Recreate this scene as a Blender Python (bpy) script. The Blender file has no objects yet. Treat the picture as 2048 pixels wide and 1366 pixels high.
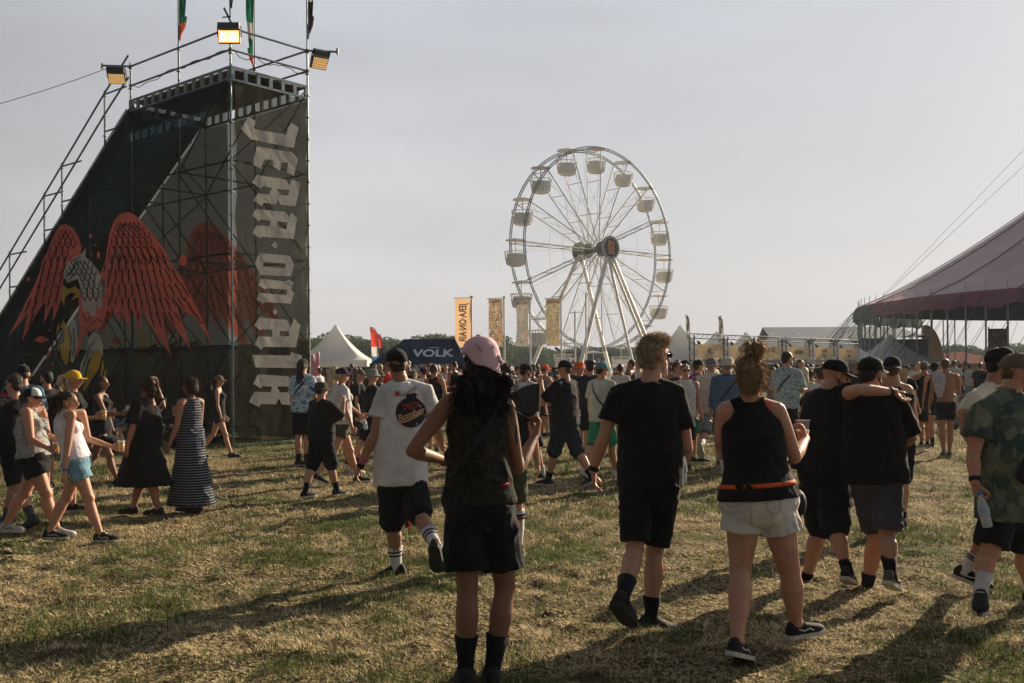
import bpy, math, random
import numpy as np
from mathutils import Vector, Matrix, noise
from mathutils.bvhtree import BVHTree

S = bpy.context.scene
C = S.collection
R = math.radians
random.seed(7)

# ---------------------------------------------------------------- camera
CAM_H = 1.65
F = 1991.0                       # 35 mm lens in pixels of the 2048 wide photograph
HOR = 738.0
ROLL = 0.007
cd = bpy.data.cameras.new('camera')
cam = bpy.data.objects.new('camera', cd)
C.objects.link(cam)
cd.lens = 35.0
cd.sensor_width = 36.0
cd.shift_y = (HOR - 683.0) / 2048.0
cd.clip_start = 0.1
cd.clip_end = 5000
cam.location = (0, 0, CAM_H)
cam.rotation_euler = (Matrix.Rotation(R(90), 3, 'X') @ Matrix.Rotation(-ROLL, 3, 'Z')).to_euler()
S.camera = cam

# ---------------------------------------------------------------- sky and sun
SUN_AZ, SUN_EL = R(43), R(20)
W = bpy.data.worlds.new('World')
S.world = W
W.use_nodes = True
wn, wl = W.node_tree.nodes, W.node_tree.links
wn.clear()
wo = wn.new('ShaderNodeOutputWorld')
bg = wn.new('ShaderNodeBackground')
sky = wn.new('ShaderNodeTexSky')
sky.sky_type = 'NISHITA'
sky.sun_disc = False
sky.sun_elevation = SUN_EL
sky.sun_rotation = SUN_AZ
sky.air_density = 1.0
sky.dust_density = 3.0
sky.ozone_density = 1.0
hs = wn.new('ShaderNodeHueSaturation')
hs.inputs['Saturation'].default_value = 0.38
# a thin veil of cloud evens out the sky
tc = wn.new('ShaderNodeTexCoord')
mp = wn.new('ShaderNodeMapping'); mp.inputs['Scale'].default_value = (1.2, 1.2, 4.5)
n1 = wn.new('ShaderNodeTexNoise'); n1.inputs['Scale'].default_value = 1.6; n1.inputs['Detail'].default_value = 7; n1.inputs['Roughness'].default_value = .55
cr = wn.new('ShaderNodeMapRange'); cr.inputs[1].default_value = .38; cr.inputs[2].default_value = .68; cr.inputs[3].default_value = .93; cr.inputs[4].default_value = .985
mx = wn.new('ShaderNodeMix'); mx.data_type = 'RGBA'
mx.inputs['B'].default_value = (5.9, 5.6, 5.7, 1)
wl.new(tc.outputs['Generated'], mp.inputs['Vector']); wl.new(mp.outputs[0], n1.inputs['Vector'])
wl.new(n1.outputs['Fac'], cr.inputs[0])
# the haze veil is bright low down and towards the sun, thin overhead and thinner behind the viewer
sx_ = wn.new('ShaderNodeSeparateXYZ'); wl.new(tc.outputs['Generated'], sx_.inputs[0])
el = wn.new('ShaderNodeMapRange'); el.interpolation_type = 'SMOOTHSTEP'
el.inputs[1].default_value = .36; el.inputs[2].default_value = .72; el.inputs[3].default_value = 1; el.inputs[4].default_value = .10
wl.new(sx_.outputs['Z'], el.inputs[0])
mu_ = wn.new('ShaderNodeMath'); mu_.operation = 'MULTIPLY'
wl.new(cr.outputs[0], mu_.inputs[0]); wl.new(el.outputs[0], mu_.inputs[1]); wl.new(mu_.outputs[0], mx.inputs['Factor'])
dt_ = wn.new('ShaderNodeVectorMath'); dt_.operation = 'DOT_PRODUCT'; dt_.inputs[1].default_value = (math.sin(SUN_AZ), math.cos(SUN_AZ), 0)
wl.new(tc.outputs['Generated'], dt_.inputs[0])
dr_ = wn.new('ShaderNodeMapRange'); dr_.inputs[1].default_value = -.35; dr_.inputs[2].default_value = .55
dr_.inputs[3].default_value = .22; dr_.inputs[4].default_value = 1.0
wl.new(dt_.outputs['Value'], dr_.inputs[0])
vs_ = wn.new('ShaderNodeVectorMath'); vs_.operation = 'SCALE'; tint = wn.new('ShaderNodeMix'); tint.data_type = 'RGBA'
tint.inputs['A'].default_value = (6.12, 6.0, 5.98, 1); tint.inputs['B'].default_value = (5.62, 5.82, 6.30, 1)
tz_ = wn.new('ShaderNodeMapRange'); tz_.interpolation_type = 'SMOOTHSTEP'; tz_.inputs[1].default_value = .02; tz_.inputs[2].default_value = .36
wl.new(sx_.outputs['Z'], tz_.inputs[0]); wl.new(tz_.outputs[0], tint.inputs['Factor']); wl.new(tint.outputs['Result'], vs_.inputs[0])
cv_ = wn.new('ShaderNodeMapRange'); cv_.inputs[1].default_value = .36; cv_.inputs[2].default_value = .66; cv_.inputs[3].default_value = .88; cv_.inputs[4].default_value = 1.06
wl.new(n1.outputs['Fac'], cv_.inputs[0])
m2_ = wn.new('ShaderNodeMath'); m2_.operation = 'MULTIPLY'
wl.new(dr_.outputs[0], m2_.inputs[0]); wl.new(cv_.outputs[0], m2_.inputs[1])
wl.new(m2_.outputs[0], vs_.inputs['Scale']); wl.new(vs_.outputs[0], mx.inputs['B'])
wl.new(sky.outputs[0], hs.inputs['Color']); wl.new(hs.outputs[0], mx.inputs['A'])
wl.new(mx.outputs['Result'], bg.inputs['Color'])
bg.inputs['Strength'].default_value = 0.0535
wl.new(bg.outputs[0], wo.inputs['Surface'])

sl = bpy.data.lights.new('sun', 'SUN')
sun = bpy.data.objects.new('sun', sl)
C.objects.link(sun)
sl.energy = 5.0
sl.angle = R(0.6)
sl.color = (1.0, .82, .60)
sund = Vector((math.sin(SUN_AZ) * math.cos(SUN_EL), math.cos(SUN_AZ) * math.cos(SUN_EL), math.sin(SUN_EL)))
sun.rotation_euler = sund.to_track_quat('Z', 'Y').to_euler()
S.view_settings.view_transform = 'Standard'
S.view_settings.look = 'None'
S.view_settings.exposure = 1.0
S.view_settings.gamma = 1.0
S.cycles.max_bounces = 8
S.cycles.transparent_max_bounces = 24
S.cycles.use_adaptive_sampling = True

# ---------------------------------------------------------------- pixels to places
def ray(px, py):
    dx, dy = px - 1024.0, HOR - py
    return (dx + dy * ROLL) / F, (dy - dx * ROLL) / F
def at(px, py, Y):
    x, z = ray(px, py)
    return Vector((x * Y, Y, CAM_H + z * Y))
def ground(px, py, z0=0.0):
    x, z = ray(px, py)
    Y = (CAM_H - z0) / -z
    return Vector((x * Y, Y, z0))

# ---------------------------------------------------------------- mesh helpers
class MB:
    def __init__(s):
        s.v = []; s.f = []; s.mi = []
    def add(s, vs, fs, m=0):
        o = len(s.v)
        s.v += [tuple(v) for v in vs]
        s.f += [tuple(i + o for i in f) for f in fs]
        s.mi += [m] * len(fs)
        return s
    def box(s, a, b, m=0, M=None):
        x0, y0, z0 = a; x1, y1, z1 = b
        vs = [Vector(p) for p in ((x0,y0,z0),(x1,y0,z0),(x1,y1,z0),(x0,y1,z0),(x0,y0,z1),(x1,y0,z1),(x1,y1,z1),(x0,y1,z1))]
        if M: vs = [M @ v for v in vs]
        return s.add(vs, [(0,3,2,1),(4,5,6,7),(0,1,5,4),(1,2,6,5),(2,3,7,6),(3,0,4,7)], m)
    def obox(s, p, ax, ay, az, m=0):
        p, ax, ay, az = map(Vector, (p, ax, ay, az))
        vs = [p + ax * i + ay * j + az * k for k in (0,1) for (i,j) in ((0,0),(1,0),(1,1),(0,1))]
        return s.add(vs, [(0,3,2,1),(4,5,6,7),(0,1,5,4),(1,2,6,5),(2,3,7,6),(3,0,4,7)], m)
    def tube(s, pts, r, n=6, m=0, ref=None, cap=True):
        vs, fs = loft(pts, r, n, ref, cap)
        return s.add(vs, fs, m)
    def ell(s, c, r, n=10, k=7, M=None, m=0):
        vs, fs = ellipsoid(c, r, n, k, M)
        return s.add(vs, fs, m)
    def sheet(s, pts, off, m=0):
        """closed slab from a planar outline, extruded by the vector off"""
        import mathutils.geometry as g
        pts = [Vector(p) for p in pts]
        n = len(pts)
        tris = g.tessellate_polygon([pts])
        off = Vector(off)
        fs = [tuple(t) for t in tris] + [tuple(i + n for i in reversed(t)) for t in tris]
        fs += [(i, (i+1) % n, (i+1) % n + n, i + n) for i in range(n)]
        return s.add(pts + [p + off for p in pts], fs, m)
    def flat(s, pts, m=0):
        import mathutils.geometry as g
        pts = [Vector(p) for p in pts]
        return s.add(pts, [tuple(t) for t in g.tessellate_polygon([pts])], m)
    def build(s, name, mats, parent=None, smooth=False):
        if not s.v: return None
        me = bpy.data.meshes.new(name)
        me.from_pydata(s.v, [], s.f)
        if not isinstance(mats, (list, tuple)): mats = [mats]
        for m in mats: me.materials.append(m)
        if len(mats) > 1: me.polygons.foreach_set('material_index', s.mi)
        if smooth: me.polygons.foreach_set('use_smooth', [True] * len(s.f))
        me.update()
        o = bpy.data.objects.new(name, me)
        C.objects.link(o)
        if parent: attach(o, parent)
        return o

def wloc(o):
    """world place of an unrotated chain of empties"""
    v = Vector((0, 0, 0))
    while o: v += o.location; o = o.parent
    return v
def attach(o, parent):
    """mesh data is in world space: parent it and shift it into the parent's frame"""
    o.parent = parent
    w = wloc(parent)
    if o.type == 'MESH' and o.data.vertices:
        o.data.transform(Matrix.Translation(-w))
    else:
        o.location = o.location - w

def loft(pts, rad, n=8, ref=None, cap=True):
    pts = [Vector(p) for p in pts]
    k = len(pts)
    if not isinstance(rad, (list, tuple)): rad = [rad] * k
    rad = [(r, r) if not isinstance(r, (list, tuple)) else r for r in rad]
    t0 = (pts[1] - pts[0]).normalized()
    if ref is None:
        ref = Vector((0, 0, 1)) if abs(t0.z) < .9 else Vector((1, 0, 0))
    refs = ref if isinstance(ref, list) else [Vector(ref)] * k
    vs, fs = [], []
    cs = [(math.cos(2*math.pi*i/n), math.sin(2*math.pi*i/n)) for i in range(n)]
    for j, p in enumerate(pts):
        a, b = pts[max(j-1, 0)], pts[min(j+1, k-1)]
        t = (b - a).normalized()
        u = refs[j] - t * refs[j].dot(t)
        if u.length < 1e-5: u = t.orthogonal()
        u.normalize()
        v = t.cross(u)
        ru, rv = rad[j]
        for c, s_ in cs: vs.append(p + u * (c * ru) + v * (s_ * rv))
    for j in range(k-1):
        for i in range(n):
            i2 = (i+1) % n
            fs.append((j*n+i, j*n+i2, (j+1)*n+i2, (j+1)*n+i))
    if cap:
        fs.append(tuple(reversed(range(n))))
        fs.append(tuple((k-1)*n + i for i in range(n)))
    return vs, fs

def ellipsoid(c, r, n=10, k=7, M=None):
    """M: 3x3 orientation (columns are the axes)"""
    c = Vector(c)
    if not isinstance(r, (list, tuple)): r = (r, r, r)
    vs = []
    for j in range(1, k):
        th = math.pi * j / k
        for i in range(n):
            ph = 2*math.pi*i/n
            vs.append(Vector((r[0]*math.sin(th)*math.cos(ph), r[1]*math.sin(th)*math.sin(ph), r[2]*math.cos(th))))
    vs.append(Vector((0, 0, r[2]))); vs.append(Vector((0, 0, -r[2])))
    if M is not None: vs = [M @ v for v in vs]
    vs = [c + v for v in vs]
    fs = []
    for j in range(k-2):
        for i in range(n):
            i2 = (i+1) % n
            fs.append((j*n+i, (j+1)*n+i, (j+1)*n+i2, j*n+i2))
    T, B = (k-1)*n, (k-1)*n+1
    for i in range(n):
        i2 = (i+1) % n
        fs.append((T, i, i2)); fs.append((B, (k-2)*n+i2, (k-2)*n+i))
    return vs, fs

def thing(name, label, cat, loc=(0, 0, 0), group=None):
    o = bpy.data.objects.new(name, None)
    C.objects.link(o)
    o.location = loc
    o.empty_display_size = .2
    return tag(o, label, cat, group)
def tag(o, label, cat, group=None, kind=None):
    if label: o['label'] = label
    if cat: o['category'] = cat
    if group: o['group'] = group
    if kind: o['kind'] = kind
    return o

# ---------------------------------------------------------------- materials
MATS = {}
def nodes(name):
    m = bpy.data.materials.new(name)
    m.use_nodes = True
    nt = m.node_tree
    b = nt.nodes['Principled BSDF']
    return m, nt, nt.nodes, nt.links, b
def mat(name, col, rough=.8, var=.14, scale=6, bump=.15, bscale=60, metal=0, spec=.3, coat=0, sheen=0, dist=.004):
    if name in MATS: return MATS[name]
    m, nt, N, L, b = nodes(name)
    t = N.new('ShaderNodeTexCoord')
    nz = N.new('ShaderNodeTexNoise'); nz.inputs['Scale'].default_value = scale; nz.inputs['Detail'].default_value = 5
    L.new(t.outputs['Object'], nz.inputs['Vector'])
    mr = N.new('ShaderNodeMapRange'); mr.inputs[1].default_value = .3; mr.inputs[2].default_value = .7
    mr.inputs[3].default_value = 1 - var; mr.inputs[4].default_value = 1 + var
    L.new(nz.outputs['Fac'], mr.inputs[0])
    vm = N.new('ShaderNodeVectorMath'); vm.operation = 'SCALE'
    vm.inputs[0].default_value = col[:3]
    L.new(mr.outputs[0], vm.inputs['Scale'])
    L.new(vm.outputs[0], b.inputs['Base Color'])
    b.inputs['Roughness'].default_value = rough
    b.inputs['Metallic'].default_value = metal
    b.inputs['Specular IOR Level'].default_value = spec
    b.inputs['Coat Weight'].default_value = coat
    b.inputs['Sheen Weight'].default_value = sheen
    if bump:
        n2 = N.new('ShaderNodeTexNoise'); n2.inputs['Scale'].default_value = bscale; n2.inputs['Detail'].default_value = 4
        L.new(t.outputs['Object'], n2.inputs['Vector'])
        bp = N.new('ShaderNodeBump'); bp.inputs['Strength'].default_value = bump; bp.inputs['Distance'].default_value = dist
        L.new(n2.outputs['Fac'], bp.inputs['Height']); L.new(bp.outputs[0], b.inputs['Normal'])
    MATS[name] = m
    return m
def cloth(name, col, **k):
    k.setdefault('rough', .92); k.setdefault('bump', .5); k.setdefault('bscale', 22); k.setdefault('spec', .12)
    k.setdefault('dist', .02); k.setdefault('var', .2); k.setdefault('sheen', .06)
    return mat(name, col, **k)
def ramp_mat(name, tex, stops, scale=8, rough=.9, mapping=(1, 1, 1), const=True, dist=0, extra=None):
    """patterned cloth: a texture value through a colour ramp"""
    if name in MATS: return MATS[name]
    m, nt, N, L, b = nodes(name)
    t = N.new('ShaderNodeTexCoord'); mp = N.new('ShaderNodeMapping'); mp.inputs['Scale'].default_value = mapping
    L.new(t.outputs['Object'], mp.inputs['Vector'])
    if tex == 'noise':
        x = N.new('ShaderNodeTexNoise'); x.inputs['Scale'].default_value = scale; x.inputs['Detail'].default_value = 3; out = x.outputs['Fac']
        x.inputs['Distortion'].default_value = dist
    elif tex == 'voronoi':
        x = N.new('ShaderNodeTexVoronoi'); x.inputs['Scale'].default_value = scale; out = x.outputs['Distance']
    elif tex == 'cells':
        x = N.new('ShaderNodeTexVoronoi'); x.inputs['Scale'].default_value = scale
        s = N.new('ShaderNodeSeparateColor'); L.new(x.outputs['Color'], s.inputs[0]); out = s.outputs[0]
    elif tex == 'wave':
        x = N.new('ShaderNodeTexWave'); x.inputs['Scale'].default_value = scale; x.bands_direction = 'Z'; out = x.outputs['Fac']
        x.inputs['Distortion'].default_value = dist
    L.new(mp.outputs[0], x.inputs['Vector'])
    r = N.new('ShaderNodeValToRGB'); r.color_ramp.interpolation = 'CONSTANT' if const else 'LINEAR'
    e = r.color_ramp.elements
    while len(e) < len(stops): e.new(.5)
    for el, (p, c) in zip(e, stops): el.position = p; el.color = (*c, 1)
    L.new(out, r.inputs[0]); L.new(r.outputs[0], b.inputs['Base Color'])
    b.inputs['Roughness'].default_value = rough
    b.inputs['Specular IOR Level'].default_value = .15
    n2 = N.new('ShaderNodeTexNoise'); n2.inputs['Scale'].default_value = 22; n2.inputs['Detail'].default_value = 4
    L.new(t.outputs['Object'], n2.inputs['Vector'])
    bp = N.new('ShaderNodeBump'); bp.inputs['Strength'].default_value = .5; bp.inputs['Distance'].default_value = .02
    L.new(n2.outputs['Fac'], bp.inputs['Height']); L.new(bp.outputs[0], b.inputs['Normal'])
    MATS[name] = m
    return m
def sheer(name, col, through=.3, transl=.4, var=.12, scale=1.5, bump=.6, bscale=2.0, weave=0, rough=.9):
    """thin fabric or mesh scrim: partly see-through, partly glowing when lit from behind"""
    if name in MATS: return MATS[name]
    m, nt, N, L, b = nodes(name)
    t = N.new('ShaderNodeTexCoord')
    nz = N.new('ShaderNodeTexNoise'); nz.inputs['Scale'].default_value = scale; nz.inputs['Detail'].default_value = 5
    L.new(t.outputs['Object'], nz.inputs['Vector'])
    mr = N.new('ShaderNodeMapRange'); mr.inputs[1].default_value = .3; mr.inputs[2].default_value = .7
    mr.inputs[3].default_value = 1 - var; mr.inputs[4].default_value = 1 + var
    L.new(nz.outputs['Fac'], mr.inputs[0])
    vm = N.new('ShaderNodeVectorMath'); vm.operation = 'SCALE'; vm.inputs[0].default_value = col
    L.new(mr.outputs[0], vm.inputs['Scale']); L.new(vm.outputs[0], b.inputs['Base Color'])
    b.inputs['Roughness'].default_value = rough; b.inputs['Specular IOR Level'].default_value = .1
    tr = N.new('ShaderNodeBsdfTranslucent'); L.new(vm.outputs[0], tr.inputs['Color'])
    m1 = N.new('ShaderNodeMixShader'); m1.inputs[0].default_value = transl
    L.new(b.outputs[0], m1.inputs[1]); L.new(tr.outputs[0], m1.inputs[2])
    out = N['Material Output']; last = m1
    n2 = N.new('ShaderNodeTexNoise'); n2.inputs['Scale'].default_value = bscale; n2.inputs['Detail'].default_value = 4; n2.inputs['Distortion'].default_value = .6
    L.new(t.outputs['Object'], n2.inputs['Vector'])
    bp = N.new('ShaderNodeBump'); bp.inputs['Strength'].default_value = bump; bp.inputs['Distance'].default_value = .08
    L.new(n2.outputs['Fac'], bp.inputs['Height']); L.new(bp.outputs[0], b.inputs['Normal']); L.new(bp.outputs[0], tr.inputs['Normal'])
    if through > 0:
        tp = N.new('ShaderNodeBsdfTransparent'); tp.inputs['Color'].default_value = (.97, .96, .86, 1); m2 = N.new('ShaderNodeMixShader'); m2.inputs[0].default_value = through
        L.new(m1.outputs[0], m2.inputs[1]); L.new(tp.outputs[0], m2.inputs[2]); last = m2
    L.new(last.outputs[0], out.inputs['Surface'])
    MATS[name] = m
    return m
def glow(name, col, strength):
    if name in MATS: return MATS[name]
    m, nt, N, L, b = nodes(name)
    b.inputs['Base Color'].default_value = (*col, 1)
    b.inputs['Emission Color'].default_value = (*col, 1)
    b.inputs['Emission Strength'].default_value = strength
    MATS[name] = m
    return m
def glass(name, col=(1, 1, 1), rough=.08, through=.75):
    if name in MATS: return MATS[name]
    m, nt, N, L, b = nodes(name)
    b.inputs['Base Color'].default_value = (*col, 1); b.inputs['Roughness'].default_value = rough
    tp = N.new('ShaderNodeBsdfTransparent'); tp.inputs['Color'].default_value = (*[min(1, c) for c in col], 1)
    mx = N.new('ShaderNodeMixShader'); mx.inputs[0].default_value = through
    L.new(b.outputs[0], mx.inputs[1]); L.new(tp.outputs[0], mx.inputs[2]); L.new(mx.outputs[0], N['Material Output'].inputs['Surface'])
    MATS[name] = m
    return m

STEEL = mat('galvanised_steel', (.16, .20, .21), .45, .25, 3, .2, 40, .7, .5)
WHITEST = mat('white_steel', (.74, .73, .69), .5, .15, 2, .1, 30, 0, .4)
DARKST = mat('dark_steel', (.05, .065, .065), .5, .2, 3, .1, 30, .3, .4)

def fontmesh(txt, size=1.0, extrude=0.0, bold=0.0, sx=1.0):
    """flat lettering as a mesh centred on its origin, in the xy plane"""
    cu = bpy.data.curves.new('t', 'FONT'); cu.body = txt; cu.size = size; cu.extrude = extrude
    cu.offset = bold; cu.align_x = 'CENTER'; cu.align_y = 'CENTER'; cu.resolution_u = 3
    o = bpy.data.objects.new('t', cu); C.objects.link(o)
    bpy.context.view_layer.update()
    dg = bpy.context.evaluated_depsgraph_get()
    me = bpy.data.meshes.new_from_object(o.evaluated_get(dg))
    bpy.data.objects.remove(o); bpy.data.curves.remove(cu)
    me.transform(Matrix.Diagonal((sx, 1, 1, 1)))
    return me
def lettering(name, txt, size, M, material, parent, extrude=.002, bold=0.0, sx=1.0):
    me = fontmesh(txt, size, extrude, bold, sx); me.transform(M)
    me.materials.clear(); me.materials.append(material)
    o = bpy.data.objects.new(name, me); C.objects.link(o)
    if parent: attach(o, parent)
    return o
def basis(o, x, y):
    x, y = Vector(x).normalized(), Vector(y).normalized()
    z = x.cross(y)
    M = Matrix((x, y, z)).transposed().to_4x4()
    M.translation = Vector(o)
    return M
# ================================================================ ground and grass
def ground_material():
    m, nt, N, L, b = nodes('dry_meadow')
    t = N.new('ShaderNodeTexCoord')
    def nz(sc, det=6, dist=0, mapping=None):
        x = N.new('ShaderNodeTexNoise'); x.inputs['Scale'].default_value = sc; x.inputs['Detail'].default_value = det; x.inputs['Distortion'].default_value = dist
        L.new(t.outputs['Object'], x.inputs['Vector']); return x.outputs['Fac']
    def rp(src, stops):
        r = N.new('ShaderNodeValToRGB'); e = r.color_ramp.elements
        while len(e) < len(stops): e.new(.5)
        for el, (p, c) in zip(e, stops): el.position = p; el.color = (*c, 1)
        L.new(src, r.inputs[0]); return r.outputs[0]
    fine = rp(nz(38, 8, 1.0), [(.34, (.020, .017, .009)), (.46, (.105, .08, .038)), (.58, (.33, .27, .15)), (.75, (.46, .39, .23))])
    green = rp(nz(30, 8, .8), [(.3, (.016, .026, .008)), (.55, (.060, .082, .024)), (.75, (.12, .14, .045))])
    pat = rp(nz(.9, 7, .3), [(.50, (0, 0, 0)), (.66, (1, 1, 1))])
    mx = N.new('ShaderNodeMix'); mx.data_type = 'RGBA'
    L.new(pat, mx.inputs['Factor']); L.new(fine, mx.inputs['A']); L.new(green, mx.inputs['B'])
    soil = rp(nz(2.2, 7, .6), [(.58, (0, 0, 0)), (.66, (.8, .8, .8))])
    mx2 = N.new('ShaderNodeMix'); mx2.data_type = 'RGBA'; mx2.inputs['B'].default_value = (.055, .038, .022, 1)
    L.new(soil, mx2.inputs['Factor']); L.new(mx.outputs['Result'], mx2.inputs['A'])
    L.new(mx2.outputs['Result'], b.inputs['Base Color'])
    b.inputs['Roughness'].default_value = 1; b.inputs['Specular IOR Level'].default_value = .05
    bp = N.new('ShaderNodeBump'); bp.inputs['Strength'].default_value = 1; bp.inputs['Distance'].default_value = .06
    L.new(nz(24, 8, .5), bp.inputs['Height']); L.new(bp.outputs[0], b.inputs['Normal'])
    return m
def hgt(x, y):
    """small hollows and tufts of the trodden turf"""
    return .022 * noise.noise(Vector((x * 1.1, y * 1.1, 0))) + .030 * noise.noise(Vector((x * 3.3, y * 3.3, 3))) + .050 * max(0, noise.noise(Vector((x * 6.5, y * 6.5, 7)))) + .012 * noise.noise(Vector((x * 15, y * 15, 2)))
def build_ground():
    ys = [-8, 0, 2, 3.5] + list(np.arange(4.4, 9, .05)) + list(np.arange(9, 16, .11)) + list(np.arange(16, 32, .5)) + [34, 38, 44, 52, 64, 80, 120, 200, 400, 900, 2500]
    xs0 = list(np.arange(-1, 1.0001, .0052))
    v, f = [], []
    nx = len(xs0)
    for y in ys:
        w = max(9.0, .75 * y + 1) if y < 34 else y * 1.6 + 10
        for t_ in xs0:
            x = t_ * w
            amp = 1 if y < 20 else max(0, 1 - (y - 20) / 14)
            v.append((x, y, hgt(x, y) * amp - .012))
    for j in range(len(ys) - 1):
        for i in range(nx - 1):
            f.append((j*nx+i, j*nx+i+1, (j+1)*nx+i+1, (j+1)*nx+i))
    mb = MB(); mb.v = v; mb.f = f; mb.mi = [0] * len(f)
    o = mb.build('ground', ground_material(), None, True)
    o['kind'] = 'structure'
def vnoise(x, y, sc, seed):
    """vectorised value noise 0..1"""
    x = x * sc + seed * 17.3; y = y * sc + seed * 9.1
    xi, yi = np.floor(x).astype(np.int64), np.floor(y).astype(np.int64)
    fx, fy = x - xi, y - yi
    fx = fx * fx * (3 - 2 * fx); fy = fy * fy * (3 - 2 * fy)
    def h(a, b):
        n = (a * 374761393 + b * 668265263 + seed * 1013) & 0x7fffffff
        n = ((n ^ (n >> 13)) * 1274126177) & 0x7fffffff
        return ((n ^ (n >> 16)) & 0xffff) / 65535.0
    return (h(xi, yi)*(1-fx) + h(xi+1, yi)*fx)*(1-fy) + (h(xi, yi+1)*(1-fx) + h(xi+1, yi+1)*fx)*fy
def build_grass():
    rng = np.random.default_rng(3)
    X, Y, SC = [], [], []
    for (y0, y1, dens, sc) in ((4.6, 7.5, 4200, 1.0), (7.5, 11, 2300, 1.2), (11, 16, 1000, 1.6), (16, 24, 400, 2.2), (24, 40, 100, 3.4)):
        wmax = .60 * y1 + .6
        n = int((y1 - y0) * wmax * 2 * dens)
        y = rng.uniform(y0, y1, n); x = rng.uniform(-wmax, wmax, n)
        k = np.abs(x) < .58 * y + .4
        x, y = x[k], y[k]
        X.append(x); Y.append(y); SC.append(np.full(len(x), sc))
    x, y, sc = map(np.concatenate, (X, Y, SC))
    d = .30 * vnoise(x, y, 1.3, 1) + .40 * vnoise(x, y, 4.5, 2) + .30 * vnoise(x, y, 11.0, 3)
    keep = rng.random(len(x)) < np.clip((d - .36) * 5.5, .06, 1)
    x, y, sc, d = x[keep], y[keep], sc[keep], d[keep]
    tx, ty, ts = [x], [y], [sc]
    ntuft = 0
    for (y0, y1, dens, s_) in ((4.6, 7.5, 24, 1.0), (7.5, 11, 18, 1.15), (11, 18, 9, 1.5), (18, 30, 3, 2.2)):
        wmax = .60 * y1 + .6; nt = int((y1 - y0) * wmax * 2 * dens)
        cy_ = rng.uniform(y0, y1, nt); cx_ = rng.uniform(-wmax, wmax, nt)
        kk = vnoise(cx_, cy_, .8, 9) > rng.uniform(.2, .8, nt)
        cx_, cy_ = cx_[kk], cy_[kk]; per = 30; r_ = rng.uniform(.018, .05, len(cx_)) * s_
        bx = (cx_[:, None] + rng.normal(0, 1, (len(cx_), per)) * r_[:, None] * 1.3).ravel(); by = (cy_[:, None] + rng.normal(0, 1, (len(cx_), per)) * r_[:, None]).ravel()
        tx.append(bx); ty.append(by); ts.append(np.full(len(bx), s_)); ntuft += len(bx)
    x, y, sc = map(np.concatenate, (tx, ty, ts))
    d = np.concatenate([d, np.full(ntuft, .75)])
    tuft = np.arange(len(x)) >= len(x) - ntuft
    n = len(x)
    g = .6 * vnoise(x, y, .9, 5) + .4 * vnoise(x, y, 3.3, 6)          # green patches
    green = (g + rng.normal(0, .09, n)) > np.where(tuft, .34, .60)
    L = np.where(green, rng.uniform(.030, .070, n), rng.uniform(.022, .060, n)) * (.45 + 1.15 * d) * sc ** .45
    wd = rng.uniform(.0011, .0025, n) * sc
    a = rng.uniform(0, 2*np.pi, n)
    tilt = np.where(green, rng.uniform(.15, 1.1, n), rng.uniform(.75, 1.5, n))
    z0 = np.array([hgt(px, py) for px, py in zip(x, y)]) - .016
    z0 = np.where(y > 20, z0 * np.clip(1 - (y - 20) / 14, 0, 1), z0)
    dx, dy = np.cos(a), np.sin(a)
    sx, sy = -dy * wd, dx * wd
    hx, hz = L * np.sin(tilt), L * np.cos(tilt)
    V = np.empty((n, 5, 3), np.float32)
    V[:, 0] = np.stack([x - sx, y - sy, z0], 1); V[:, 1] = np.stack([x + sx, y + sy, z0], 1)
    mxx, myy, mz = x + dx*hx*.38, y + dy*hx*.38, z0 + hz * .62
    V[:, 2] = np.stack([mxx + sx*.8, myy + sy*.8, mz], 1); V[:, 3] = np.stack([mxx - sx*.8, myy - sy*.8, mz], 1)
    V[:, 4] = np.stack([x + dx*hx, y + dy*hx, z0 + hz], 1)
    me = bpy.data.meshes.new('grass')
    me.vertices.add(n*5); me.vertices.foreach_set('co', V.ravel())
    base = (np.arange(n) * 5)[:, None]
    lp = np.concatenate([base + np.array([0, 1, 2, 3]), base + np.array([3, 2, 4])], 1).ravel()
    me.loops.add(n*7); me.loops.foreach_set('vertex_index', lp.astype(np.int32))
    me.polygons.add(n*2)
    ls = np.stack([np.arange(n)*7, np.arange(n)*7+4], 1).ravel()
    me.polygons.foreach_set('loop_start', ls.astype(np.int32))
    straw = np.array([[.46, .36, .20], [.60, .49, .30], [.27, .20, .10], [.74, .63, .42]])
    grn = np.array([[.055, .085, .020], [.09, .125, .03], [.035, .055, .014], [.14, .16, .05]])
    ci = rng.integers(0, 4, n)
    col = np.where(green[:, None], grn[ci], straw[ci]) * rng.uniform(.55, 1.4, (n, 1)) * (.98 + .5 * d[:, None]) * np.where(tuft & green, .62, 1.0)[:, None]
    ca = me.color_attributes.new('tint', 'FLOAT_COLOR', 'POINT')
    cc = np.ones((n, 5, 4), np.float32); cc[:, :, :3] = col[:, None, :]
    ca.data.foreach_set('color', cc.ravel())
    me.update(); me.validate()
    m, nt, N, Lk, b = nodes('grass_blade')
    at_ = N.new('ShaderNodeVertexColor'); at_.layer_name = 'tint'
    Lk.new(at_.outputs[0], b.inputs['Base Color']); b.inputs['Roughness'].default_value = .7; b.inputs['Specular IOR Level'].default_value = .15
    tr = N.new('ShaderNodeBsdfTranslucent'); Lk.new(at_.outputs[0], tr.inputs['Color'])
    ms = N.new('ShaderNodeMixShader'); ms.inputs[0].default_value = .28
    Lk.new(b.outputs[0], ms.inputs[1]); Lk.new(tr.outputs[0], ms.inputs[2]); Lk.new(ms.outputs[0], N['Material Output'].inputs['Surface'])
    me.materials.append(m)
    o = bpy.data.objects.new('grass', me); C.objects.link(o)
    tag(o, 'short trampled straw coloured grass with green tufts over the field', 'grass', None, 'stuff')
    return n
build_ground()
NG = build_grass()
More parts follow.
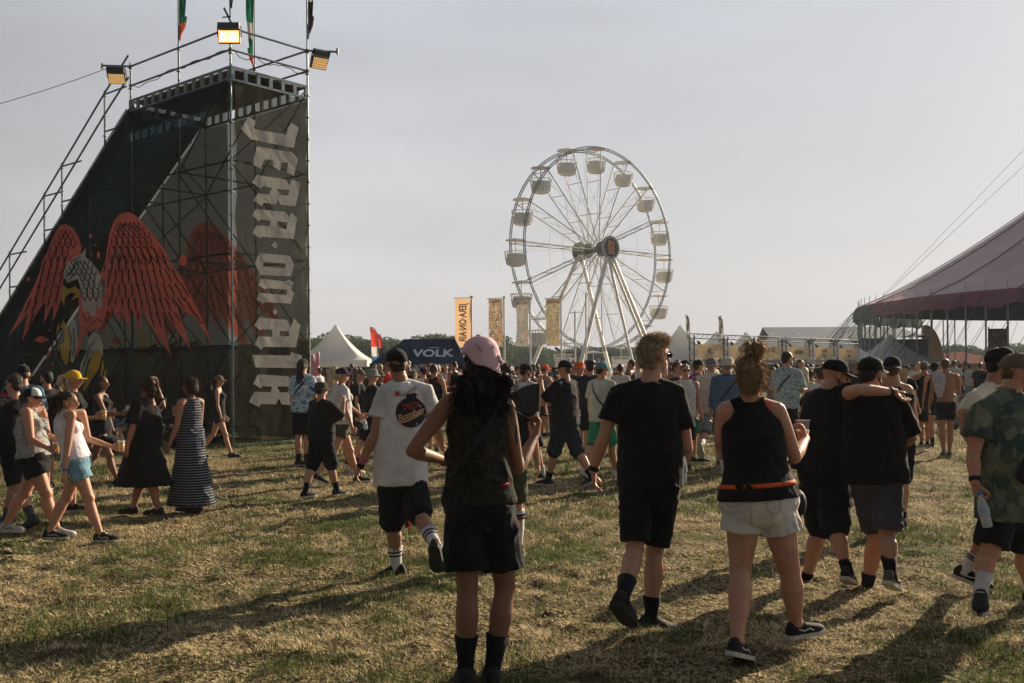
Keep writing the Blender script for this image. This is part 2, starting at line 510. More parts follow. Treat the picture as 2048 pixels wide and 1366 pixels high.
print('blades', NG)
# ================================================================ scaffold tower with printed scrim
TA = Vector((-6.02, 21.46, 0))                 # front corner standard
E1 = Vector((.644, .765, 0)).normalized()      # along the narrow right face, away
E2 = Vector((-E1.y, E1.x, 0))     # along the wide left face
BAY = 2.07
DECK = 8.22
def tw(s, w, z): return TA + E2 * s + E1 * w + Vector((0, 0, z))
def slope(s): return DECK if s <= 4.23 else DECK - .655 * (s - 4.23)
def on_left(px, py, w=0.0, off=0.0):
    """a photograph pixel carried onto the plane of the wide face"""
    x, z = ray(px, py); d = Vector((x, 1, z)); o = Vector((0, 0, CAM_H))
    n = -E1; p0 = TA + E1 * w + n * off
    t = (p0 - o).dot(n) / d.dot(n)
    return o + d * t
def on_right(px, py, off=0.0):
    x, z = ray(px, py); d = Vector((x, 1, z)); o = Vector((0, 0, CAM_H))
    n = -E2; p0 = TA + n * off
    t = (p0 - o).dot(n) / d.dot(n)
    return o + d * t
SCRIM = sheer('black_scrim', (.009, .011, .0095), .195, .4, .25, .8, .8, 1.2)
SCRIM_LIT = sheer('olive_scrim', (.115, .105, .07), .24, .7, .2, .8, .8, 1.5)  # same scrim coloured paler to paint in its backlit tan glow
RAMP_SHADE = sheer('navy_scrim', (.008, .018, .028), .13, .5, .25, .8, .8, 1.2)  # dark tone painting in the shaded ramp underside behind the scrim
FOOT_DARK = sheer('dense_scrim', (.010, .011, .009), .03, .3, .25, .8, .8, 1.2)  # near-opaque foot added to darken the sunlit ground showing through
PRN_RED = sheer('red_print', (.95, .20, .14), .14, .35, .12, 3, .5, 1.5)
PRN_WHITE = sheer('pale_print', (.70, .67, .60), .16, .4, .08, 3, .5, 1.5)
PRN_YEL = sheer('ochre_print', (.72, .44, .07), .18, .35, .1, 3, .5, 1.5)
PRN_BLK = sheer('black_print', (.012, .014, .013), .2, .2, .1, 3, .4, 1.5)
def tower():
    T = thing('scaffold_tower', 'tall scaffold tower wrapped in black scrim printed with a red winged eagle', 'scaffold tower', TA.copy())
    P = .0242
    ends = 18.5
    standards = [(0, 0), (BAY*.98, 0), (4.15, 0), (0, BAY), (BAY*.98, BAY), (4.15, BAY)]
    s = 4.15 + BAY
    while slope(s) > .6:
        standards += [(s, 0), (s, BAY)]; s += BAY
    for (s, w) in standards:
        top = DECK + .92 if s < 4.2 else slope(s) - .12
        m = MB(); m.tube([tw(s, w, 0), tw(s, w, top)], P, 7)
        z = .5
        while z < top:                                  # rosettes
            m.tube([tw(s, w, z), tw(s, w, z + .012)], .06, 8); z += .5
        m.tube([tw(s, w, 0), tw(s, w, .01)], .09, 8)
        m.build('standard', STEEL, T)
    for w in (0, BAY):                                  # ledgers along the wide faces
        for z in (.3, 2.2, 4.2, 6.2):
            e = 4.15 if z > slope(4.3) else 4.23 + (DECK - z) / .655 - .2
            MB().tube([tw(0, w, z), tw(e, w, z)], P * .9, 6).build('ledger', STEEL, T)
    for (s, w) in standards:
        if w: continue
        for z in (.3, 2.2, 4.2, 6.2):
            if z < slope(s) - .2: MB().tube([tw(s, 0, z), tw(s, BAY, z)], P * .9, 6).build('transom', STEEL, T)
    # diagonals in every bay
    k = 0
    ss = sorted({s for s, w in standards})
    for a, b in zip(ss, ss[1:]):
        for w in (0, BAY):
            for z in (.3, 2.2, 4.2, 6.2):
                if z + 1.9 < slope(b) + .3:
                    k += 1
                    q = (a, b) if (k // 2) % 2 else (b, a)
                    MB().tube([tw(q[0], w, z), tw(q[1], w, z + 1.95)], P * .8, 6).build('brace', STEEL, T)
    for z, fl in ((.3, 0), (2.2, 1), (4.2, 0), (6.2, 1)):
        for s in (0, 4.15):
            q = (0, BAY) if fl ^ (s > 0) else (BAY, 0)
            MB().tube([tw(s, q[0], z), tw(s, q[1], z + 1.95)], P * .8, 6).build('brace', STEEL, T)
    MB().tube([tw(0, 0, .05) - E2*.12, tw(0, BAY, .05) - E2*.12], .028, 6).build('base_rail', mat('pale_aluminium', (.19, .22, .22), .45, .15, 3, .1, 30, .4, .5), T)
    # ladder beams carrying the deck
    def ladder(p, q):
        m = MB(); d = (q - p); L = d.length; u = d / L; n = max(5, int(L / .34))
        up = Vector((0, 0, 1)); side = u.cross(up) * .05
        for z in (0, .27): m.obox(p + up * (z - .30) - side / 2, u * L, side, up * .045)
        for i in range(n + 1):
            m.obox(p + u * (i * (L - .09) / n) - up * .28 - side / 2, u * .09, side, up * .26)
        return m
    AL = mat('pale_aluminium', (.19, .22, .22), .45, .15, 3, .1, 30, .4, .5)
    for p, q in (((0, 0), (4.2, 0)), ((0, 0), (0, BAY)), ((0, BAY), (4.2, BAY)), ((4.2, 0), (4.2, BAY))):
        ladder(tw(*p, DECK), tw(*q, DECK)).build('ladder_beam', AL, T)
    MB().obox(tw(.06, .06, DECK - .06), E2 * 4.05, E1 * (BAY - .12), (0, 0, .035)).build('deck', mat('deck_board', (.10, .08, .06), .8), T)
    # top guard rails
    c = [tw(0, 0, 0), tw(4.15, 0, 0), tw(4.15, BAY, 0), tw(0, BAY, 0)]
    for i in range(4):
        a, b = c[i], c[(i+1) % 4]
        if i == 1: continue
        for z in (DECK + .36, DECK + .83):
            zz = Vector((0, 0, z)); m = MB(); m.tube([a + zz, b + zz], P, 7)
            for e_ in (a, b): m.ell(e_ + zz, .05, 6, 5)
            m.build('guard_rail', STEEL, T)
    a = tw(4.15, 0, DECK + .83)
    MB().tube([a, a + Vector((-.68, -.02, .02))], P, 7).tube([a + Vector((-.68, -.02, -.06)), a + Vector((-.68, -.02, .07))], .03, 6).build('outrigger', STEEL, T)
    b = tw(0, BAY, DECK + .83)
    MB().tube([b, b + Vector((.70, 0, -.03))], P, 7).tube([b + Vector((.70, 0, -.09)), b + Vector((.70, 0, .05))], .03, 6).build('outrigger', STEEL, T)
    # stair: stringers, treads, sloping hand rails
    for w in (.08, BAY - .08):
        m = MB(); m.obox(tw(4.2, w, slope(4.2) - .18), tw(ends - 4.2, 0, slope(ends) - slope(4.2)) - TA, E1 * .04, (0, 0, .18)); m.build('stringer', mat('timber_edge', (.12, .085, .05), .8), T)
    m = MB(); m.obox(tw(4.2, .12, slope(4.2) - .16), tw(ends - 4.2, 0, slope(ends) - slope(4.2)) - TA, E1 * (BAY - .24), (0, 0, .03))
    m.build('ramp_deck', mat('ramp_board', (.035, .035, .035), .8), T)
    for w in (0, BAY):
        for (s0, s1) in ((4.15, 5.3), (5.3, 7.57), (7.57, 8.59), (8.59, 10.74), (10.74, 12.9), (12.9, 15.2)):
            for dz in (.55, 1.08):
                MB().tube([tw(s0, w - .06, slope(s0) + dz), tw(s1, w - .06, slope(s1) + dz)], P, 6).build('hand_rail', STEEL, T)
            m = MB(); m.tube([tw(s1, w - .06, slope(s1) - .3), tw(s1, w - .06, slope(s1) + 1.14)], P, 6)
            for z in (0, .5, 1.0): m.tube([tw(s1, w - .06, slope(s1) + z), tw(s1, w - .06, slope(s1) + z + .015)], .055, 7)
            m.build('rail_post', STEEL, T)
            for dz in (.12, 1.05):
                zz = slope(s1) + dz
                MB().tube([tw(s1, w - .06, zz), tw(max(s1 - (1.05 if dz > 1 else .55), 4.15), w - .06, zz)], P, 6).build('short_rail', STEEL, T)
    # scrims: subdivided and slightly rippled sheets
    def scrim(name, pt, inside, us, zs, material, amp=.03, cut=None):
        m = MB(); idx = {}
        for i, u in enumerate(us):
            for j, z in enumerate(zs):
                if inside(u, z):
                    idx[i, j] = len(m.v); m.v.append(tuple(pt(u, z)))
        for i in range(len(us) - 1):
            for j in range(len(zs) - 1):
                q = [idx.get(k) for k in ((i, j), (i+1, j), (i+1, j+1), (i, j+1))]
                if None not in q: m.f.append(tuple(q)); m.mi.append(cut(us[i], zs[j]) if cut else 0)
        return m.build(name, material, T, True)
    def rip(u, z, k=1.0):
        return (noise.noise(Vector((u * .9, z * .5, 1.7))) * .035 + noise.noise(Vector((u * 2.6 + z, z * .8, 5))) * .014) * k
    tops = lambda s: slope(s) - .30 if s < 4.23 else slope(s) - .16
    def leftsheet(name, w, n):
        us = list(np.linspace(.05, 17.5, 88)); fr = list(np.linspace(0, 1, 36))
        pt = lambda s, f_: tw(s, w, .06 + f_ * (tops(s) - .06)) + n * (.06 + rip(s, f_ * 8) * (1 if .02 < f_ < .98 else .3))
        def cut(s, f_):  # upper band carries the painted-in ramp shade
            z = f_ * tops(s)
            return 1 if (tops(s) - z) < (.35 + s * .48 if s < 4.2 else 2.3 + .25 * math.sin(s * 1.9)) else 0
        if w > 0: return scrim(name, pt, lambda s, f_: tops(s) > .3, us, fr, [SCRIM, FOOT_DARK], cut=lambda s, f_: 1 if .06 + f_ * tops(s) < 2.3 else 0)  # far sheet: lower part darkened to stand in for shade behind
        return scrim(name, pt, lambda s, f_: tops(s) > .3, us, fr, [SCRIM, RAMP_SHADE], cut=cut)
    L1 = leftsheet('eagle_banner', 0, -E1)
    L2 = leftsheet('eagle_banner', BAY, E1)
    us = list(np.linspace(.04, BAY - .04, 24)); zs = list(np.linspace(.06, DECK - .34, 60))
    def rpt(u, z):
        puck = .05 * (1 - math.cos(z * 2 * math.pi / 1.0)) * (max(0, 1 - u / .3) + max(0, 1 - (BAY - u) / .3))
        uu = u + (.04 * (1 - math.cos(z * 2 * math.pi / 1.0))) * (max(0, 1 - u / .3) - max(0, 1 - (BAY - u) / .3))
        return tw(0, uu, z) - E2 * (.07 + rip(u * 2.4, z * 1.3, .8) - puck * .4)
    R1 = scrim('lettered_banner', rpt, lambda u, z: True, us, zs, [SCRIM_LIT])
    # ---- eagle print
    def E(px, py): return (px / 2.731, 400 + py / 2.731)
    wingR = [(572,440),(545,420),(575,330),(585,270),(597,190),(625,110),(655,75),(700,65),(745,85),(800,145),(850,205),(900,275),(925,325),(960,375),(990,420),(1030,500),(1070,580),(1168,795),(1060,635),(1010,610),(955,545),(985,640),(1045,825),(960,700),(890,600),(900,700),(935,852),(860,740),(805,660),(780,590),(770,705),(735,640),(718,590),(705,697),(680,640),(660,590),(655,668),(630,620),(608,560),(608,628),(580,590)]
    wingL = [(445,255),(430,205),(400,155),(360,130),(325,140),(290,200),(265,270),(230,335),(215,400),(190,460),(150,540),(100,640),(47,745),(110,670),(155,610),(118,775),(190,640),(240,560),(250,570),(238,677),(275,600),(295,560),(288,667),(320,590),(340,520),(345,440),(365,370),(410,320),(440,300)]
    bodyR = [(430,510),(575,520),(585,600),(560,690),(500,720),(450,740),(440,800),(415,860),(425,770),(440,700),(430,640)]
    splat = [[(187,765),(220,740),(270,762),(225,782)], [(290,810),(270,845),(248,875),(258,838)]]
    def disc(x, y, a, b): return [(x + a*math.cos(t*math.pi/5), y + b*math.sin(t*math.pi/5)) for t in range(10)]
    splat += [disc(*q) for q in ((495,198,9,12),(538,300,9,19),(505,302,5,6),(522,247,5,7),(1000,330,22,30),(155,432,10,12),(271,712,6,7),(305,845,5,8),(288,900,4,7),(140,325,5,6))]
    head = [(470,262),(465,310),(500,340),(540,390),(555,470),(558,590),(540,600),(530,565),(520,630),(500,638),(480,600),(460,615),(445,560),(440,480),(425,430),(400,440),(370,452),(350,425),(350,390),(370,340),(420,305),(450,290)]
    legW = [[(395,648),(415,660),(420,740),(428,780),(400,890),(385,880),(395,760),(378,690)], [(510,718),(545,740),(563,800),(560,860),(540,820),(510,830),(480,880),(445,1010),(430,1000),(440,900),(470,830),(480,760)]]
    beak = [(345,462),(370,488),(410,472),(440,495),(430,530),(385,550),(415,512),(385,505),(355,530),(352,580),(338,550),(333,500)]
    legY = [[(345,655),(370,700),(382,780),(375,880),(360,905),(335,860),(330,790),(350,780),(355,720),(330,690)], [(530,812),(555,850),(540,920),(500,980),(465,1045),(452,1030),(475,930),(500,850)], [(560,870),(568,900),(552,1000),(545,985)], [(578,920),(582,945),(568,985),(566,960)], [(322,670),(325,700),(308,745),(310,700)]]
    def inside(p, poly):
        x, y = p; c = False; j = len(poly) - 1
        for i in range(len(poly)):
            (xi, yi), (xj, yj) = poly[i], poly[j]
            if (yi > y) != (yj > y) and x < (xj-xi)*(y-yi)/(yj-yi)+xi: c = not c
            j = i
        return c
    strokes = []
    rr = random.Random(5)
    def scales(poly, ox, lean, y0, y1):
        y = y0
        row = 0
        if lean > .5:
            # long gaps between the flight feathers, scales only near the shoulder
            xs_ = min(p[0] for p in poly); xe_ = max(p[0] for p in poly)
            ym = y0 + (y1 - y0) * .30
            for r_ in range(5):
                yb = ym + r_ * 78; x = xs_ + (r_ % 2) * 17
                while x < xe_:
                    dx_ = lean * (x - ox) / 420; ln_ = rr.uniform(70, 105)
                    pl = []
                    for q_ in range(6):
                        p_ = (x + dx_ * ln_ * q_ / 5 + 2 * math.sin(q_ * 2 + x), yb + ln_ * q_ / 5)
                        if inside(p_, poly) and inside((p_[0] - 7, p_[1]), poly) and inside((p_[0] + 7, p_[1]), poly): pl.append(p_)
                        elif pl: break
                    if len(pl) > 1:
                        strokes.append(pl); strokes.append([(a_ + 2.5, b_) for a_, b_ in pl[:-1]] if len(pl) > 2 else pl)
                        if rr.random() < .5: strokes.append([(pl[0][0] + 14, pl[0][1] + 12), (pl[0][0] + 15, pl[0][1] + 18)])
                    x += 34
            y1 = ym
        while y < y1:
            f_ = (y - y0) / (y1 - y0)
            wd = 25 + 12 * f_; ln = 26 + 120 * max(0, f_ - .22)
            x = min(p[0] for p in poly) + (row % 2) * wd / 2
            while x < max(p[0] for p in poly):
                la = lean * (x - ox) / 300 * (0.3 + f_)
                mid = (x + la * ln, y + ln)
                if inside((x - wd/2, y), poly) and inside((x + wd/2, y), poly) and inside((mid[0], mid[1] + 6), poly):
                    strokes.append([(x - wd*.45, y), (x - wd*.42 + la*ln*.6, y + ln*.6), (mid[0], mid[1]), (x + wd*.42 + la*ln*.6, y + ln*.6), (x + wd*.45, y)])
                    if rr.random() < .8: strokes.append([(x + la*ln*.3, y + ln*.3), (x + la*ln*.45 + 1, y + ln*.45)])
                x += wd
            y += ln * .72 + 8; row += 1
    scales(wingR, 640, .75, 120, 720); scales(wingL, 400, .75, 165, 640); scales(head, 480, .1, 330, 610)
    strokes += [[(640,180),(670,135),(720,150),(760,150)], [(360,420),(400,380),(430,330)], [(375,440),(410,400)], [(395,330),(440,310)],
                [(470,850),(490,800),(520,770)], [(455,900),(480,850),(500,820)], [(445,940),(465,890)], [(400,700),(405,800),(395,860)], [(450,620),(470,660),(500,640)], [(500,680),(530,650),(560,670)], [(460,700),(490,730),(520,700)]]
    def quadstroke(pl, half):
        out = []
        for a, b in zip(pl, pl[1:]):
            dx, dy = b[0]-a[0], b[1]-a[1]; l = math.hypot(dx, dy) or 1
            nx, ny = -dy/l*half, dx/l*half
            out.append([(a[0]+nx, a[1]+ny), (b[0]+nx, b[1]+ny), (b[0]-nx, b[1]-ny), (a[0]-nx, a[1]-ny)])
        return out
    def put(name, polys, off, material, par, w):
        m = MB()
        for p in polys:
            m.flat([on_left(*E(*q), 0, off) + E1 * w for q in p])
        m.build(name, material, par)
    for par, w, sg in ((L1, 0, 1), (L2, BAY + .10, 1)):
        o_ = .155 if w == 0 else .02
        put('wing', [wingR], o_, PRN_RED, par, w)
        put('wing', [wingL], o_, PRN_RED, par, w)
        put('body_print', [bodyR], o_ + .004, PRN_RED, par, w)
        for q_ in splat: put('splash_print', [q_], o_ + .004, PRN_RED, par, w)
        put('head_print', [head] + legW, o_ + .008, PRN_WHITE, par, w)
        put('beak_print', [beak] + legY, o_ + .012, PRN_YEL, par, w)
        put('feather_lines', [q for s_ in strokes for q in quadstroke(s_, 3.0)], o_ + .016, PRN_BLK, par, w)
    # ---- lettering down the narrow face
    def G1(x, y): return (460 + x / 3.594, 120 + y / 3.594)
    def G2(x, y): return (460 + x / 3.594, 460 + y / 3.594)
    glyphs = [
     (G1, [(133,408),(185,440),(172,488),(190,500),(408,535),(415,490),(443,450),(493,485),(458,632),(150,570),(78,495)], None),
     (G1, [(195,620),(243,630),(445,662),(490,715),(458,832),(408,805),(418,738),(372,735),(360,797),(308,765),(308,718),(245,715),(222,783),(168,752),(172,700)], None),
     (G1, [(193,827),(400,857),(428,905),(445,857),(507,885),(470,1052),(365,1040),(345,1000),(328,1040),(245,1025),(228,1048),(165,1008),(205,958),(278,970),(303,920),(238,905),(222,925),(160,882)], [(335,925),(428,935),(420,975),(360,970)]),
     (G1, [(185,1072),(400,1092),(428,1133),(440,1095),(482,1135),(458,1287),(225,1270),(218,1283),(160,1245),(190,1190),(290,1195),(292,1155),(218,1145),(205,1160),(160,1115)], [(340,1158),(415,1168),(405,1215),(342,1207)]),
     (G1, [(323,1303),(345,1330),(330,1357),(298,1332)], None),
     (G2, [(210,165),(430,185),(460,250),(440,333),(215,322),(178,240)], [(240,228),(405,245),(398,275),(238,263)]),
     (G2, [(222,350),(400,370),(425,355),(458,380),(438,430),(460,455),(437,530),(260,517),(240,530),(190,500),(210,452),(405,467),(413,430),(270,418),(250,425),(203,395)], None),
     (G2, [(322,562),(345,590),(320,612),(308,590)], None),
     (G2, [(208,628),(400,645),(415,655),(438,705),(460,635),(505,683),(475,843),(240,840),(228,862),(175,822),(205,765),(303,768),(305,717),(232,712),(218,722),(175,688)], [(358,725),(428,730),(425,765),(358,763)]),
     (G2, [(158,897),(432,903),(440,877),(517,903),(500,992),(185,988)], None),
     (G2, [(203,1037),(420,1052),(445,1095),(470,1060),(515,1095),(480,1262),(372,1253),(350,1208),(330,1253),(225,1250),(208,1273),(137,1235),(175,1163),(293,1167),(303,1128),(235,1122),(222,1138),(168,1105)], [(338,1125),(425,1125),(425,1165),(360,1168)])]
    import mathutils.geometry as mg
    for g, outl, hole in glyphs:
        m = MB()
        if g is G1: outl = [(x, y) for x, y in outl]
        loops = [[Vector((*g(*p), 0)) for p in outl]]
        if hole: loops.append([Vector((*g(*p), 0)) for p in hole])
        flat_ = [p for l in loops for p in l]
        tris = mg.tessellate_polygon(loops)
        m.add([on_right(p.x, p.y, .155) for p in flat_], [tuple(t) for t in tris])
        m.build('letter', PRN_WHITE, R1)
    return T
tower()
def tower_foot():
    rg = random.Random(8); V, Fc, B = [], [], MB()
    for i in range(900):
        t = rg.random(); side = rg.random() < .72
        p = (TA + E1 * (t * 2.6 - .2) if side else TA + E2 * (t * 6)) + Vector((rg.gauss(.05, .16), rg.gauss(-.12, .14), 0))
        a = rg.random() * 6.28; h = rg.uniform(.05, .17); d = Vector((math.cos(a), math.sin(a), 0)); sd = Vector((-d.y, d.x, 0)) * .005
        B.add([p - sd, p + sd, p + d*h*.3 + sd*.7 + Vector((0, 0, h*.7)), p + d*h*.3 - sd*.7 + Vector((0, 0, h*.7)), p + d*h*.75 + Vector((0, 0, h))], [(0, 1, 2, 3), (3, 2, 4)])
    g = B.build('tall_grass', mat('fresh_grass', (.10, .17, .03), .8, .4, 3, 0))
    tag(g, 'uncut green grass along the foot of the scaffold tower', 'grass', None, 'stuff')
tower_foot()
# cables: guy wire to the left, power leads wound round the rails
BLK = mat('black_rubber', (.012, .012, .013), .6)
a = tw(4.15, 0, DECK + .83) + Vector((-.5, 0, -.02))
b = a + Vector((-14, 2, -1.1))
pts = [a.lerp(b, i / 16) - Vector((0, 0, .8 * 4 * (i/16) * (1 - i/16))) for i in range(17)]
tag(MB().tube(pts, .008, 5).build('guy_wire', BLK), 'thin dark wire running off to the left from the tower top', 'wire')
rr = random.Random(3)
for q0, q1, lab in ((tw(0, 0, DECK + .36), tw(4.15, 0, DECK + .36), 'black power lead wound round the lower rail above the eagle banner'),
                    (tw(0, 0, DECK + .36), tw(0, BAY, DECK + .36), 'black power lead sagging below the rail above the lettered banner')):
    n = 60; pts = []
    for i in range(n + 1):
        t = i / n; p = q0.lerp(q1, t); an = t * 26
        pts.append(p + Vector((.03 * math.cos(an), .03 * math.cos(an), .03 * math.sin(an) - .10 * abs(math.sin(t * 9.4)) * (q1.x > q0.x or t > .7))))
    tag(MB().tube(pts, .009, 5).build('power_cable', BLK), lab, 'cable', 'power leads on the tower')
# ---- floodlights
def floodlight(pos, aim, lit, label, w=.46, h=.27):
    T = thing('floodlight', label, 'floodlight', pos, 'floodlights on the tower top')
    z = aim.normalized(); x = z.cross(Vector((0, 0, 1))).normalized(); y = x.cross(z)
    def B(name, c, sx, sy, sz, m):
        c = pos + x*c[0] + y*c[1] + z*c[2]
        return MB().obox(c - x*sx/2 - y*sy/2 - z*sz/2, x*sx, y*sy, z*sz).build(name, m, T)
    B('housing', (0, 0, -.06), w, h, .10, DARKST)
    B('driver_box', (0, h * .5 + .09, -.04), w, .13, .14, DARKST)
    hc = glow('amber_lamp', (1.0, .62, .28), 2.2) if lit else glow('amber_lamp_dim', (1.0, .62, .25), .30)
    m = MB(); hot = MB()
    nx, ny = 8, 5
    for i in range(nx):
        for j in range(ny):
            c = pos + x * ((i + .5) / nx - .5) * w * .92 + y * ((j + .5) / ny - .5) * h * .88 + z * .0
            hot.tube([c, c + z * .012], w * .044, 8)
    MB().obox(pos - x*w*.47 - y*h*.46 - z*.004, x*w*.94, y*h*.92, z*.006).build('lens_panel', glow('amber_panel', (1.0, .26, .03), .9) if lit else glow('amber_panel_dim', (.5, .32, .12), .10), T)
    hot.build('diode', hc, T)
    for s in (-1, 1):
        MB().tube([pos + x * s * (w/2 + .02) - z * .06, pos + x * s * (w/2 + .02) + y * (h * .5 + .1) - z * .06], .012, 5).build('bracket', DARKST, T)
    return T
floodlight(tw(0, 0, DECK + .60) + Vector((.0, -.12, 0)), Vector((.02, -1, -.12)), True, 'bright amber floodlight switched on at the front corner of the tower')
floodlight(tw(4.15, 0, DECK + .52) + Vector((-.30, -.10, -.02)), Vector((.1, -.8, -.5)), False, 'dim amber floodlight hanging tilted on the left outrigger', .40, .26)
floodlight(tw(0, BAY, DECK + .50) + Vector((.30, -.05, .02)), Vector((.55, -.75, -.55)), False, 'dim floodlight hanging tilted on the right outrigger of the tower', .38, .28)
MB()
t = thing('clamp_bar', 'short steel tube clamped above the lit floodlight', 'clamp', tw(0, 0, DECK + .92))
MB().tube([tw(0, 0, DECK + .92) + Vector((-.12, -.05, .32)), tw(0, 0, DECK + .92) + Vector((.05, 0, -.05))], .022, 6).tube([tw(0, 0, DECK + 1.05) + Vector((-.16, -.06, -.02)), tw(0, 0, DECK + 1.05) + Vector((.02, -.02, .02))], .014, 6).build('tube', DARKST, t)
# ---- limp flags on the tower
def hanging_flag(base, x0, z0, cols, label, L=1.9, lean=.12, w=.20):
    T = thing('flag', label, 'flag', base, 'limp flags on the tower top')
    MB().tube([base, base + Vector((0, 0, 2.9))], .02, 6).build('flagpole', STEEL, T)
    top = base.z + 2.8
    n = len(cols)
    for k, c in enumerate(cols):
        m = MB(); rows = 14
        for i in range(rows + 1):
            f_ = (k + i / rows) / n
            z = top - f_ * (top - z0)
            a_ = (w * (.35 + .65 * math.sin(math.pi * min(1, f_ * 1.05)) )) * (1.5 if f_ > .8 and f_ < .93 else 1) * (max(.05, (1 - f_) * 9) if f_ > .9 else 1)
            for j in range(6):
                u = j / 5
                m.v.append((base.x + x0 * (.03 + a_ * u) , base.y + .05 * math.sin(u * 9 + f_ * 6), z + .25 * a_ * u))
        for i in range(rows):
            for j in range(5):
                q = i * 6 + j; m.f.append((q, q+1, q+7, q+6)); m.mi.append(0)
        m.build('flag_cloth', c, T, True)
G = sheer('green_flag', (.02, .14, .09), 0, .4); WF = sheer('white_flag', (.5, .5, .46), 0, .4); RF = sheer('red_flag', (.55, .12, .06), 0, .4); NF = sheer('navy_flag', (.01, .015, .05), 0, .4); KF = sheer('black_flag', (.02, .02, .022), 0, .4)
hanging_flag(tw(BAY * .98, 0, DECK + .85), 1, tw(0, 0, DECK + 1.0).z, [G, G, G, G, G, G, RF], 'limp green flag with a red tip on the pole left of the lit floodlight', w=.16)
hanging_flag(tw(0, 0, DECK + .9), 1, DECK + 1.25, [NF, KF], 'limp navy blue flag rolled on the pole above the lit floodlight', w=.05)
hanging_flag(tw(BAY * .98, BAY, DECK + .7), -1, DECK + .75, [G, WF, G, G, WF, G, RF], 'limp green and white flag on the rear pole right of the lit floodlight', w=.17)
hanging_flag(tw(0, BAY, DECK + .85), 1, DECK + 1.1, [KF, WF, KF], 'limp black and white flag on the pole at the tower right corner', w=.13)

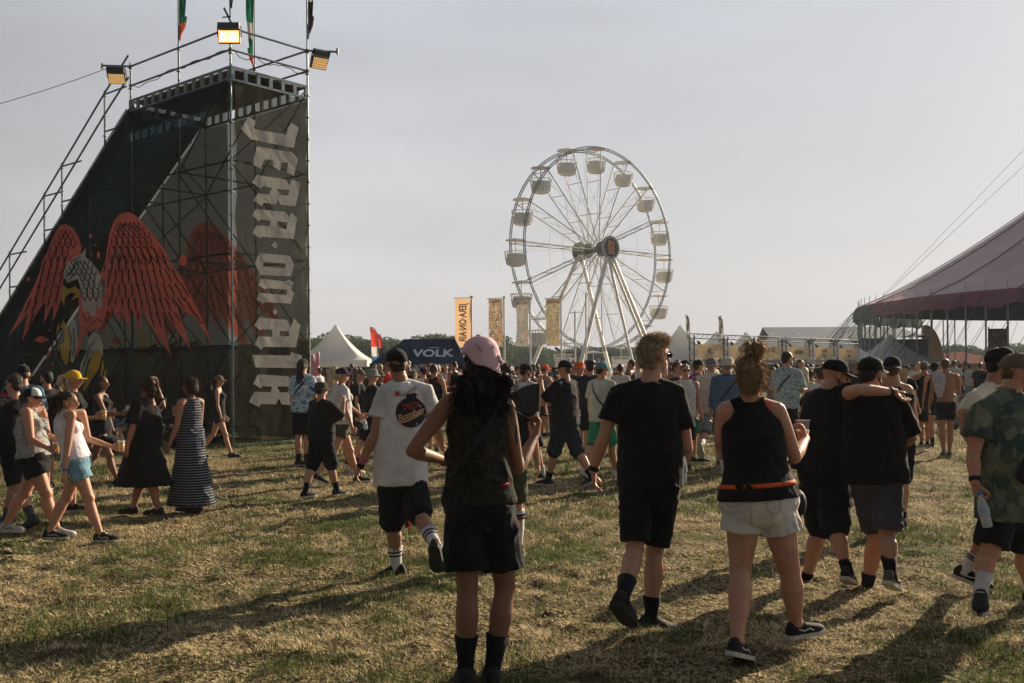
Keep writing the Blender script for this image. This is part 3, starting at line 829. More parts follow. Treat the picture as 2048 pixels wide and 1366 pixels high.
# ================================================================ ferris wheel
def wheel():
    n = Vector((math.sin(R(39)), -math.cos(R(39)), 0))      # axle, towards the camera
    t = Vector((math.cos(R(39)), math.sin(R(39)), 0))       # horizontal in the wheel's plane
    up = Vector((0, 0, 1))
    Y = 95.0
    c = at(1189, 500, Y); RR = 9.62; hw = .98
    T = thing('ferris_wheel', 'white ferris wheel with sixteen gondolas behind the crowd', 'ferris wheel', (c.x, c.y, 0))
    def rp(a, r, s): return c + t * (r * math.sin(a)) + up * (r * math.cos(a)) + n * s
    RIM = mat('wheel_rim', (.13, .16, .16), .5, .2, 3, .1, 20, .3)
    for s in (-hw, hw):
        m = MB()
        for rr_ in (RR, RR - .22):
            m.tube([rp(2*math.pi*i/96, rr_, s) for i in range(97)], .042, 6, ref=n, cap=False)
        for i in range(160):
            a0, a1 = 2*math.pi*i/160, 2*math.pi*(i+.5)/160
            m.tube([rp(a0, RR, s), rp(a1, RR - .22, s)], .025, 4); m.tube([rp(a1, RR - .22, s), rp(a0 + 2*math.pi/160, RR, s)], .025, 4)
        m.build('rim', RIM, T)
    SP = mat('spoke_steel', (.72, .70, .66), .5, .12, 2, .1, 30, 0, .4)
    for k in range(16):
        a = 2*math.pi*k/16
        for s in (-hw, hw):
            MB().tube([rp(a - .13, .75, s * .75), rp(a, RR, s)], .055, 5).build('spoke', SP, T)
        m = MB()
        for f_ in (.36, .68, .97):
            m.tube([rp(a, RR * f_, -hw), rp(a, RR * f_, hw)], .035, 4)
        for (f0, f1) in ((.36, .68), (.68, .97), (.08, .36)):
            m.tube([rp(a, RR * f0, -hw), rp(a, RR * f1, hw)], .016, 4); m.tube([rp(a, RR * f0, hw), rp(a, RR * f1, -hw)], .016, 4)
        m.build('spoke_brace', SP, T)
        m = MB()
        for s in (-hw, hw):
            m.tube([rp(a, RR * .52, s), rp(a + 2*math.pi/16, RR * .52, s)], .011, 4)
        m.build('stay_wire', SP, T)
        m = MB()
        for s in (-hw, hw): m.tube([rp(a, .7, s * .7), rp(a + .35, RR * .97, s)], .011, 4)
        m.build('stay_wire', SP, T)
    # hub, disc with lettering
    m = MB(); m.tube([c - n * 2.0, c + n * 1.9], .28, 16); m.build('axle', DARKST, T)
    for s in (-.95, .95):
        MB().tube([c + n * (s - .06), c + n * (s + .06)], .72, 24).build('hub_flange', mat('hub_grey', (.20, .22, .21), .5, .2, 3, .1, 30, .3), T)
    MB().tube([c - n * 2.15, c - n * 2.0], .95, 20).build('hub_flange', mat('hub_grey', (.2, .22, .21)), T)
    d = MB().tube([c + n * 2.05, c + n * 2.25], 1.12, 40); d = d.build('hub_sign', mat('sign_ring', (.38, .41, .42), .5), T)
    MB().tube([c + n * 2.252, c + n * 2.275], .88, 40).build('sign_face', mat('sign_dark', (.012, .028, .032), .5, .5, 4), d)
    OR = mat('sign_orange', (.75, .36, .15), .6)
    o = c + n * 2.285
    for txt, dy, sz in (('JERA', .40, .62), ('ON AIR', 0, .40), ('2026', -.40, .62)):
        lettering('sign_text', txt, sz, basis(o + up * dy, t, up), OR, d, .004, .018, .72 if sz > .5 else .62)
    m = MB(); m.flat([o + t*.55 + up*.28, o + t*.78 + up*.05, o + t*.82 + up*.22]); m.flat([o - t*.75 - up*.1, o - t*.55 - up*.42, o - t*.6 - up*.2]); m.build('sign_mark', mat('sign_mark', (.55, .18, .14)), d)
    # legs
    for s in (2.0, -2.0):
        for dx in (-5.6, 5.6):
            p, q = c + n * s, Vector((c.x, c.y, .7)) + t * dx + n * (s * 1.75)
            ax = (q - p).normalized(); sd = n
            MB().tube([p, q], [(.24, .18), (.28, .20)], 4, ref=t).build('support_leg', WHITEST, T)
    for s, dx in ((2.0, -1.6), (2.0, 1.5)):
        MB().tube([c + n * 1.6, Vector((c.x, c.y, .7)) + t * dx * .4 + n * 7.5 * (1 if dx > 0 else .8)], .13, 8).build('support_strut', WHITEST, T)
    # base
    for dx in (-5.6, 5.6):
        MB().obox(Vector((c.x, c.y, .25)) + t * (dx - .3) - n * 4.2, t * .6, n * 8.4, up * .45).build('base_beam', WHITEST, T)
    for s in (-3.6, 3.6):
        MB().obox(Vector((c.x, c.y, .25)) - t * 7.5 + n * (s - .2), t * 15, n * .4, up * .35).build('base_beam', WHITEST, T)
    MB().obox(Vector((c.x, c.y, .7)) - t * 4 - n * 3.2, t * 8, n * 6.4, up * .12).build('platform', mat('platform_grey', (.3, .3, .28)), T)
    m = MB()
    for i in range(33):
        p = Vector((c.x, c.y, .82)) - t * 8 + n * 4.4 + t * (i * .5); m.tube([p, p + up * 1.1], .03, 4)
    for z in (0.1, .55, 1.1):
        p = Vector((c.x, c.y, .82 + z)) - t * 8 + n * 4.4; m.tube([p, p + t * 16], .035, 4)
    m.build('guard_fence', WHITEST, T)
    # machinery clusters by the left leg foot
    m = MB(); rg = random.Random(2)
    for i in range(26):
        p = Vector((c.x, c.y, 1 + rg.random() * 2.2)) - t * (4.2 + rg.random() * 2.2) + n * (2.2 + rg.random())
        q = p + Vector((rg.uniform(-.7, .7), rg.uniform(-.5, .5), rg.uniform(-.6, .8)))
        m.tube([p, q], rg.uniform(.05, .16), 6)
    m.build('drive_unit', DARKST, T)
    # gondolas
    TUB = mat('gondola_white', (.82, .81, .78), .45, .08, 2, .05, 20)
    first = None
    for k in range(16):
        a = 2*math.pi*k/16 + R(1.5)
        h = rp(a, RR + .12, 0)
        if first is None:
            m = MB()
            N_ = 10
            prof = [(.40, -2.42), (.78, -2.30), (.90, -1.62), (.95, -1.35)]
            # solid lower bowl
            rings = []
            for (r_, z_) in prof:
                rings.append([h + t*(r_*math.cos(2*math.pi*i/N_)) + n*(r_*.9*math.sin(2*math.pi*i/N_)) + up*z_ for i in range(N_)])
            for rg_ in rings: m.v += [tuple(p) for p in rg_]
            for j in range(len(prof)-1):
                for i in range(N_):
                    if j == 2 and i % 5 in (0, 1): continue
                    m.f.append((j*N_+i, j*N_+(i+1)%N_, (j+1)*N_+(i+1)%N_, (j+1)*N_+i)); m.mi.append(0)
            m.f.append(tuple(range(N_))); m.mi.append(0)
            first = m.build('gondola', TUB, T)
            m = MB()
            for i in range(20):
                a_ = 2*math.pi*i/20
                m.tube([h + t*(.84*math.cos(a_)) + n*(.78*math.sin(a_)) + up*-2.2, h + t*(1.02*math.cos(a_)) + n*(.92*math.sin(a_)) + up*-1.12], .022, 4)
            m.tube([h + t*(1.03*math.cos(i*math.pi/12)) + n*(.93*math.sin(i*math.pi/12)) + up*-1.1 for i in range(25)], .03, 5, ref=up, cap=False)
            m.tube([h + up * -2.4, h], .04, 6)
            m.build('railing', WHITEST, first)
            m = MB(); m.v = [tuple(h + t*(1.0*math.cos(i*math.pi/3)) + n*(.95*math.sin(i*math.pi/3)) + up*(-.06)) for i in range(6)] + [tuple(h + up*.16)] + [tuple(h + t*(1.0*math.cos(i*math.pi/3)) + n*(.95*math.sin(i*math.pi/3)) + up*(-.10)) for i in range(6)]
            m.f = [(i, (i+1) % 6, 6) for i in range(6)] + [(i+7, (i+1) % 6 + 7, (i+1) % 6, i) for i in range(6)] + [tuple(range(12, 6, -1))]; m.mi = [0]*13
            m.build('canopy', TUB, first)
            for p in first.children: pass
            h0 = h.copy()
        else:
            g = first.copy(); C.objects.link(g); g.location = first.location + (h - h0)
            for ch in first.children:
                c2 = ch.copy(); C.objects.link(c2); c2.parent = g
    return T
wheel()
# ================================================================ tents, stalls, flags, barn, trees
PVC = sheer('white_pvc', (.80, .81, .80), 0, .40, .06, 1, .15, 1)
def pagoda(cx, Yd, half, eave, peak, label, group=None, valance=.38, yaw=0.0, name='pagoda_tent', legs=True):
    o = Vector((cx, Yd, 0))
    T = thing(name, label, 'tent', o, group)
    ca, sa = math.cos(yaw), math.sin(yaw)
    def W_(x, y, z): return o + Vector((x*ca - y*sa, x*sa + y*ca, z))
    m = MB(); N_ = 10; per = 6
    for j in range(N_ + 1):
        f_ = j / N_; r_ = half * (1 - f_); z = eave + (peak - eave) * (f_ ** 1.75 * .8 + f_ * .2)
        for sd in range(4):
            for i in range(per):
                u = -1 + 2 * i / per
                x, y = ((u, -1), (1, u), (-u, 1), (-1, -u))[sd]
                m.v.append(tuple(W_(x * max(r_, .04), y * max(r_, .04), z)))
    tot = 4 * per
    for j in range(N_):
        for i in range(tot):
            m.f.append((j*tot+i, j*tot+(i+1)%tot, (j+1)*tot+(i+1)%tot, (j+1)*tot+i)); m.mi.append(0)
    m.build('roof', PVC, T, True)
    m = MB()
    for sd in range(4):
        q = [(-1, -1), (1, -1), (1, 1), (-1, 1)][sd], [(1, -1), (1, 1), (-1, 1), (-1, -1)][sd]
        n_ = 24
        for i in range(n_):
            a = [q[0][k] + (q[1][k] - q[0][k]) * i / n_ for k in (0, 1)]; b = [q[0][k] + (q[1][k] - q[0][k]) * (i + 1) / n_ for k in (0, 1)]
            mid = [(a[k] + b[k]) / 2 for k in (0, 1)]
            P = [W_(a[0]*half, a[1]*half, eave), W_(b[0]*half, b[1]*half, eave), W_(b[0]*half, b[1]*half, eave - valance), W_(mid[0]*half, mid[1]*half, eave - valance - .07), W_(a[0]*half, a[1]*half, eave - valance)]
            m.add(P, [(0, 1, 2, 3, 4)])
    m.build('valance', PVC, T)
    if legs:
        for x, y in ((-1, -1), (1, -1), (1, 1), (-1, 1)):
            MB().tube([W_(x*half*.98, y*half*.98, 0), W_(x*half*.98, y*half*.98, eave)], .05, 6).build('leg', STEEL, T)
    return T
p = at(672, 740, 62)
pagoda(p.x, 62, 2.25, 2.25, 4.5, 'white pointed pagoda tent beside the lettered side of the tower')
# dark stall under the white pagoda
def counter(x0, x1, Y, z0, z1, col, name, label, cat, depth=2.0):
    T = thing(name, label, cat, ((x0+x1)/2, Y, 0))
    m = MB(); m.box((x0, Y, 0), (x1, Y + .08, z1)); m.build('front_board', col, T)
    m = MB(); m.box((x0 - .1, Y - .1, z1), (x1 + .1, Y + .7, z1 + .05)); m.build('counter_top', DARKST, T)
    m = MB(); m.box((x0, Y + depth, 0), (x1, Y + depth + .06, 2.1)); m.build('back_wall', col, T)
    return T
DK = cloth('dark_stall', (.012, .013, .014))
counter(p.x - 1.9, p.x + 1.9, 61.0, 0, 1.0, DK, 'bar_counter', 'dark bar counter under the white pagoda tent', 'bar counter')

# ---- blue sales tent with lettering
def volk():
    Y = 40.0
    T = thing('sales_tent', 'dark blue peaked sales tent with white lettering on roof and valance', 'tent', at(850, 738, Y).to_2d().to_3d())
    BL = sheer('navy_canvas', (.012, .028, .075), 0, .25, .7, 1.2, .4, 2)
    def q(px, py, d=0): return at(px, py, Y + d)
    ov = lambda px, py, d: at(px, py, Y + d)
    f0, f1 = q(768, 727), q(932, 727)
    z0 = f0.z; zt = at(0, 684, Y + 1.3).z
    xl, xr = f0.x, f1.x
    rx0, rx1 = q(806, 684).x * 1.03, q(906, 684).x * 1.0
    D = 3.0
    V = [(xl, Y, z0), (xr, Y, z0), (xr, Y + D, z0), (xl, Y + D, z0), (rx0, Y + 1.3, zt), (rx1, Y + 1.3, zt)]
    roof = MB().add(V, [(0, 1, 5, 4), (1, 2, 5), (2, 3, 4, 5), (3, 0, 4)]).build('roof', BL, T)
    zv = z0 - .26
    VV = MB().add([(xl, Y, z0), (xr, Y, z0), (xr, Y, zv), (xl, Y, zv), (xl, Y + D, z0), (xl, Y + D, zv), (xr, Y + D, z0), (xr, Y + D, zv)], [(0, 1, 2, 3), (0, 3, 5, 4), (1, 2, 7, 6)]).build('valance', mat('valance_navy', (.008, .01, .02), .9), T)
    LT = mat('pale_lettering', (.50, .58, .68), .8)
    n1_ = Vector((0, 1.3, zt - z0)).normalized()
    c = Vector((at(866, 710, Y + .5).x, Y + .50, z0 + (zt - z0) * .5 / 1.3)) + Vector((0, -.012, .01))
    lettering('lettering', 'VOLK', .66, basis(c, (1, 0, 0), n1_), LT, roof, .002, .022, .95)
    w_ = MB(); c2 = c + n1_ * .36
    X = Vector((1, 0, 0))
    w_.flat([c2 - X*.30, c2 - X*.06 + n1_*.07, c2 + X*.06 + n1_*.07, c2 + X*.30, c2 + X*.04 + n1_*.02, c2 - X*.04 + n1_*.02])
    w_.build('emblem', LT, roof)
    vy = Y - .006
    c3 = Vector((at(870, 729, Y).x, vy, (z0 + zv) / 2))
    lettering('lettering', 'VOLK FLANNEL', .21, basis(c3, (1, 0, 0), (0, 0, 1)), LT, VV, .001, .008, .82)
    lettering('lettering', 'L', .21, basis(Vector((at(817, 729, Y).x, vy, (z0 + zv) / 2)), (1, 0, 0), (0, 0, 1)), LT, VV, .001, .008, .6)
    for px in (833, 906):
        c4 = Vector((at(px, 729, Y).x, vy, (z0 + zv) / 2)); m = MB(); Z = Vector((0, 0, 1))
        m.flat([c4 + X*-.13 + Z*.06, c4 + X*-.04 + Z*.06, c4 + Z*.02, c4 + X*.04 + Z*.06, c4 + X*.13 + Z*.06, c4 + X*.10 + Z*.03, c4 + X*.04 + Z*.02, c4 + X*.02 - Z*.07, c4 - X*.02 - Z*.07, c4 - X*.04 + Z*.02, c4 - X*.10 + Z*.03])
        m.build('emblem', LT, VV)
    for x in (xl + .05, (xl + xr) / 2, xr - .05):
        MB().tube([(x, Y + .05, 0), (x, Y + .05, z0)], .03, 5).build('leg', DARKST, T)
    MB().box((xl + .1, Y + D - .1, 0), (xr - .1, Y + D, z0)).build('back_wall', DK, T)
    MB().box((xl + .1, Y + .9, 0), (xr - .2, Y + 1.3, .9)).build('sales_table', DK, T)
    return xl, xr, z0, zt
xl, xr, z0, zt = volk()
T = thing('sales_tent', 'second smaller dark blue tent peak left of the lettered one', 'tent', (xl - .3, 43, 0))
MB().add([(xl - .9, 42.2, z0), (xl + 1.6, 42.2, z0), (xl + 1.6, 45.2, z0), (xl - .9, 45.2, z0), (xl + .15, 43.7, zt - .12), (xl + 1.6, 43.7, zt - .12)], [(0, 1, 5, 4), (1, 2, 5), (2, 3, 4, 5), (3, 0, 4)]).build('roof', sheer('navy_canvas', (0, 0, 0)), T)
MB().box((xl - .9, 42.2, z0 - .28), (xl + 1.6, 42.23, z0)).build('valance', mat('valance_navy', (0, 0, 0)), T)
for x in (xl - .85, xl + 1.5): MB().tube([(x, 42.25, 0), (x, 42.25, z0)], .03, 5).build('leg', DARKST, T)
# poster screens in front of the tent
T = thing('notice_board', 'pale notice board leaning under the lettered blue tent', 'board', at(828, 745, 38).to_2d().to_3d())
b0 = at(815, 752, 38); b1 = at(841, 735, 38)
MB().box((b0.x, 38, b0.z), (b1.x, 38.04, b1.z)).build('panel', mat('pale_panel', (.35, .42, .44), .7, .3, 3), T)
for x in (b0.x + .05, b1.x - .05): MB().tube([(x, 38.02, 0), (x, 38.02, b0.z)], .02, 5).build('leg', DARKST, T)

# ---- feather flags
def feather(px_pole, py_top, Y, wpx, cols, label, text=None, side=-1, body=None):
    base = at(px_pole, 740, Y); base.z = 0
    top = at(px_pole, py_top, Y).z
    T = thing('feather_flag', label, 'flag', base, None)
    w = wpx / F * Y
    cur = [(0, 0), (0, top * .80), (side * w * .12, top * .92), (side * w * .5, top * .985), (side * w * .95, top)]
    MB().tube([base + Vector((x, 0, z)) for x, z in cur], .02, 5).build('pole', DARKST, T)
    zb = 1.0 if body is None else body
    n_ = len(cols)
    for k, c in enumerate(cols):
        m = MB(); rows = 8
        for i in range(rows + 1):
            f_ = (k + i / rows) / n_
            z = zb + (top - zb) * (1 - f_)
            xo = 0
            if f_ < .18: xo = side * w * (1 - (f_ / .18)) ** 2 * .95
            xi = side * w * (.95 - .25 * f_)
            for j in range(4):
                u = j / 3
                m.v.append((base.x + xo + (xi - xo) * u, base.y + .06 * math.sin(u * 5 + f_ * 7), z - (.02 if j else 0)))
        for i in range(rows):
            for j in range(3):
                q = i * 4 + j; m.f.append((q, q+1, q+5, q+4)); m.mi.append(0)
        cl = m.build('flag_cloth', c, T, True)
    if text:
        c = base + Vector((side * w * .52, -.09, zb + (top - zb) * .62))
        lettering('lettering', text[0], w * .62, basis(c, (0, 0, 1), (-1, 0, 0)), text[1], T, .001, .01)
    return T
RD = sheer('flag_red', (.62, .07, .05), 0, .45); BU = sheer('flag_blue', (.04, .16, .38), 0, .45); WH = sheer('flag_white', (.62, .60, .58), 0, .45); GRY = sheer('flag_grey', (.38, .38, .38), 0, .4)
feather(757, 654, 44, 17, [RD, RD, WH, BU, BU], 'red white and blue feather flag left of the blue tent', None, -1, 1.4)
feather(766, 668, 47, 9, [RD, KF, RD], 'narrow red and black feather flag behind the red and blue one', None, -1, 1.4)
feather(1380, 629, 60, 9, [GRY, GRY], 'left grey feather flag above the stall row', ('IMPERICON', KF), -1, 3.4)
feather(1447, 633, 60, 11, [GRY, GRY], 'right grey feather flag above the stall row', ('IMPERICON', KF), -1, 3.4)
# small red dome tent behind the orange banner
o = at(957, 700, 70)
T = thing('dome_tent', 'small red and black dome top behind the orange banner flag', 'tent', (o.x, 70, 0))
m = MB(); m.ell((o.x, 70, at(957, 684, 70).z - .2), (.42, .4, .75), 12, 8); m.build('dome', mat('dome_red', (.35, .02, .03), .6), T)
MB().tube([(o.x, 70, 0), (o.x, 70, at(957, 684, 70).z - .7)], .3, 8).build('post', DARKST, T)

# ---- four banner flags on white poles
TXT = mat('brown_lettering', (.30, .17, .10), .8)
def art(name, stops, scale, dist):
    m = ramp_mat(name, 'noise', stops, scale * 1.5, dist=dist)
    N, L = m.node_tree.nodes, m.node_tree.links; b = N['Principled BSDF']
    tr = N.new('ShaderNodeBsdfTranslucent'); src = b.inputs['Base Color'].links[0].from_socket; L.new(src, tr.inputs['Color'])
    ms = N.new('ShaderNodeMixShader'); ms.inputs[0].default_value = .5; L.new(b.outputs[0], ms.inputs[1]); L.new(tr.outputs[0], ms.inputs[2]); L.new(ms.outputs[0], N['Material Output'].inputs['Surface'])
    return m
def banner_flag(px, pxl, pxr, ytop, ybot, cloth_m, label, deco, kind):
    Y = 60.0
    base = at(px, 740, Y); base.z = 0
    T = thing('banner_flag', label, 'flag', base, 'banner flags in a row')
    ztop = at(px, ytop - 3, Y).z
    MB().tube([base, base + Vector((0, 0, ztop))], .055, 8).build('pole', mat('flagpole_white', (.80, .81, .80), .4, .05), T)
    MB().tube([base + Vector((0, 0, ztop)), base + Vector((0, 0, ztop + .06))], .085, 8).build('finial', mat('finial_red', (.5, .10, .05)), T)
    x0, x1 = at(pxl, 600, Y).x, at(pxr, 600, Y).x
    z0_, z1_ = at(pxl, ybot, Y).z, at(pxl, ytop, Y).z
    MB().tube([(x0 - .12, Y, z1_ + .02), (base.x + .1, Y, z1_ + .05)], .02, 5).build('crossbar', STEEL, T)
    m = MB(); nr, nc = 20, 8
    def P(u, v, off=0):
        pinch = .16 * math.sin(math.pi * v) * (kind == 2)
        x = x0 + (x1 - x0) * (u * (1 - pinch) + pinch * .7) 
        return (x, Y + .05 * math.sin(v * 7 + u * 3) * (1 - v * .3) - off, z1_ + (z0_ - z1_) * v)
    for j in range(nr + 1):
        for i in range(nc + 1): m.v.append(P(i / nc, j / nr))
    for j in range(nr):
        for i in range(nc):
            q = j*(nc+1)+i; m.f.append((q, q+1, q+nc+2, q+nc+1)); m.mi.append(0)
    cl = m.build('flag_cloth', cloth_m, T, True)
    w = x1 - x0
    if kind == 0:
        # lettering seen from behind, running down the flag
        me_txt = 'JERA·ON·AIR'
        c = Vector(P(.52, .5, .06))
        lettering('lettering', me_txt, .62, basis(c, (0, 0, -1), (-1, 0, 0)), TXT, cl, .001, .016, .66)
    else:
        c = Vector(P(.5, .055, .06))
        lettering('lettering', deco[0], .30, basis(c, (-1, 0, 0), (0, 0, 1)), deco[1], cl, .001, .01, .58)
        for name, col, n_, r0, r1 in []:
            m = MB()
            for i in range(n_):
                u, v = rg.uniform(.2, .8), rg.uniform(.18, .92); a0 = rg.uniform(0, 6.28); r_ = rg.uniform(r0, r1)
                pts = []
                for k in range(9):
                    aa = k * 2 * math.pi / 9; rr_ = r_ * rg.uniform(.55, 1.2)
                    uu = min(.96, max(.04, u + rr_ * math.cos(aa + a0) * .9)); vv = min(.97, max(.12, v + rr_ * math.sin(aa + a0) * .33))
                    pts.append(P(uu, vv, .075 + .004 * (i % 4)))
                m.flat(pts)
            m.build(name, col, cl)
ORG = sheer('orange_flag', (.66, .43, .24), 0, .5, .04); BRN = art('brown_artwork', [(0, (0.14, 0.09, 0.06)), (.40, (0.48, 0.30, 0.16)), (.46, (0.16, 0.12, 0.08)), (.52, (0.07, 0.05, 0.04)), (.55, (0.33, 0.25, 0.17)), (.60, (0.47, 0.45, 0.44)), (.66, (0.14, 0.09, 0.06))], 1.9, 2.2); GRN = art('greyblue_artwork', [(0, (0.14, 0.14, 0.11)), (.38, (0.45, 0.28, 0.20)), (.45, (0.07, 0.07, 0.06)), (.49, (0.16, 0.21, 0.21)), (.56, (0.33, 0.41, 0.42)), (.60, (0.07, 0.07, 0.07)), (.64, (0.39, 0.28, 0.20))], 2.0, 2.4); OLV = art('olive_artwork', [(0, (0.10, 0.10, 0.07)), (.40, (0.47, 0.36, 0.16)), (.46, (0.07, 0.07, 0.05)), (.51, (0.16, 0.15, 0.11)), (.57, (0.43, 0.39, 0.33)), (.61, (0.07, 0.07, 0.05)), (.66, (0.39, 0.23, 0.17))], 2.2, 2.6)
c_or = sheer('art_orange', (.62, .33, .14), 0, .4); c_gr = sheer('art_grey', (.40, .42, .42), 0, .4); c_bl = sheer('art_blue', (.18, .34, .38), 0, .4); c_dk = sheer('art_dark', (.05, .05, .045), 0, .4); c_pk = sheer('art_pink', (.50, .27, .20), 0, .4)
banner_flag(944, 910, 941, 597, 695, ORG, 'plain orange banner flag with dark lettering running down it', None, 0)
banner_flag(1009, 977, 1005, 598, 694, BRN, 'brown banner flag with orange and grey artwork and a grey patch in its middle', ('EAGLE', c_or, [('artwork', c_dk, 10, .12, .25), ('artwork', c_or, 12, .07, .18), ('artwork', c_gr, 5, .12, .24)]), 1)
banner_flag(1061, 1030, 1057, 600, 693, GRN, 'narrow waisted banner flag with pink top artwork and blue middle', ('VULTURE', c_bl, [('artwork', c_dk, 8, .1, .2), ('artwork', c_bl, 9, .12, .26), ('artwork', c_pk, 10, .08, .2)]), 2)
banner_flag(1123, 1092, 1119, 598, 692, OLV, 'olive banner flag with yellow and pink flower-like artwork, rightmost of the row', ('BUZZARD', c_pk, [('artwork', c_dk, 8, .1, .2), ('artwork', c_or, 14, .08, .2), ('artwork', c_gr, 6, .08, .2)]), 3)
# bare white poles under the wheel
for px, yt, lab in ((1150, 622, 'bare slim white pole standing in front of the wheel legs'), (1172, 585, 'tall grey pole leaning slightly before the wheel centre')):
    a = at(px, 740, 78); a.z = 0
    T = thing('pole', lab, 'pole', a); b = at(px, yt, 78)
    MB().tube([a, b], .07, 8).build('shaft', WHITEST, T); MB().tube([a, a + Vector((0, 0, .25))], .12, 8).build('foot', DARKST, T)
# dark sign boards at the wheel fence
a = at(1006, 772, 34); b = at(1046, 742, 34)
def board(px0, py0, px1, py1, Y, txt, label, size):
    a = at(px0, py1, Y); b = at(px1, py0, Y)
    T = thing('sign_board', label, 'sign', ((a.x+b.x)/2, Y, 0))
    MB().box((a.x, Y, a.z), (b.x, Y + .06, b.z)).build('panel', mat('board_black', (.012, .016, .017), .7), T)
    for x in (a.x + .1, b.x - .1): MB().tube([(x, Y + .03, 0), (x, Y + .03, a.z)], .03, 5).build('leg', DARKST, T)
    if txt: lettering('lettering', txt, size, basis(((a.x+b.x)/2, Y - .005, a.z + (b.z-a.z)*.32), (1, 0, 0), (0, 0, 1)), mat('board_white', (.55, .55, .52)), T, .001, .012)
board(1070, 745, 1112, 768, 48, 'FEEL', 'black board reading FEEL behind the crowd by the wheel', .50)
board(1010, 739, 1032, 762, 46, None, 'blank black board beside the wheel fence', .5)

# ---- inflatable hand
o = at(631, 740, 36)
T = thing('inflatable_hand', 'pink inflatable hand with raised fingers beside the tower', 'inflatable', (o.x, 36, 0))
PK = mat('pink_vinyl', (.58, .30, .38), .45, .05)
zb = at(631, 765, 36).z; zt_ = at(631, 701, 36).z
m = MB(); X = o.x
m.tube([(X, 36, zb), (X, 36, zb + .35), (X, 36, zb + .6)], [(.13, .09), (.16, .1), (.15, .09)], 12, ref=(1, 0, 0))
m.ell((X, 36, zb + .62), (.15, .09, .12))
m.build('palm', PK, T, True)
for dx, h in ((-.10, .42), (.095, .50)):
    MB().tube([(X + dx*.9, 36, zb + .55), (X + dx, 36, zb + .62 + h - .08), (X + dx, 36, zb + .62 + h)], [.062, .060, .03], 10).build('finger', PK, T, True)
MB().tube([(X, 35.93, zb + .60), (X, 35.88, zb + .70), (X, 35.9, zb + .78)], [.05, .05, .03], 8).build('finger', PK, T, True)
m = MB()
for i_, (dx_, dz_) in enumerate(((-.05, .22), (.03, .25), (-.03, .32), (.05, .34), (-.05, .42), (.02, .44))):
    m.tube([(X + dx_ + .018*math.cos(a_), 35.895, zb + dz_ + .022*math.sin(a_)) for a_ in (0, 1.2, 2.4, 3.6, 4.8)], .005, 4)
m.build('doodle', BLK, T)
MB().tube([(X, 36, .0), (X, 36, zb)], .02, 6).build('stick', DARKST, T)

# ---- merchandise row: truss gantry, yellow signs, pagodas behind
def truss(m, p, q, wd=.29, n=None):
    p, q = Vector(p), Vector(q); d = (q - p); L = d.length; u = d / L
    a = u.orthogonal().normalized() if abs(u.z) < .9 else Vector((1, 0, 0))
    if abs(u.z) < .9: a = Vector((0, 0, 1))
    b = u.cross(a)
    n = n or max(3, int(L / (wd * 1.1)))
    cs = [p + a * (i*wd/2) + b * (j*wd/2) for i, j in ((-1, -1), (1, -1), (1, 1), (-1, 1))]
    for c in cs: m.tube([c, c + d], .026, 5)
    for i in range(n):
        for k in range(4):
            c0, c1 = cs[k], cs[(k+1) % 4]
            if i % 2: c0, c1 = c1, c0
            m.tube([c0 + u * (L*i/n), c1 + u * (L*(i+1)/n)], .012, 3)
YL = sheer('ochre_sign', (.82, .69, .45), 0, .6, .06, 2, .2, 3); LD = mat('sign_ink', (.10, .115, .10), .8); LR = mat('sign_ink_red', (.50, .13, .08), .8); TR = mat('truss_alu', (.10, .11, .12), .4, .1, 3, 0, 30, .6)
edges = [1381, 1448, 1509, 1565, 1619, 1668, 1717]
deps = [60, 63, 66, 69, 72, 75, 78]
texts = [('ATTICUS', None, 0), ('IMPERICON', 'the core shop', 1), ('IMPERICON', 'the core shop', 1), ('SIGNING SESSIONS', None, 2), ('JERA ON AIR', 'MERCH', 3), ('JERA ON AIR', 'MERCH', 3)]
labs = ['leftmost truss stall with a bird drawing on its yellow sign', 'truss stall with big dark word on yellow sign, directly right of the bird sign', 'truss stall with big dark word on yellow sign, directly left of the signing stall', 'truss stall whose yellow sign reads SIGNING SESSIONS', 'truss stall with red word over MERCH, beside the signing stall', 'truss stall with red word over MERCH, behind the tent straps']
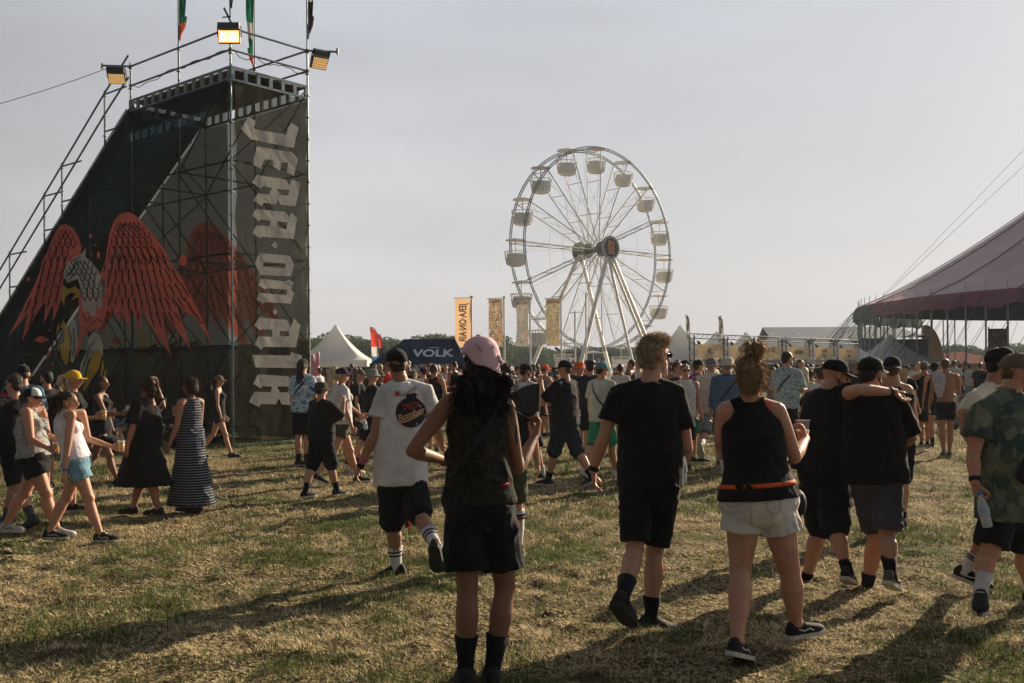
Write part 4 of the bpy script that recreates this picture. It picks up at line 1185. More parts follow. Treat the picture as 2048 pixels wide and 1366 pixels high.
for k in range(6):
    Y0_, Y1_ = deps[k], deps[k+1]
    a = at(edges[k] + 3, 738, Y0_); b = at(edges[k+1] - 4, 738, Y1_); a.z = b.z = 0
    T = thing('market_stall', labs[k], 'stall', (a + b) / 2, 'yellow signed stalls in a truss row')
    top = 3.32 + .0 * k
    m = MB()
    for p_ in (a, b): truss(m, p_, p_ + Vector((0, 0, top + .3)), .28)
    truss(m, a + Vector((0, 0, top + .25)), b + Vector((0, 0, top + .25)), .28)
    m.build('truss_gantry', TR, T)
    m = MB(); truss(m, a + Vector((0, 0, 1.98)), b + Vector((0, 0, 1.98)), .24); m.build('lower_truss', TR, T)
    u = (b - a).normalized(); L = (b - a).length; nrm = Vector((u.y, -u.x, 0))
    s0 = a + u * .24 + Vector((0, 0, 2.25)) + nrm * .18
    hh = .83
    sg = MB().obox(s0, u * (L - .45), nrm * .02, (0, 0, hh)).build('sign', YL, T)
    cc = s0 + u * (L - .45) / 2 + nrm * .025
    t1, t2, kd = texts[k]
    if kd == 0:
        lettering('lettering', t1, .26, basis(cc + Vector((0, 0, .16)), u, (0, 0, 1)), TXT, sg, .001, 0, .9)
        pts = [(-.38, .30), (-.34, .46), (-.16, .62), (.02, .66), (.20, .56), (.34, .42), (.55, .34), (.30, .29), (0, .27)]
        MB().flat([cc + u * x + Vector((0, 0, z)) for x, z in pts]).build('bird_drawing', LD, sg)
    elif kd == 1:
        lettering('lettering', t1, .42, basis(cc + Vector((0, 0, .55)), u, (0, 0, 1)), LD, sg, .001, .020, .50)
        m = MB()
        for q_ in (-.30, -.17, -.02, .10, .24): m.flat([cc + u*q_ + Vector((0, 0, .17)), cc + u*(q_+.09) + Vector((0, 0, .17)), cc + u*(q_+.09) + Vector((0, 0, .22)), cc + u*q_ + Vector((0, 0, .22))])
        m.build('small_print', LD, sg)
    elif kd == 2:
        lettering('lettering', t1, .36, basis(cc + Vector((0, 0, .42)), u, (0, 0, 1)), LD, sg, .001, .018, .46)
    else:
        lettering('lettering', t1, .27, basis(cc + Vector((0, 0, .58)), u, (0, 0, 1)), LR, sg, .001, .018, .62)
        lettering('lettering', t2, .26, basis(cc + Vector((0, 0, .2)), u, (0, 0, 1)), LD, sg, .001, .02, .7)
    m = MB()
    if kd < 2:
        for sx in (-1, 1):
            c0 = cc + u * sx * (L/2 - .45)
            for zz, dd in ((.18, .0), (.34, .12)):
                m.flat([c0 + u*dd*sx + Vector((0, 0, zz)), c0 + u*(dd+.05)*sx + Vector((0, 0, zz + .28)), c0 + u*(dd+.07)*sx + Vector((0, 0, zz + .05))])
        m.build('bolt_mark', LR, sg)
    # dark scalloped valance and counter
    m = MB(); n_ = 22
    for i in range(n_):
        p0 = a + u * (L * i / n_) + Vector((0, 0, 1.82)); p1 = a + u * (L * (i+1) / n_) + Vector((0, 0, 1.82))
        m.add([p0, p1, p1 - Vector((0, 0, .12)), (p0+p1)/2 - Vector((0, 0, .18)), p0 - Vector((0, 0, .12))], [(0, 1, 2, 3, 4)])
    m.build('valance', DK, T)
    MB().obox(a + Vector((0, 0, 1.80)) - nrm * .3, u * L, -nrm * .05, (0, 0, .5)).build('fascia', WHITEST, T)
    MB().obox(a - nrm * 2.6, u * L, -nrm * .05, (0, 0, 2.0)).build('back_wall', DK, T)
    # spot lamps on the gantry
    sp = MB()
    for p_ in (a + u * .35,):
        c = p_ + Vector((0, 0, 3.25)) + nrm * .2; sp.tube([c, c + Vector((.05, -.25, -.12))], [.06, .10], 8)
    sp.build('spot_lamp', BLK, T)
for k, (px, py, Yd) in enumerate(((1434, 662, 68), (1492, 664, 71), (1547, 665, 74), (1597, 666, 77), (1644, 668, 80), (1691, 672, 83))):
    pk = at(px, py, Yd).z
    lb = ['behind the bird sign', 'behind the second yellow sign', 'behind the third yellow sign', 'behind the signing sessions sign', 'behind the first MERCH sign', 'behind the second MERCH sign'][k]
    pagoda(at(px, 740, Yd).x, Yd, 2.35, 2.25, pk, 'white pagoda tent peak ' + lb, 'white pagoda tents behind the stalls', .3)
p = at(1374, 740, 64); pagoda(p.x - .1, 66, 2.3, 2.2, at(1372, 650, 66).z, 'tall white pagoda tent left of the truss stalls', None, .35)
p = at(1800, 740, 92); pagoda(p.x + .6, 96, 3.3, 2.2, at(1800, 668, 96).z, 'large white pagoda tent seen between the big top poles', None, .35)
PKT = sheer('red_canvas', (.36, .12, .09), 0, .3)
p = at(1945, 740, 150); T = thing('marquee', 'low reddish marquee far beyond the big top poles', 'tent', (p.x, 150, 0))
zt2 = at(1945, 703, 150).z
MB().add([(p.x - 7, 150, 2), (p.x + 7, 150, 2), (p.x + 7, 160, 2), (p.x - 7, 160, 2), (p.x - 1, 155, zt2), (p.x + 1, 155, zt2)], [(0, 1, 5, 4), (1, 2, 5), (2, 3, 4, 5), (3, 0, 4)]).build('roof', PKT, T)
MB().box((p.x - 6.9, 150.1, 0), (p.x + 6.9, 159.9, 2)).build('wall', PKT, T)
# tall banner beyond the tent poles
o = at(1995, 740, 100); T = thing('tall_banner', 'brown picture banner hanging beyond the big top poles at far right', 'banner', (o.x, 100, 0))
a, b = at(1978, 700, 100), at(2012, 657, 100)
MB().box((a.x, 100, a.z), (b.x, 100.04, b.z)).build('banner_cloth', ramp_mat('banner_art', 'cells', [(0, (.36, .20, .15)), (.4, (.55, .40, .28)), (.7, (.25, .22, .20))], 2.5), T)
for x in (a.x - .05, b.x + .05): MB().tube([(x, 100, 0), (x, 100, b.z + .2)], .06, 6).build('post', STEEL, T)

# ---- big hall behind
def barn():
    Y = 125.0
    a, b = at(1557, 654, Y), at(1842, 648, Y - 0)
    G_ = mat('hall_roof', (.10, .14, .165), .6, .1, .6, .05, 5); G2_ = mat('hall_wall', (.12, .165, .17), .6, .1, .6)
    T = thing('hall', 'long grey green hall with rounded roof behind the stalls', 'hall', ((a.x+b.x)/2, Y, 0))
    zr = a.z; ze = at(1557, 680, Y).z
    xl_ = at(1543, 680, Y).x
    V = [(xl_, Y, ze), (b.x + .9, Y, ze + .2), (b.x, Y + 8, b.z), (a.x, Y + 8, zr + .3)]
    MB().add(V + [(b.x + 1.5, Y + 16, ze + .2), (xl_ + 2, Y + 16, ze)], [(0, 1, 2, 3), (3, 2, 4, 5)]).build('roof', G_, T)
    MB().box((xl_, Y + .1, 0), (b.x + .9, Y + 15.9, ze)).build('wall', G2_, T)
    # sandy end gable bulging to the right
    m = MB(); n_ = 10
    x0 = b.x + .2
    pts = [(0, b.z - .1)] + [(2.9 * math.sin(i/n_*math.pi/2)**.9 * .9, b.z * math.cos(i/n_*math.pi/2) ** .8) for i in range(1, n_)] + [(2.7, 0), (0, 0)]
    m.sheet([(x0 + x + .75, Y + 1.5, max(0, z)) for x, z in pts], (0, .4, 0)); m.build('gable', mat('hall_gable', (.85, .66, .48), .8, .15, 1), T)
barn()

# ================================================================ circus tent
def bigtop():
    cx, cy, RAD, EV = 72.0, 98.0, 36.0, 7.9
    T = thing('circus_tent', 'huge purple circus tent open at the sides on steel poles', 'circus tent', (cx, cy, 0))
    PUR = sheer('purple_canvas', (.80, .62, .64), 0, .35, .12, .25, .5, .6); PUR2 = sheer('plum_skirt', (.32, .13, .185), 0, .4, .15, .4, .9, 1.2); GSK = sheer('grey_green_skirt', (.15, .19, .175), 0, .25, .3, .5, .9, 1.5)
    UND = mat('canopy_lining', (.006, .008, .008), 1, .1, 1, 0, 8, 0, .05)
    N_ = 160; PEAK = 32.5
    def P(a, r, z): return (cx + r * math.sin(a), cy - r * math.cos(a), z)
    def prof(f_): return EV + (PEAK - EV) * (f_ ** 1.32 * .75 + f_ * .25)
    rows = 14
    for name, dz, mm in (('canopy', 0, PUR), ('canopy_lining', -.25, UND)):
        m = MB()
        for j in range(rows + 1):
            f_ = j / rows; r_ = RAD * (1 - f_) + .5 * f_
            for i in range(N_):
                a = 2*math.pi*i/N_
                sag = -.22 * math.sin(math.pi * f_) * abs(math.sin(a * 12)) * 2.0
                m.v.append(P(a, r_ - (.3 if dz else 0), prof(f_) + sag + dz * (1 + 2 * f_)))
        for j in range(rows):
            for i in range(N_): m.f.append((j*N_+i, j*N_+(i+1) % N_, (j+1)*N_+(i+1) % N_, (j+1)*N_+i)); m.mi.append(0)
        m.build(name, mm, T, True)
    # seams over the canopy
    m = MB()
    for i in range(24):
        a = 2*math.pi*(i + .0)/24
        m.tube([P(a, RAD*(1-f_/10) + .05*f_, prof(f_/10) + .06) for f_ in range(11)], .05, 4)
    m.build('seam_rope', mat('dark_rope', (.06, .05, .055)), T)
    # skirt, scalloped
    M_ = 640
    for name, lo, hi, mm in (('skirt', -1.60, .55, PUR2), ('skirt', -2.6, -1.60, GSK)):
        m = MB(); k = 0
        for i in range(M_):
            a0, a1 = -math.pi + 2*math.pi*i/M_, -math.pi + 2*math.pi*(i+1)/M_
            if not (lo <= a0 < hi): continue
            q = []
            for a in (a0, a1):
                sc = 1.15 + .30 * abs(math.sin(a * 24)) + .08 * math.sin(a * 90)
                wv = .25 * math.sin(a * 75) + .12 * math.sin(a * 190)
                q.append([P(a, RAD + .10, EV + .02), P(a, RAD + .12 + wv * .6, EV - sc * .5), P(a, RAD + .08 + wv, EV - sc)])
            o_ = len(m.v); m.v += q[0] + q[1]
            m.f += [(o_, o_+3, o_+4, o_+1), (o_+1, o_+4, o_+5, o_+2)]; m.mi += [0, 0]
        m.build(name, mm, T, True)
    POLE = mat('tent_pole', (.26, .32, .32), .5, .2, 2, .1, 20, .3)
    TEAL = mat('teal_strap', (.02, .10, .12), .7, .2); DKS = mat('dark_strap', (.03, .045, .05), .7, .2)
    rg = random.Random(9)
    k = 0
    a = -2.75
    while a < -.15:
        x, y, _ = P(a, RAD - .2, 0)
        px = 1024 + F * x / y
        if px < 2120:
            m = MB(); m.tube([(x, y, 0), (x, y, EV - .1)], .08, 8); m.tube([(x, y, EV - .2), (x, y, EV + .9)], .03, 5)
            m.build('side_pole', POLE, T); k += 1
            for jj in range(3 if px > 1850 else 2):
                d = Vector((math.sin(a), -math.cos(a), 0)); sd = Vector((math.cos(a), math.sin(a), 0))
                out = rg.uniform(4.5, 8.0); lat = rg.uniform(-1.6, 1.6)
                p0 = Vector((x, y, EV - .1)) + d * .3; p1 = Vector((x, y, 0)) + d * out + sd * lat
                w_ = .026 if jj == 0 else .015
                MB().tube([p0, p1], w_, 4).build('guy_strap', TEAL if jj < 2 else DKS, T)
        a += R(3.3)
    # king pole
    MB().tube([(cx, cy, 0), (cx, cy, PEAK + 3)], .35, 10).build('king_pole', POLE, T)
    for (p0, p1) in ((at(2300, 95, 85), at(1560, 738, 62)), (at(2230, 110, 92), at(1700, 660, 88))):
        e = p1.copy()
        if e.z > 1.7:
            d = (p1 - p0); e = p0 + d * ((0 - p0.z) / d.z)
        else: e.z = 0
        MB().tube([p0, e], .013, 4).build('stay_cable', DKS, T)
bigtop()
# blue crowd barrier under the big top
a = at(1915, 778, 66)
for i in range(4):
    x = a.x + i * 2.1; y = 66 + i * .3
    T = thing('crowd_barrier', 'blue steel crowd barrier under the big top edge', 'barrier', (x, y, 0), 'blue crowd barriers in a line')
    BB = mat('blue_paint', (.02, .09, .20), .5)
    m = MB(); m.tube([(x, y, .15), (x, y, 1.1), (x + 2, y + .28, 1.1), (x + 2, y + .28, .15), (x, y, .15)], .03, 5); m.build('frame', BB, T)
    m = MB()
    for j in range(1, 14): m.tube([(x + j*2/14, y + j*.28/14, .15), (x + j*2/14, y + j*.28/14, 1.1)], .012, 4)
    m.build('bars', BB, T)
    MB().box((x + .2, y - .3, 0), (x + .26, y + .3, .04)).build('foot', BB, T)

# ================================================================ trees along the horizon
def tree_proto(seed, h, label):
    rg = random.Random(seed)
    T = thing('tree', label, 'tree', (0, 0, 0), 'trees along the horizon')
    m = MB(); m.tube([(0, 0, 0), (0.1, 0, h * .3), (0, .1, h * .7)], [.35, .25, .08], 7)
    for i in range(5):
        a = rg.random() * 6.28
        m.tube([(0, 0, h * rg.uniform(.25, .5)), (math.cos(a) * h * .28, math.sin(a) * h * .28, h * rg.uniform(.55, .8))], [.14, .04], 5)
    m.build('trunk', mat('bark', (.06, .045, .03), .9), T)
    nrg = np.random.default_rng(seed)
    cl = [(nrg.uniform(-.33, .33) * h, nrg.uniform(-.33, .33) * h, nrg.uniform(.12, .80) * h, nrg.uniform(.15, .25) * h) for _ in range(20)]
    V, Fc = [], []
    n_ = 6500
    for i in range(n_):
        c = cl[nrg.integers(0, len(cl))]
        d = nrg.normal(size=3); d /= np.linalg.norm(d)
        r_ = c[3] * (.55 + .5 * nrg.random() ** .5)
        p = np.array(c[:3]) + d * r_ * np.array([1, 1, .8])
        if p[2] < .4: continue
        s_ = nrg.uniform(.13, .34)
        u = nrg.normal(size=3); u /= np.linalg.norm(u); v = np.cross(u, nrg.normal(size=3)); v /= np.linalg.norm(v)
        o_ = len(V)
        V += [tuple(p - u*s_), tuple(p + v*s_*.6), tuple(p + u*s_), tuple(p - v*s_*.6)]
        Fc.append((o_, o_+1, o_+2, o_+3))
    mb = MB(); mb.v = V; mb.f = Fc; mb.mi = [0] * len(Fc)
    lf = sheer('foliage', (.07, .11, .045), 0, .35, .5, .35, 0, 8)
    mb.build('crown', lf, T)
    return T
def dup(root, loc, rz=0, sc=1.0, label=None, group=None):
    r = root.copy(); C.objects.link(r); r.location = loc; r.rotation_euler = (0, 0, rz); r.scale = (sc, sc, sc)
    if label: r['label'] = label
    if group: r['group'] = group
    for ch in root.children:
        c = ch.copy(); C.objects.link(c); c.parent = r
        for g in ch.children:
            d = g.copy(); C.objects.link(d); d.parent = c
    return r
def trees():
    tl = 'leafy green tree in the tree line beyond the festival field'
    P_ = [tree_proto(s, 9.0, tl) for s in (11, 12, 13, 14)]
    rg = random.Random(4)
    first = [True] * 4
    def topy(px):
        pts = [(560, 690), (620, 672), (650, 680), (700, 664), (735, 676), (770, 672), (830, 688), (880, 662), (900, 668), (930, 672), (960, 668), (1000, 682), (1050, 690), (1120, 700), (1180, 697), (1230, 690), (1290, 700), (1350, 700), (1400, 702), (1500, 700), (1850, 700), (1890, 692), (1920, 688), (1960, 700), (2010, 688), (2048, 692), (2100, 690)]
        for (a, b), (c, d) in zip(pts, pts[1:]):
            if a <= px <= c: return b + (d - b) * (px - a) / (c - a)
        return 700
    px = 585
    while px < 2095:
        Y = 135 if px < 980 else (185 if px < 1400 else 240)
        Y += rg.uniform(-8, 18)
        if px > 1400 and px < 1835: px += 20; continue
        h = at(px, topy(px) + rg.uniform(-4, 3), Y).z * 1.06
        k = rg.randrange(4); a = at(px, 738, Y)
        wh = 'left of the white pagoda' if px < 640 else 'just behind the white pagoda' if px < 745 else 'above the blue lettered tent' if px < 910 else 'behind the banner flags' if px < 1050 else 'behind the ferris wheel base' if px < 1300 else 'behind the truss stalls' if px < 1850 else 'beyond the big top poles'
        dup(P_[k], (a.x, Y, 0), rg.random() * 6.28, h / 9.0, 'hazy green tree in the far tree line ' + wh, 'tree line ' + wh)
        px += rg.uniform(.36, .52) * h * F / Y * .6
    for p in P_:
        for ch in list(p.children): bpy.data.objects.remove(ch)
        bpy.data.objects.remove(p)
trees()
# ================================================================ people
def remesh(name, mb, vox, mats, parent, smooth_it=4, fold=0.0, fseed=0, extra=None, sfac=.5):
    """closed overlapping solids grown into one continuous surface"""
    me = bpy.data.meshes.new(name)
    me.from_pydata(mb.v, [], mb.f)
    o = bpy.data.objects.new(name, me); C.objects.link(o)
    m = o.modifiers.new('r', 'REMESH'); m.mode = 'VOXEL'; m.voxel_size = vox
    if smooth_it:
        s = o.modifiers.new('s', 'SMOOTH'); s.factor = sfac; s.iterations = smooth_it
    dg = bpy.context.evaluated_depsgraph_get()
    me2 = bpy.data.meshes.new_from_object(o.evaluated_get(dg))
    o.modifiers.clear(); o.data = me2; bpy.data.meshes.remove(me)
    me2.name = name
    n = len(me2.vertices)
    if n == 0: return o
    if fold:
        co = np.empty(n*3, np.float32); no = np.empty(n*3, np.float32)
        me2.vertices.foreach_get('co', co); me2.vertices.foreach_get('normal', no)
        co = co.reshape(-1, 3); no = no.reshape(-1, 3)
        d = np.empty(n, np.float32)
        for i in range(n):
            x, y, z = co[i]
            q = noise.noise((x*2.2 + fseed, y*2.2, z*2.2))
            wz = z + .10 * noise.noise((x*4, y*4 + fseed, z*4))
            r1 = 1 - 2.6 * abs(noise.noise((x*5 + wz*6, y*5, wz*5 - x*6 + fseed)))
            r2 = 1 - 2.6 * abs(noise.noise((x*5 - wz*6, y*5 + 9, wz*5 + x*6 - fseed)))
            t = min(1, max(0, .5 + 2.2 * q))
            d[i] = .85 * (r1 * t + r2 * (1 - t)) - .55 + .5 * noise.noise((x*8, y*8, z*6 + fseed)) + .16 * noise.noise((x*26, y*26, z*20))
        d = np.maximum(d, -.22)
        co += no * (d * fold)[:, None]
        me2.vertices.foreach_set('co', co.ravel())
    if extra is not None and extra.v:
        import bmesh
        bm = bmesh.new(); bm.from_mesh(me2)
        vs = [bm.verts.new(v) for v in extra.v]
        for f in extra.f:
            try: bm.faces.new([vs[i] for i in f])
            except ValueError: pass
        bm.to_mesh(me2); bm.free()
    if not isinstance(mats, (list, tuple)): mats = [mats]
    for m_ in mats: me2.materials.append(m_)
    me2.polygons.foreach_set('use_smooth', [True] * len(me2.polygons))
    me2.update()
    if parent: attach(o, parent)
    return o

def skin(name, col):
    if name in MATS: return MATS[name]
    m, nt, N, L, b = nodes(name)
    t = N.new('ShaderNodeTexCoord')
    nz = N.new('ShaderNodeTexNoise'); nz.inputs['Scale'].default_value = 9; nz.inputs['Detail'].default_value = 5
    L.new(t.outputs['Object'], nz.inputs['Vector'])
    r = N.new('ShaderNodeValToRGB'); e = r.color_ramp.elements
    e[0].position = .3; e[0].color = (col[0]*.86, col[1]*.74, col[2]*.70, 1)
    e[1].position = .7; e[1].color = (col[0]*1.12, col[1]*1.10, col[2]*1.06, 1)
    x_ = e.new(.46); x_.color = (col[0]*1.05, col[1]*.88, col[2]*.84, 1)
    x_ = e.new(.56); x_.color = (col[0]*.92, col[1]*.90, col[2]*.86, 1)
    L.new(nz.outputs['Fac'], r.inputs[0]); L.new(r.outputs[0], b.inputs['Base Color'])
    b.inputs['Roughness'].default_value = .55; b.inputs['Specular IOR Level'].default_value = .3
    b.inputs['Subsurface Weight'].default_value = .12; b.inputs['Subsurface Radius'].default_value = (.02, .007, .004)
    b.inputs['Subsurface Scale'].default_value = .5
    n2 = N.new('ShaderNodeTexNoise'); n2.inputs['Scale'].default_value = 160
    L.new(t.outputs['Object'], n2.inputs['Vector'])
    bp = N.new('ShaderNodeBump'); bp.inputs['Strength'].default_value = .25; bp.inputs['Distance'].default_value = .003
    L.new(n2.outputs['Fac'], bp.inputs['Height']); L.new(bp.outputs[0], b.inputs['Normal'])
    MATS[name] = m
    return m
SK = {'f': skin('skin_fair', (.46, .275, .185)), 'p': skin('skin_pink', (.47, .265, .185)), 't': skin('skin_tan', (.33, .185, .115)), 'd': skin('skin_deep', (.22, .12, .075))}
HC = {'brown': (.045, .026, .015), 'dark': (.012, .009, .007), 'blond': (.33, .26, .16), 'pale': (.45, .36, .23), 'ginger': (.27, .175, .09), 'grey': (.22, .20, .18), 'lbrown': (.10, .06, .03)}
def hair_mat(k):
    return mat('hair_' + k, HC[k], .55, .4, 25, .9, 90, 0, .3, dist=.012)
BLACKC = cloth('black_cotton', (.010, .0105, .011))
BLACKS = cloth('black_shorts', (.0085, .009, .0105), fold=0) if False else cloth('black_shorts', (.0085, .009, .0105))
WHITEC = cloth('white_cotton', (.56, .55, .54))
SOLE = mat('white_rubber', (.45, .44, .40), .6, .2, 20)
DSOLE = mat('dark_rubber', (.02, .02, .02), .7)
BEER = mat('beer', (.75, .36, .03), .15, .05, 5, 0)
CUPM = glass('clear_plastic', (.85, .87, .88), .12, .88)

def V3(*a): return Vector(a)

class Person:
    """x: right, y: forward, z: up of the person; everything ends in world space"""
    def __init__(s, px, foot_y, top_y=None, head=0, H=None, sex='m', w=1.0, gait=(0, 0, 0, 0), armR=(5, 8, 12), armL=(5, 8, 12), turn=0, tilt=0, lean=0, side=0, hat=0.0, ov=None, dist=None, nod=0):
        g = ground(px, foot_y) if dist is None else Vector((at(px, 738, dist).x, dist, 0))
        s.base = g; s.D = g.y; s.w = w; s.sex = sex
        if H is None:
            H = at(px, top_y, g.y).z - hat
        s.H = H; k = s.k = H / 1.75
        h = R(head); s.f = V3(math.sin(h), math.cos(h), 0); s.r = V3(math.cos(h), -math.sin(h), 0); s.u = V3(0, 0, 1)
        thigh, shin, ank = .245 * H, .235 * H, .048 * H
        def leg(a, b):
            a, b = R(a), R(a - b)
            return V3(0, math.sin(a), -math.cos(a)) * thigh, V3(0, math.sin(b), -math.cos(b)) * shin
        tR, sR_ = leg(gait[0], gait[1]); tL, sL_ = leg(gait[2], gait[3])
        low = min((tR + sR_).z, (tL + sL_).z)
        hipz = -low + ank
        W_ = lambda v: s.base + s.r * v.x + s.f * v.y + s.u * v.z
        hw = (.081 if sex == 'm' else .088) * k * (w ** .5)
        J = {}
        hy = -((tR + sR_).y + (tL + sL_).y) / 2
        pel = V3(0, hy, hipz)
        J['hR'], J['hL'] = pel + V3(hw, 0, 0), pel - V3(hw, 0, 0)
        nar = .75
        J['kR'] = J['hR'] + tR - V3(hw*.15, 0, 0); J['aR'] = J['kR'] + sR_ - V3(hw*.15, 0, 0)
        J['kL'] = J['hL'] + tL + V3(hw*.15, 0, 0); J['aL'] = J['kL'] + sL_ + V3(hw*.15, 0, 0)
        sp = .325 * H
        ln, sd = R(lean), R(side)
        axis = V3(math.sin(sd), math.sin(ln), math.cos(ln) * math.cos(sd))
        J['pel'] = pel; J['nk'] = pel + axis * sp
        sw = (.182 if sex == 'm' else .160) * k * (w ** .4)
        sh = J['nk'] - axis * (.045 * k)
        J['sR'], J['sL'] = sh + V3(sw, 0, -.01*k), sh + V3(-sw, 0, -.01*k)
        def arm(S_, a, sg):
            fwd, out, flex = R(a[0]), R(a[1]), R(a[2]); inn = R(a[3]) if len(a) > 3 else 0
            ua = V3(sg * math.sin(out), math.sin(fwd) * math.cos(out), -math.cos(fwd) * math.cos(out))
            e = S_ + ua * (.172 * H)
            b = fwd + flex
            fa = V3(sg * math.sin(out) * math.cos(flex) - sg * math.sin(inn), math.sin(b) * math.cos(inn), -math.cos(b) * math.cos(inn)).normalized()
            return e, e + fa * (.148 * H)
        J['eR'], J['wR'] = arm(J['sR'], armR, 1); J['eL'], J['wL'] = arm(J['sL'], armL, -1)
        J['hd'] = J['nk'] + axis * (.050 * H) + V3(0, .012*k, .038 * H)
        J = {q: W_(v) for q, v in J.items()}
        # pixel overrides keep the depth of the joint and move it in the picture plane
        for q, v in (ov or {}).items():
            if q[0] == 't': continue
            d = J[q].y + (v[2] if len(v) > 2 else 0)
            J[q] = at(v[0], v[1], d)
        if ov and 'nk' in ov and 'hd' not in ov: J['hd'] = J['nk'] + s.u * (.088 * H) + s.f * .012
        J['pel'] = (J['hR'] + J['hL']) / 2
        s.J = J
        ht = h + R(turn)
        s.hf = (V3(math.sin(ht), math.cos(ht), 0) * math.cos(R(nod)) - s.u * math.sin(R(nod))).normalized()
        s.hr = V3(math.cos(ht), -math.sin(ht), 0); s.hu = s.hr.cross(s.hf).normalized()
        if tilt:
            q = Matrix.Rotation(R(tilt), 3, s.hf); s.hr = q @ s.hr; s.hu = q @ s.hu
        s.HM = Matrix((s.hr, s.hf, s.hu)).transposed()
        s.vox = .0062 if s.D < 9 else .0085 if s.D < 12.5 else .012 if s.D < 17 else .016 if s.D < 24 else .024
        s.n = 12 if s.D < 13 else 8
        s.foot = {'R': s.f.copy(), 'L': s.f.copy()}
        for q in 'RL':
            a, kn = J['a' + q], J['k' + q]
            lift = a.z - .048 * H
            sh_ = (a - kn).normalized()
            tk = (ov or {}).get('t' + q)
            if tk:
                tp = at(tk[0], tk[1], a.y + tk[2])
                s.foot[q] = (tp - (a + sh_ * .075)).normalized()
            elif lift > .05:
                # toe hangs down behind a pushing leg
                sn = min(.85, lift / (.17 * k)); cs = math.sqrt(1 - sn * sn)
                s.foot[q] = (s.f * cs - s.u * sn).normalized()
    def start(s, label, group=None):
        s.T = thing('person', label, 'person', s.base.copy(), group)
        return s
    def hp(s, x, y, z): return s.J['hd'] + s.HM @ (V3(x, y, z) * s.k)
    def grip(s, q, along=.075, off=(0, 0, 0)):
        W_, E_ = s.J['w'+q], s.J['e'+q]; d = (W_ - E_).normalized()
        return W_ + d*along*s.k + s.r*off[0] + s.f*off[1] + s.u*off[2]
    # ------------------------------------------------------------ torso stations
    def torso_line(s, fr, grow=0.0, loose=0.0, flat=None):
        """stations at fractions of the spine; returns points, radii and lateral references"""
        J, k, w = s.J, s.k, s.w
        if s.sex == 'm':
            tab = [(-.16,.120,.095),(-.05,.158,.112),(.06,.163,.112),(.2,.155,.106),(.38,.145,.103),(.55,.158,.112),(.72,.175,.118),(.84,.172,.106),(.93,.135,.085),(.99,.075,.068),(1.06,.060,.062)]
        else:
            tab = [(-.16,.135,.105),(-.05,.172,.122),(.06,.176,.120),(.2,.152,.105),(.38,.126,.092),(.55,.135,.100),(.72,.152,.108),(.84,.150,.095),(.93,.112,.076),(.99,.062,.058),(1.06,.050,.052)]
        def look(f_, i):
            if f_ <= tab[0][0]: return tab[0][i]
            for a, b in zip(tab, tab[1:]):
                if a[0] <= f_ <= b[0]: return a[i] + (b[i]-a[i])*(f_-a[0])/(b[0]-a[0])
            return tab[-1][i]
        hr = (J['hR'] - J['hL']).normalized(); sr = (J['sR'] - J['sL']).normalized()
        pts, rad, ref = [], [], []
        ax = J['nk'] - J['pel']
        if 'pel' in J: pel = (J['hR'] + J['hL']) / 2; ax = J['nk'] - pel
        for f_ in fr:
            u = max(0, min(1, f_))
            fwd = s.f * (.012 * math.sin(math.pi * u) * k)
            pts.append(pel + ax * f_ + fwd)
            rx, ry = look(f_, 1), look(f_, 2)
            if flat and f_ < flat[0]:
                rx = max(rx, flat[1]); ry = max(ry, flat[2])
            ww = 1 + (w - 1) * (1 if f_ < .6 else .6 if f_ < .9 else .25)
            rad.append(((rx * ww + grow + loose * (1-u)) * k, (ry * (1 + (w-1) * 1.25 * (f_ < .7)) + grow + loose * (1-u)) * k))
            ref.append(hr.lerp(sr, u).normalized())
        return pts, rad, ref
    def body(s, skinc='f', feet=False, curl=45, handdir=None, hands='RL', vis_torso=True):
        J, k, w, n = s.J, s.k, s.w, s.n
        m = MB()
        ww = 1 + (w - 1) * .75
        pts, rad, ref = s.torso_line([-.13, -.05, .06, .2, .38, .55, .72, .84, .93, .99, 1.06])
        sc = .90
        m.tube(pts, [(a*sc, b*sc) for a, b in rad], 18 if n > 8 else 12, ref=ref)
        for q in 'RL':
            sg = 1 if q == 'R' else -1
            m.ell(J['h'+q] - s.f * .02*k - s.u*.02*k, (.080*k*ww, .084*k*ww, .09*k*ww), 10, 7)
            S_, E_, W_ = J['s'+q], J['e'+q], J['w'+q]
            nb = J['nk'] + (S_ - J['nk']).normalized()*.02*k
            m.tube([nb, nb.lerp(S_, .5) - s.u*.004, S_], [.040*k, .043*k*ww, .046*k*ww], 10)
            m.ell(S_ - s.u*.012*k, (.050*k*ww, .050*k*ww, .056*k*ww), 10, 7)
            a_ = 1.0 if s.sex == 'm' else .88
            m.tube([S_, S_.lerp(E_, .3), S_.lerp(E_, .65), E_], [r_*k*ww*a_ for r_ in (.053, .051, .044, .037)], n)
            m.ell(E_, .038*k*ww*a_, 8, 6)
            m.tube([E_, E_.lerp(W_, .22), E_.lerp(W_, .5), E_.lerp(W_, .8), W_, W_ + (W_-E_).normalized()*.02*k], [r_*k*(1+(w-1)*.4)*a_ for r_ in (.037, .043, .038, .029, .026, .027)], n)
            H_, K_, A_ = J['h'+q], J['k'+q], J['a'+q]
            bk = s.f
            m.tube([H_ + s.u*.03*k, H_.lerp(K_, .12), H_.lerp(K_, .35), H_.lerp(K_, .65), H_.lerp(K_, .88), K_], [r_*k*ww for r_ in (.072, .084, .082, .069, .057, .054)], n)
            m.ell(K_ + bk*.006, .056*k*ww, 10, 7)
            sh_ = (A_-K_).normalized(); cb = (bk - sh_*bk.dot(sh_)).normalized() * -1
            cw = (1 + (w-1)*.6)
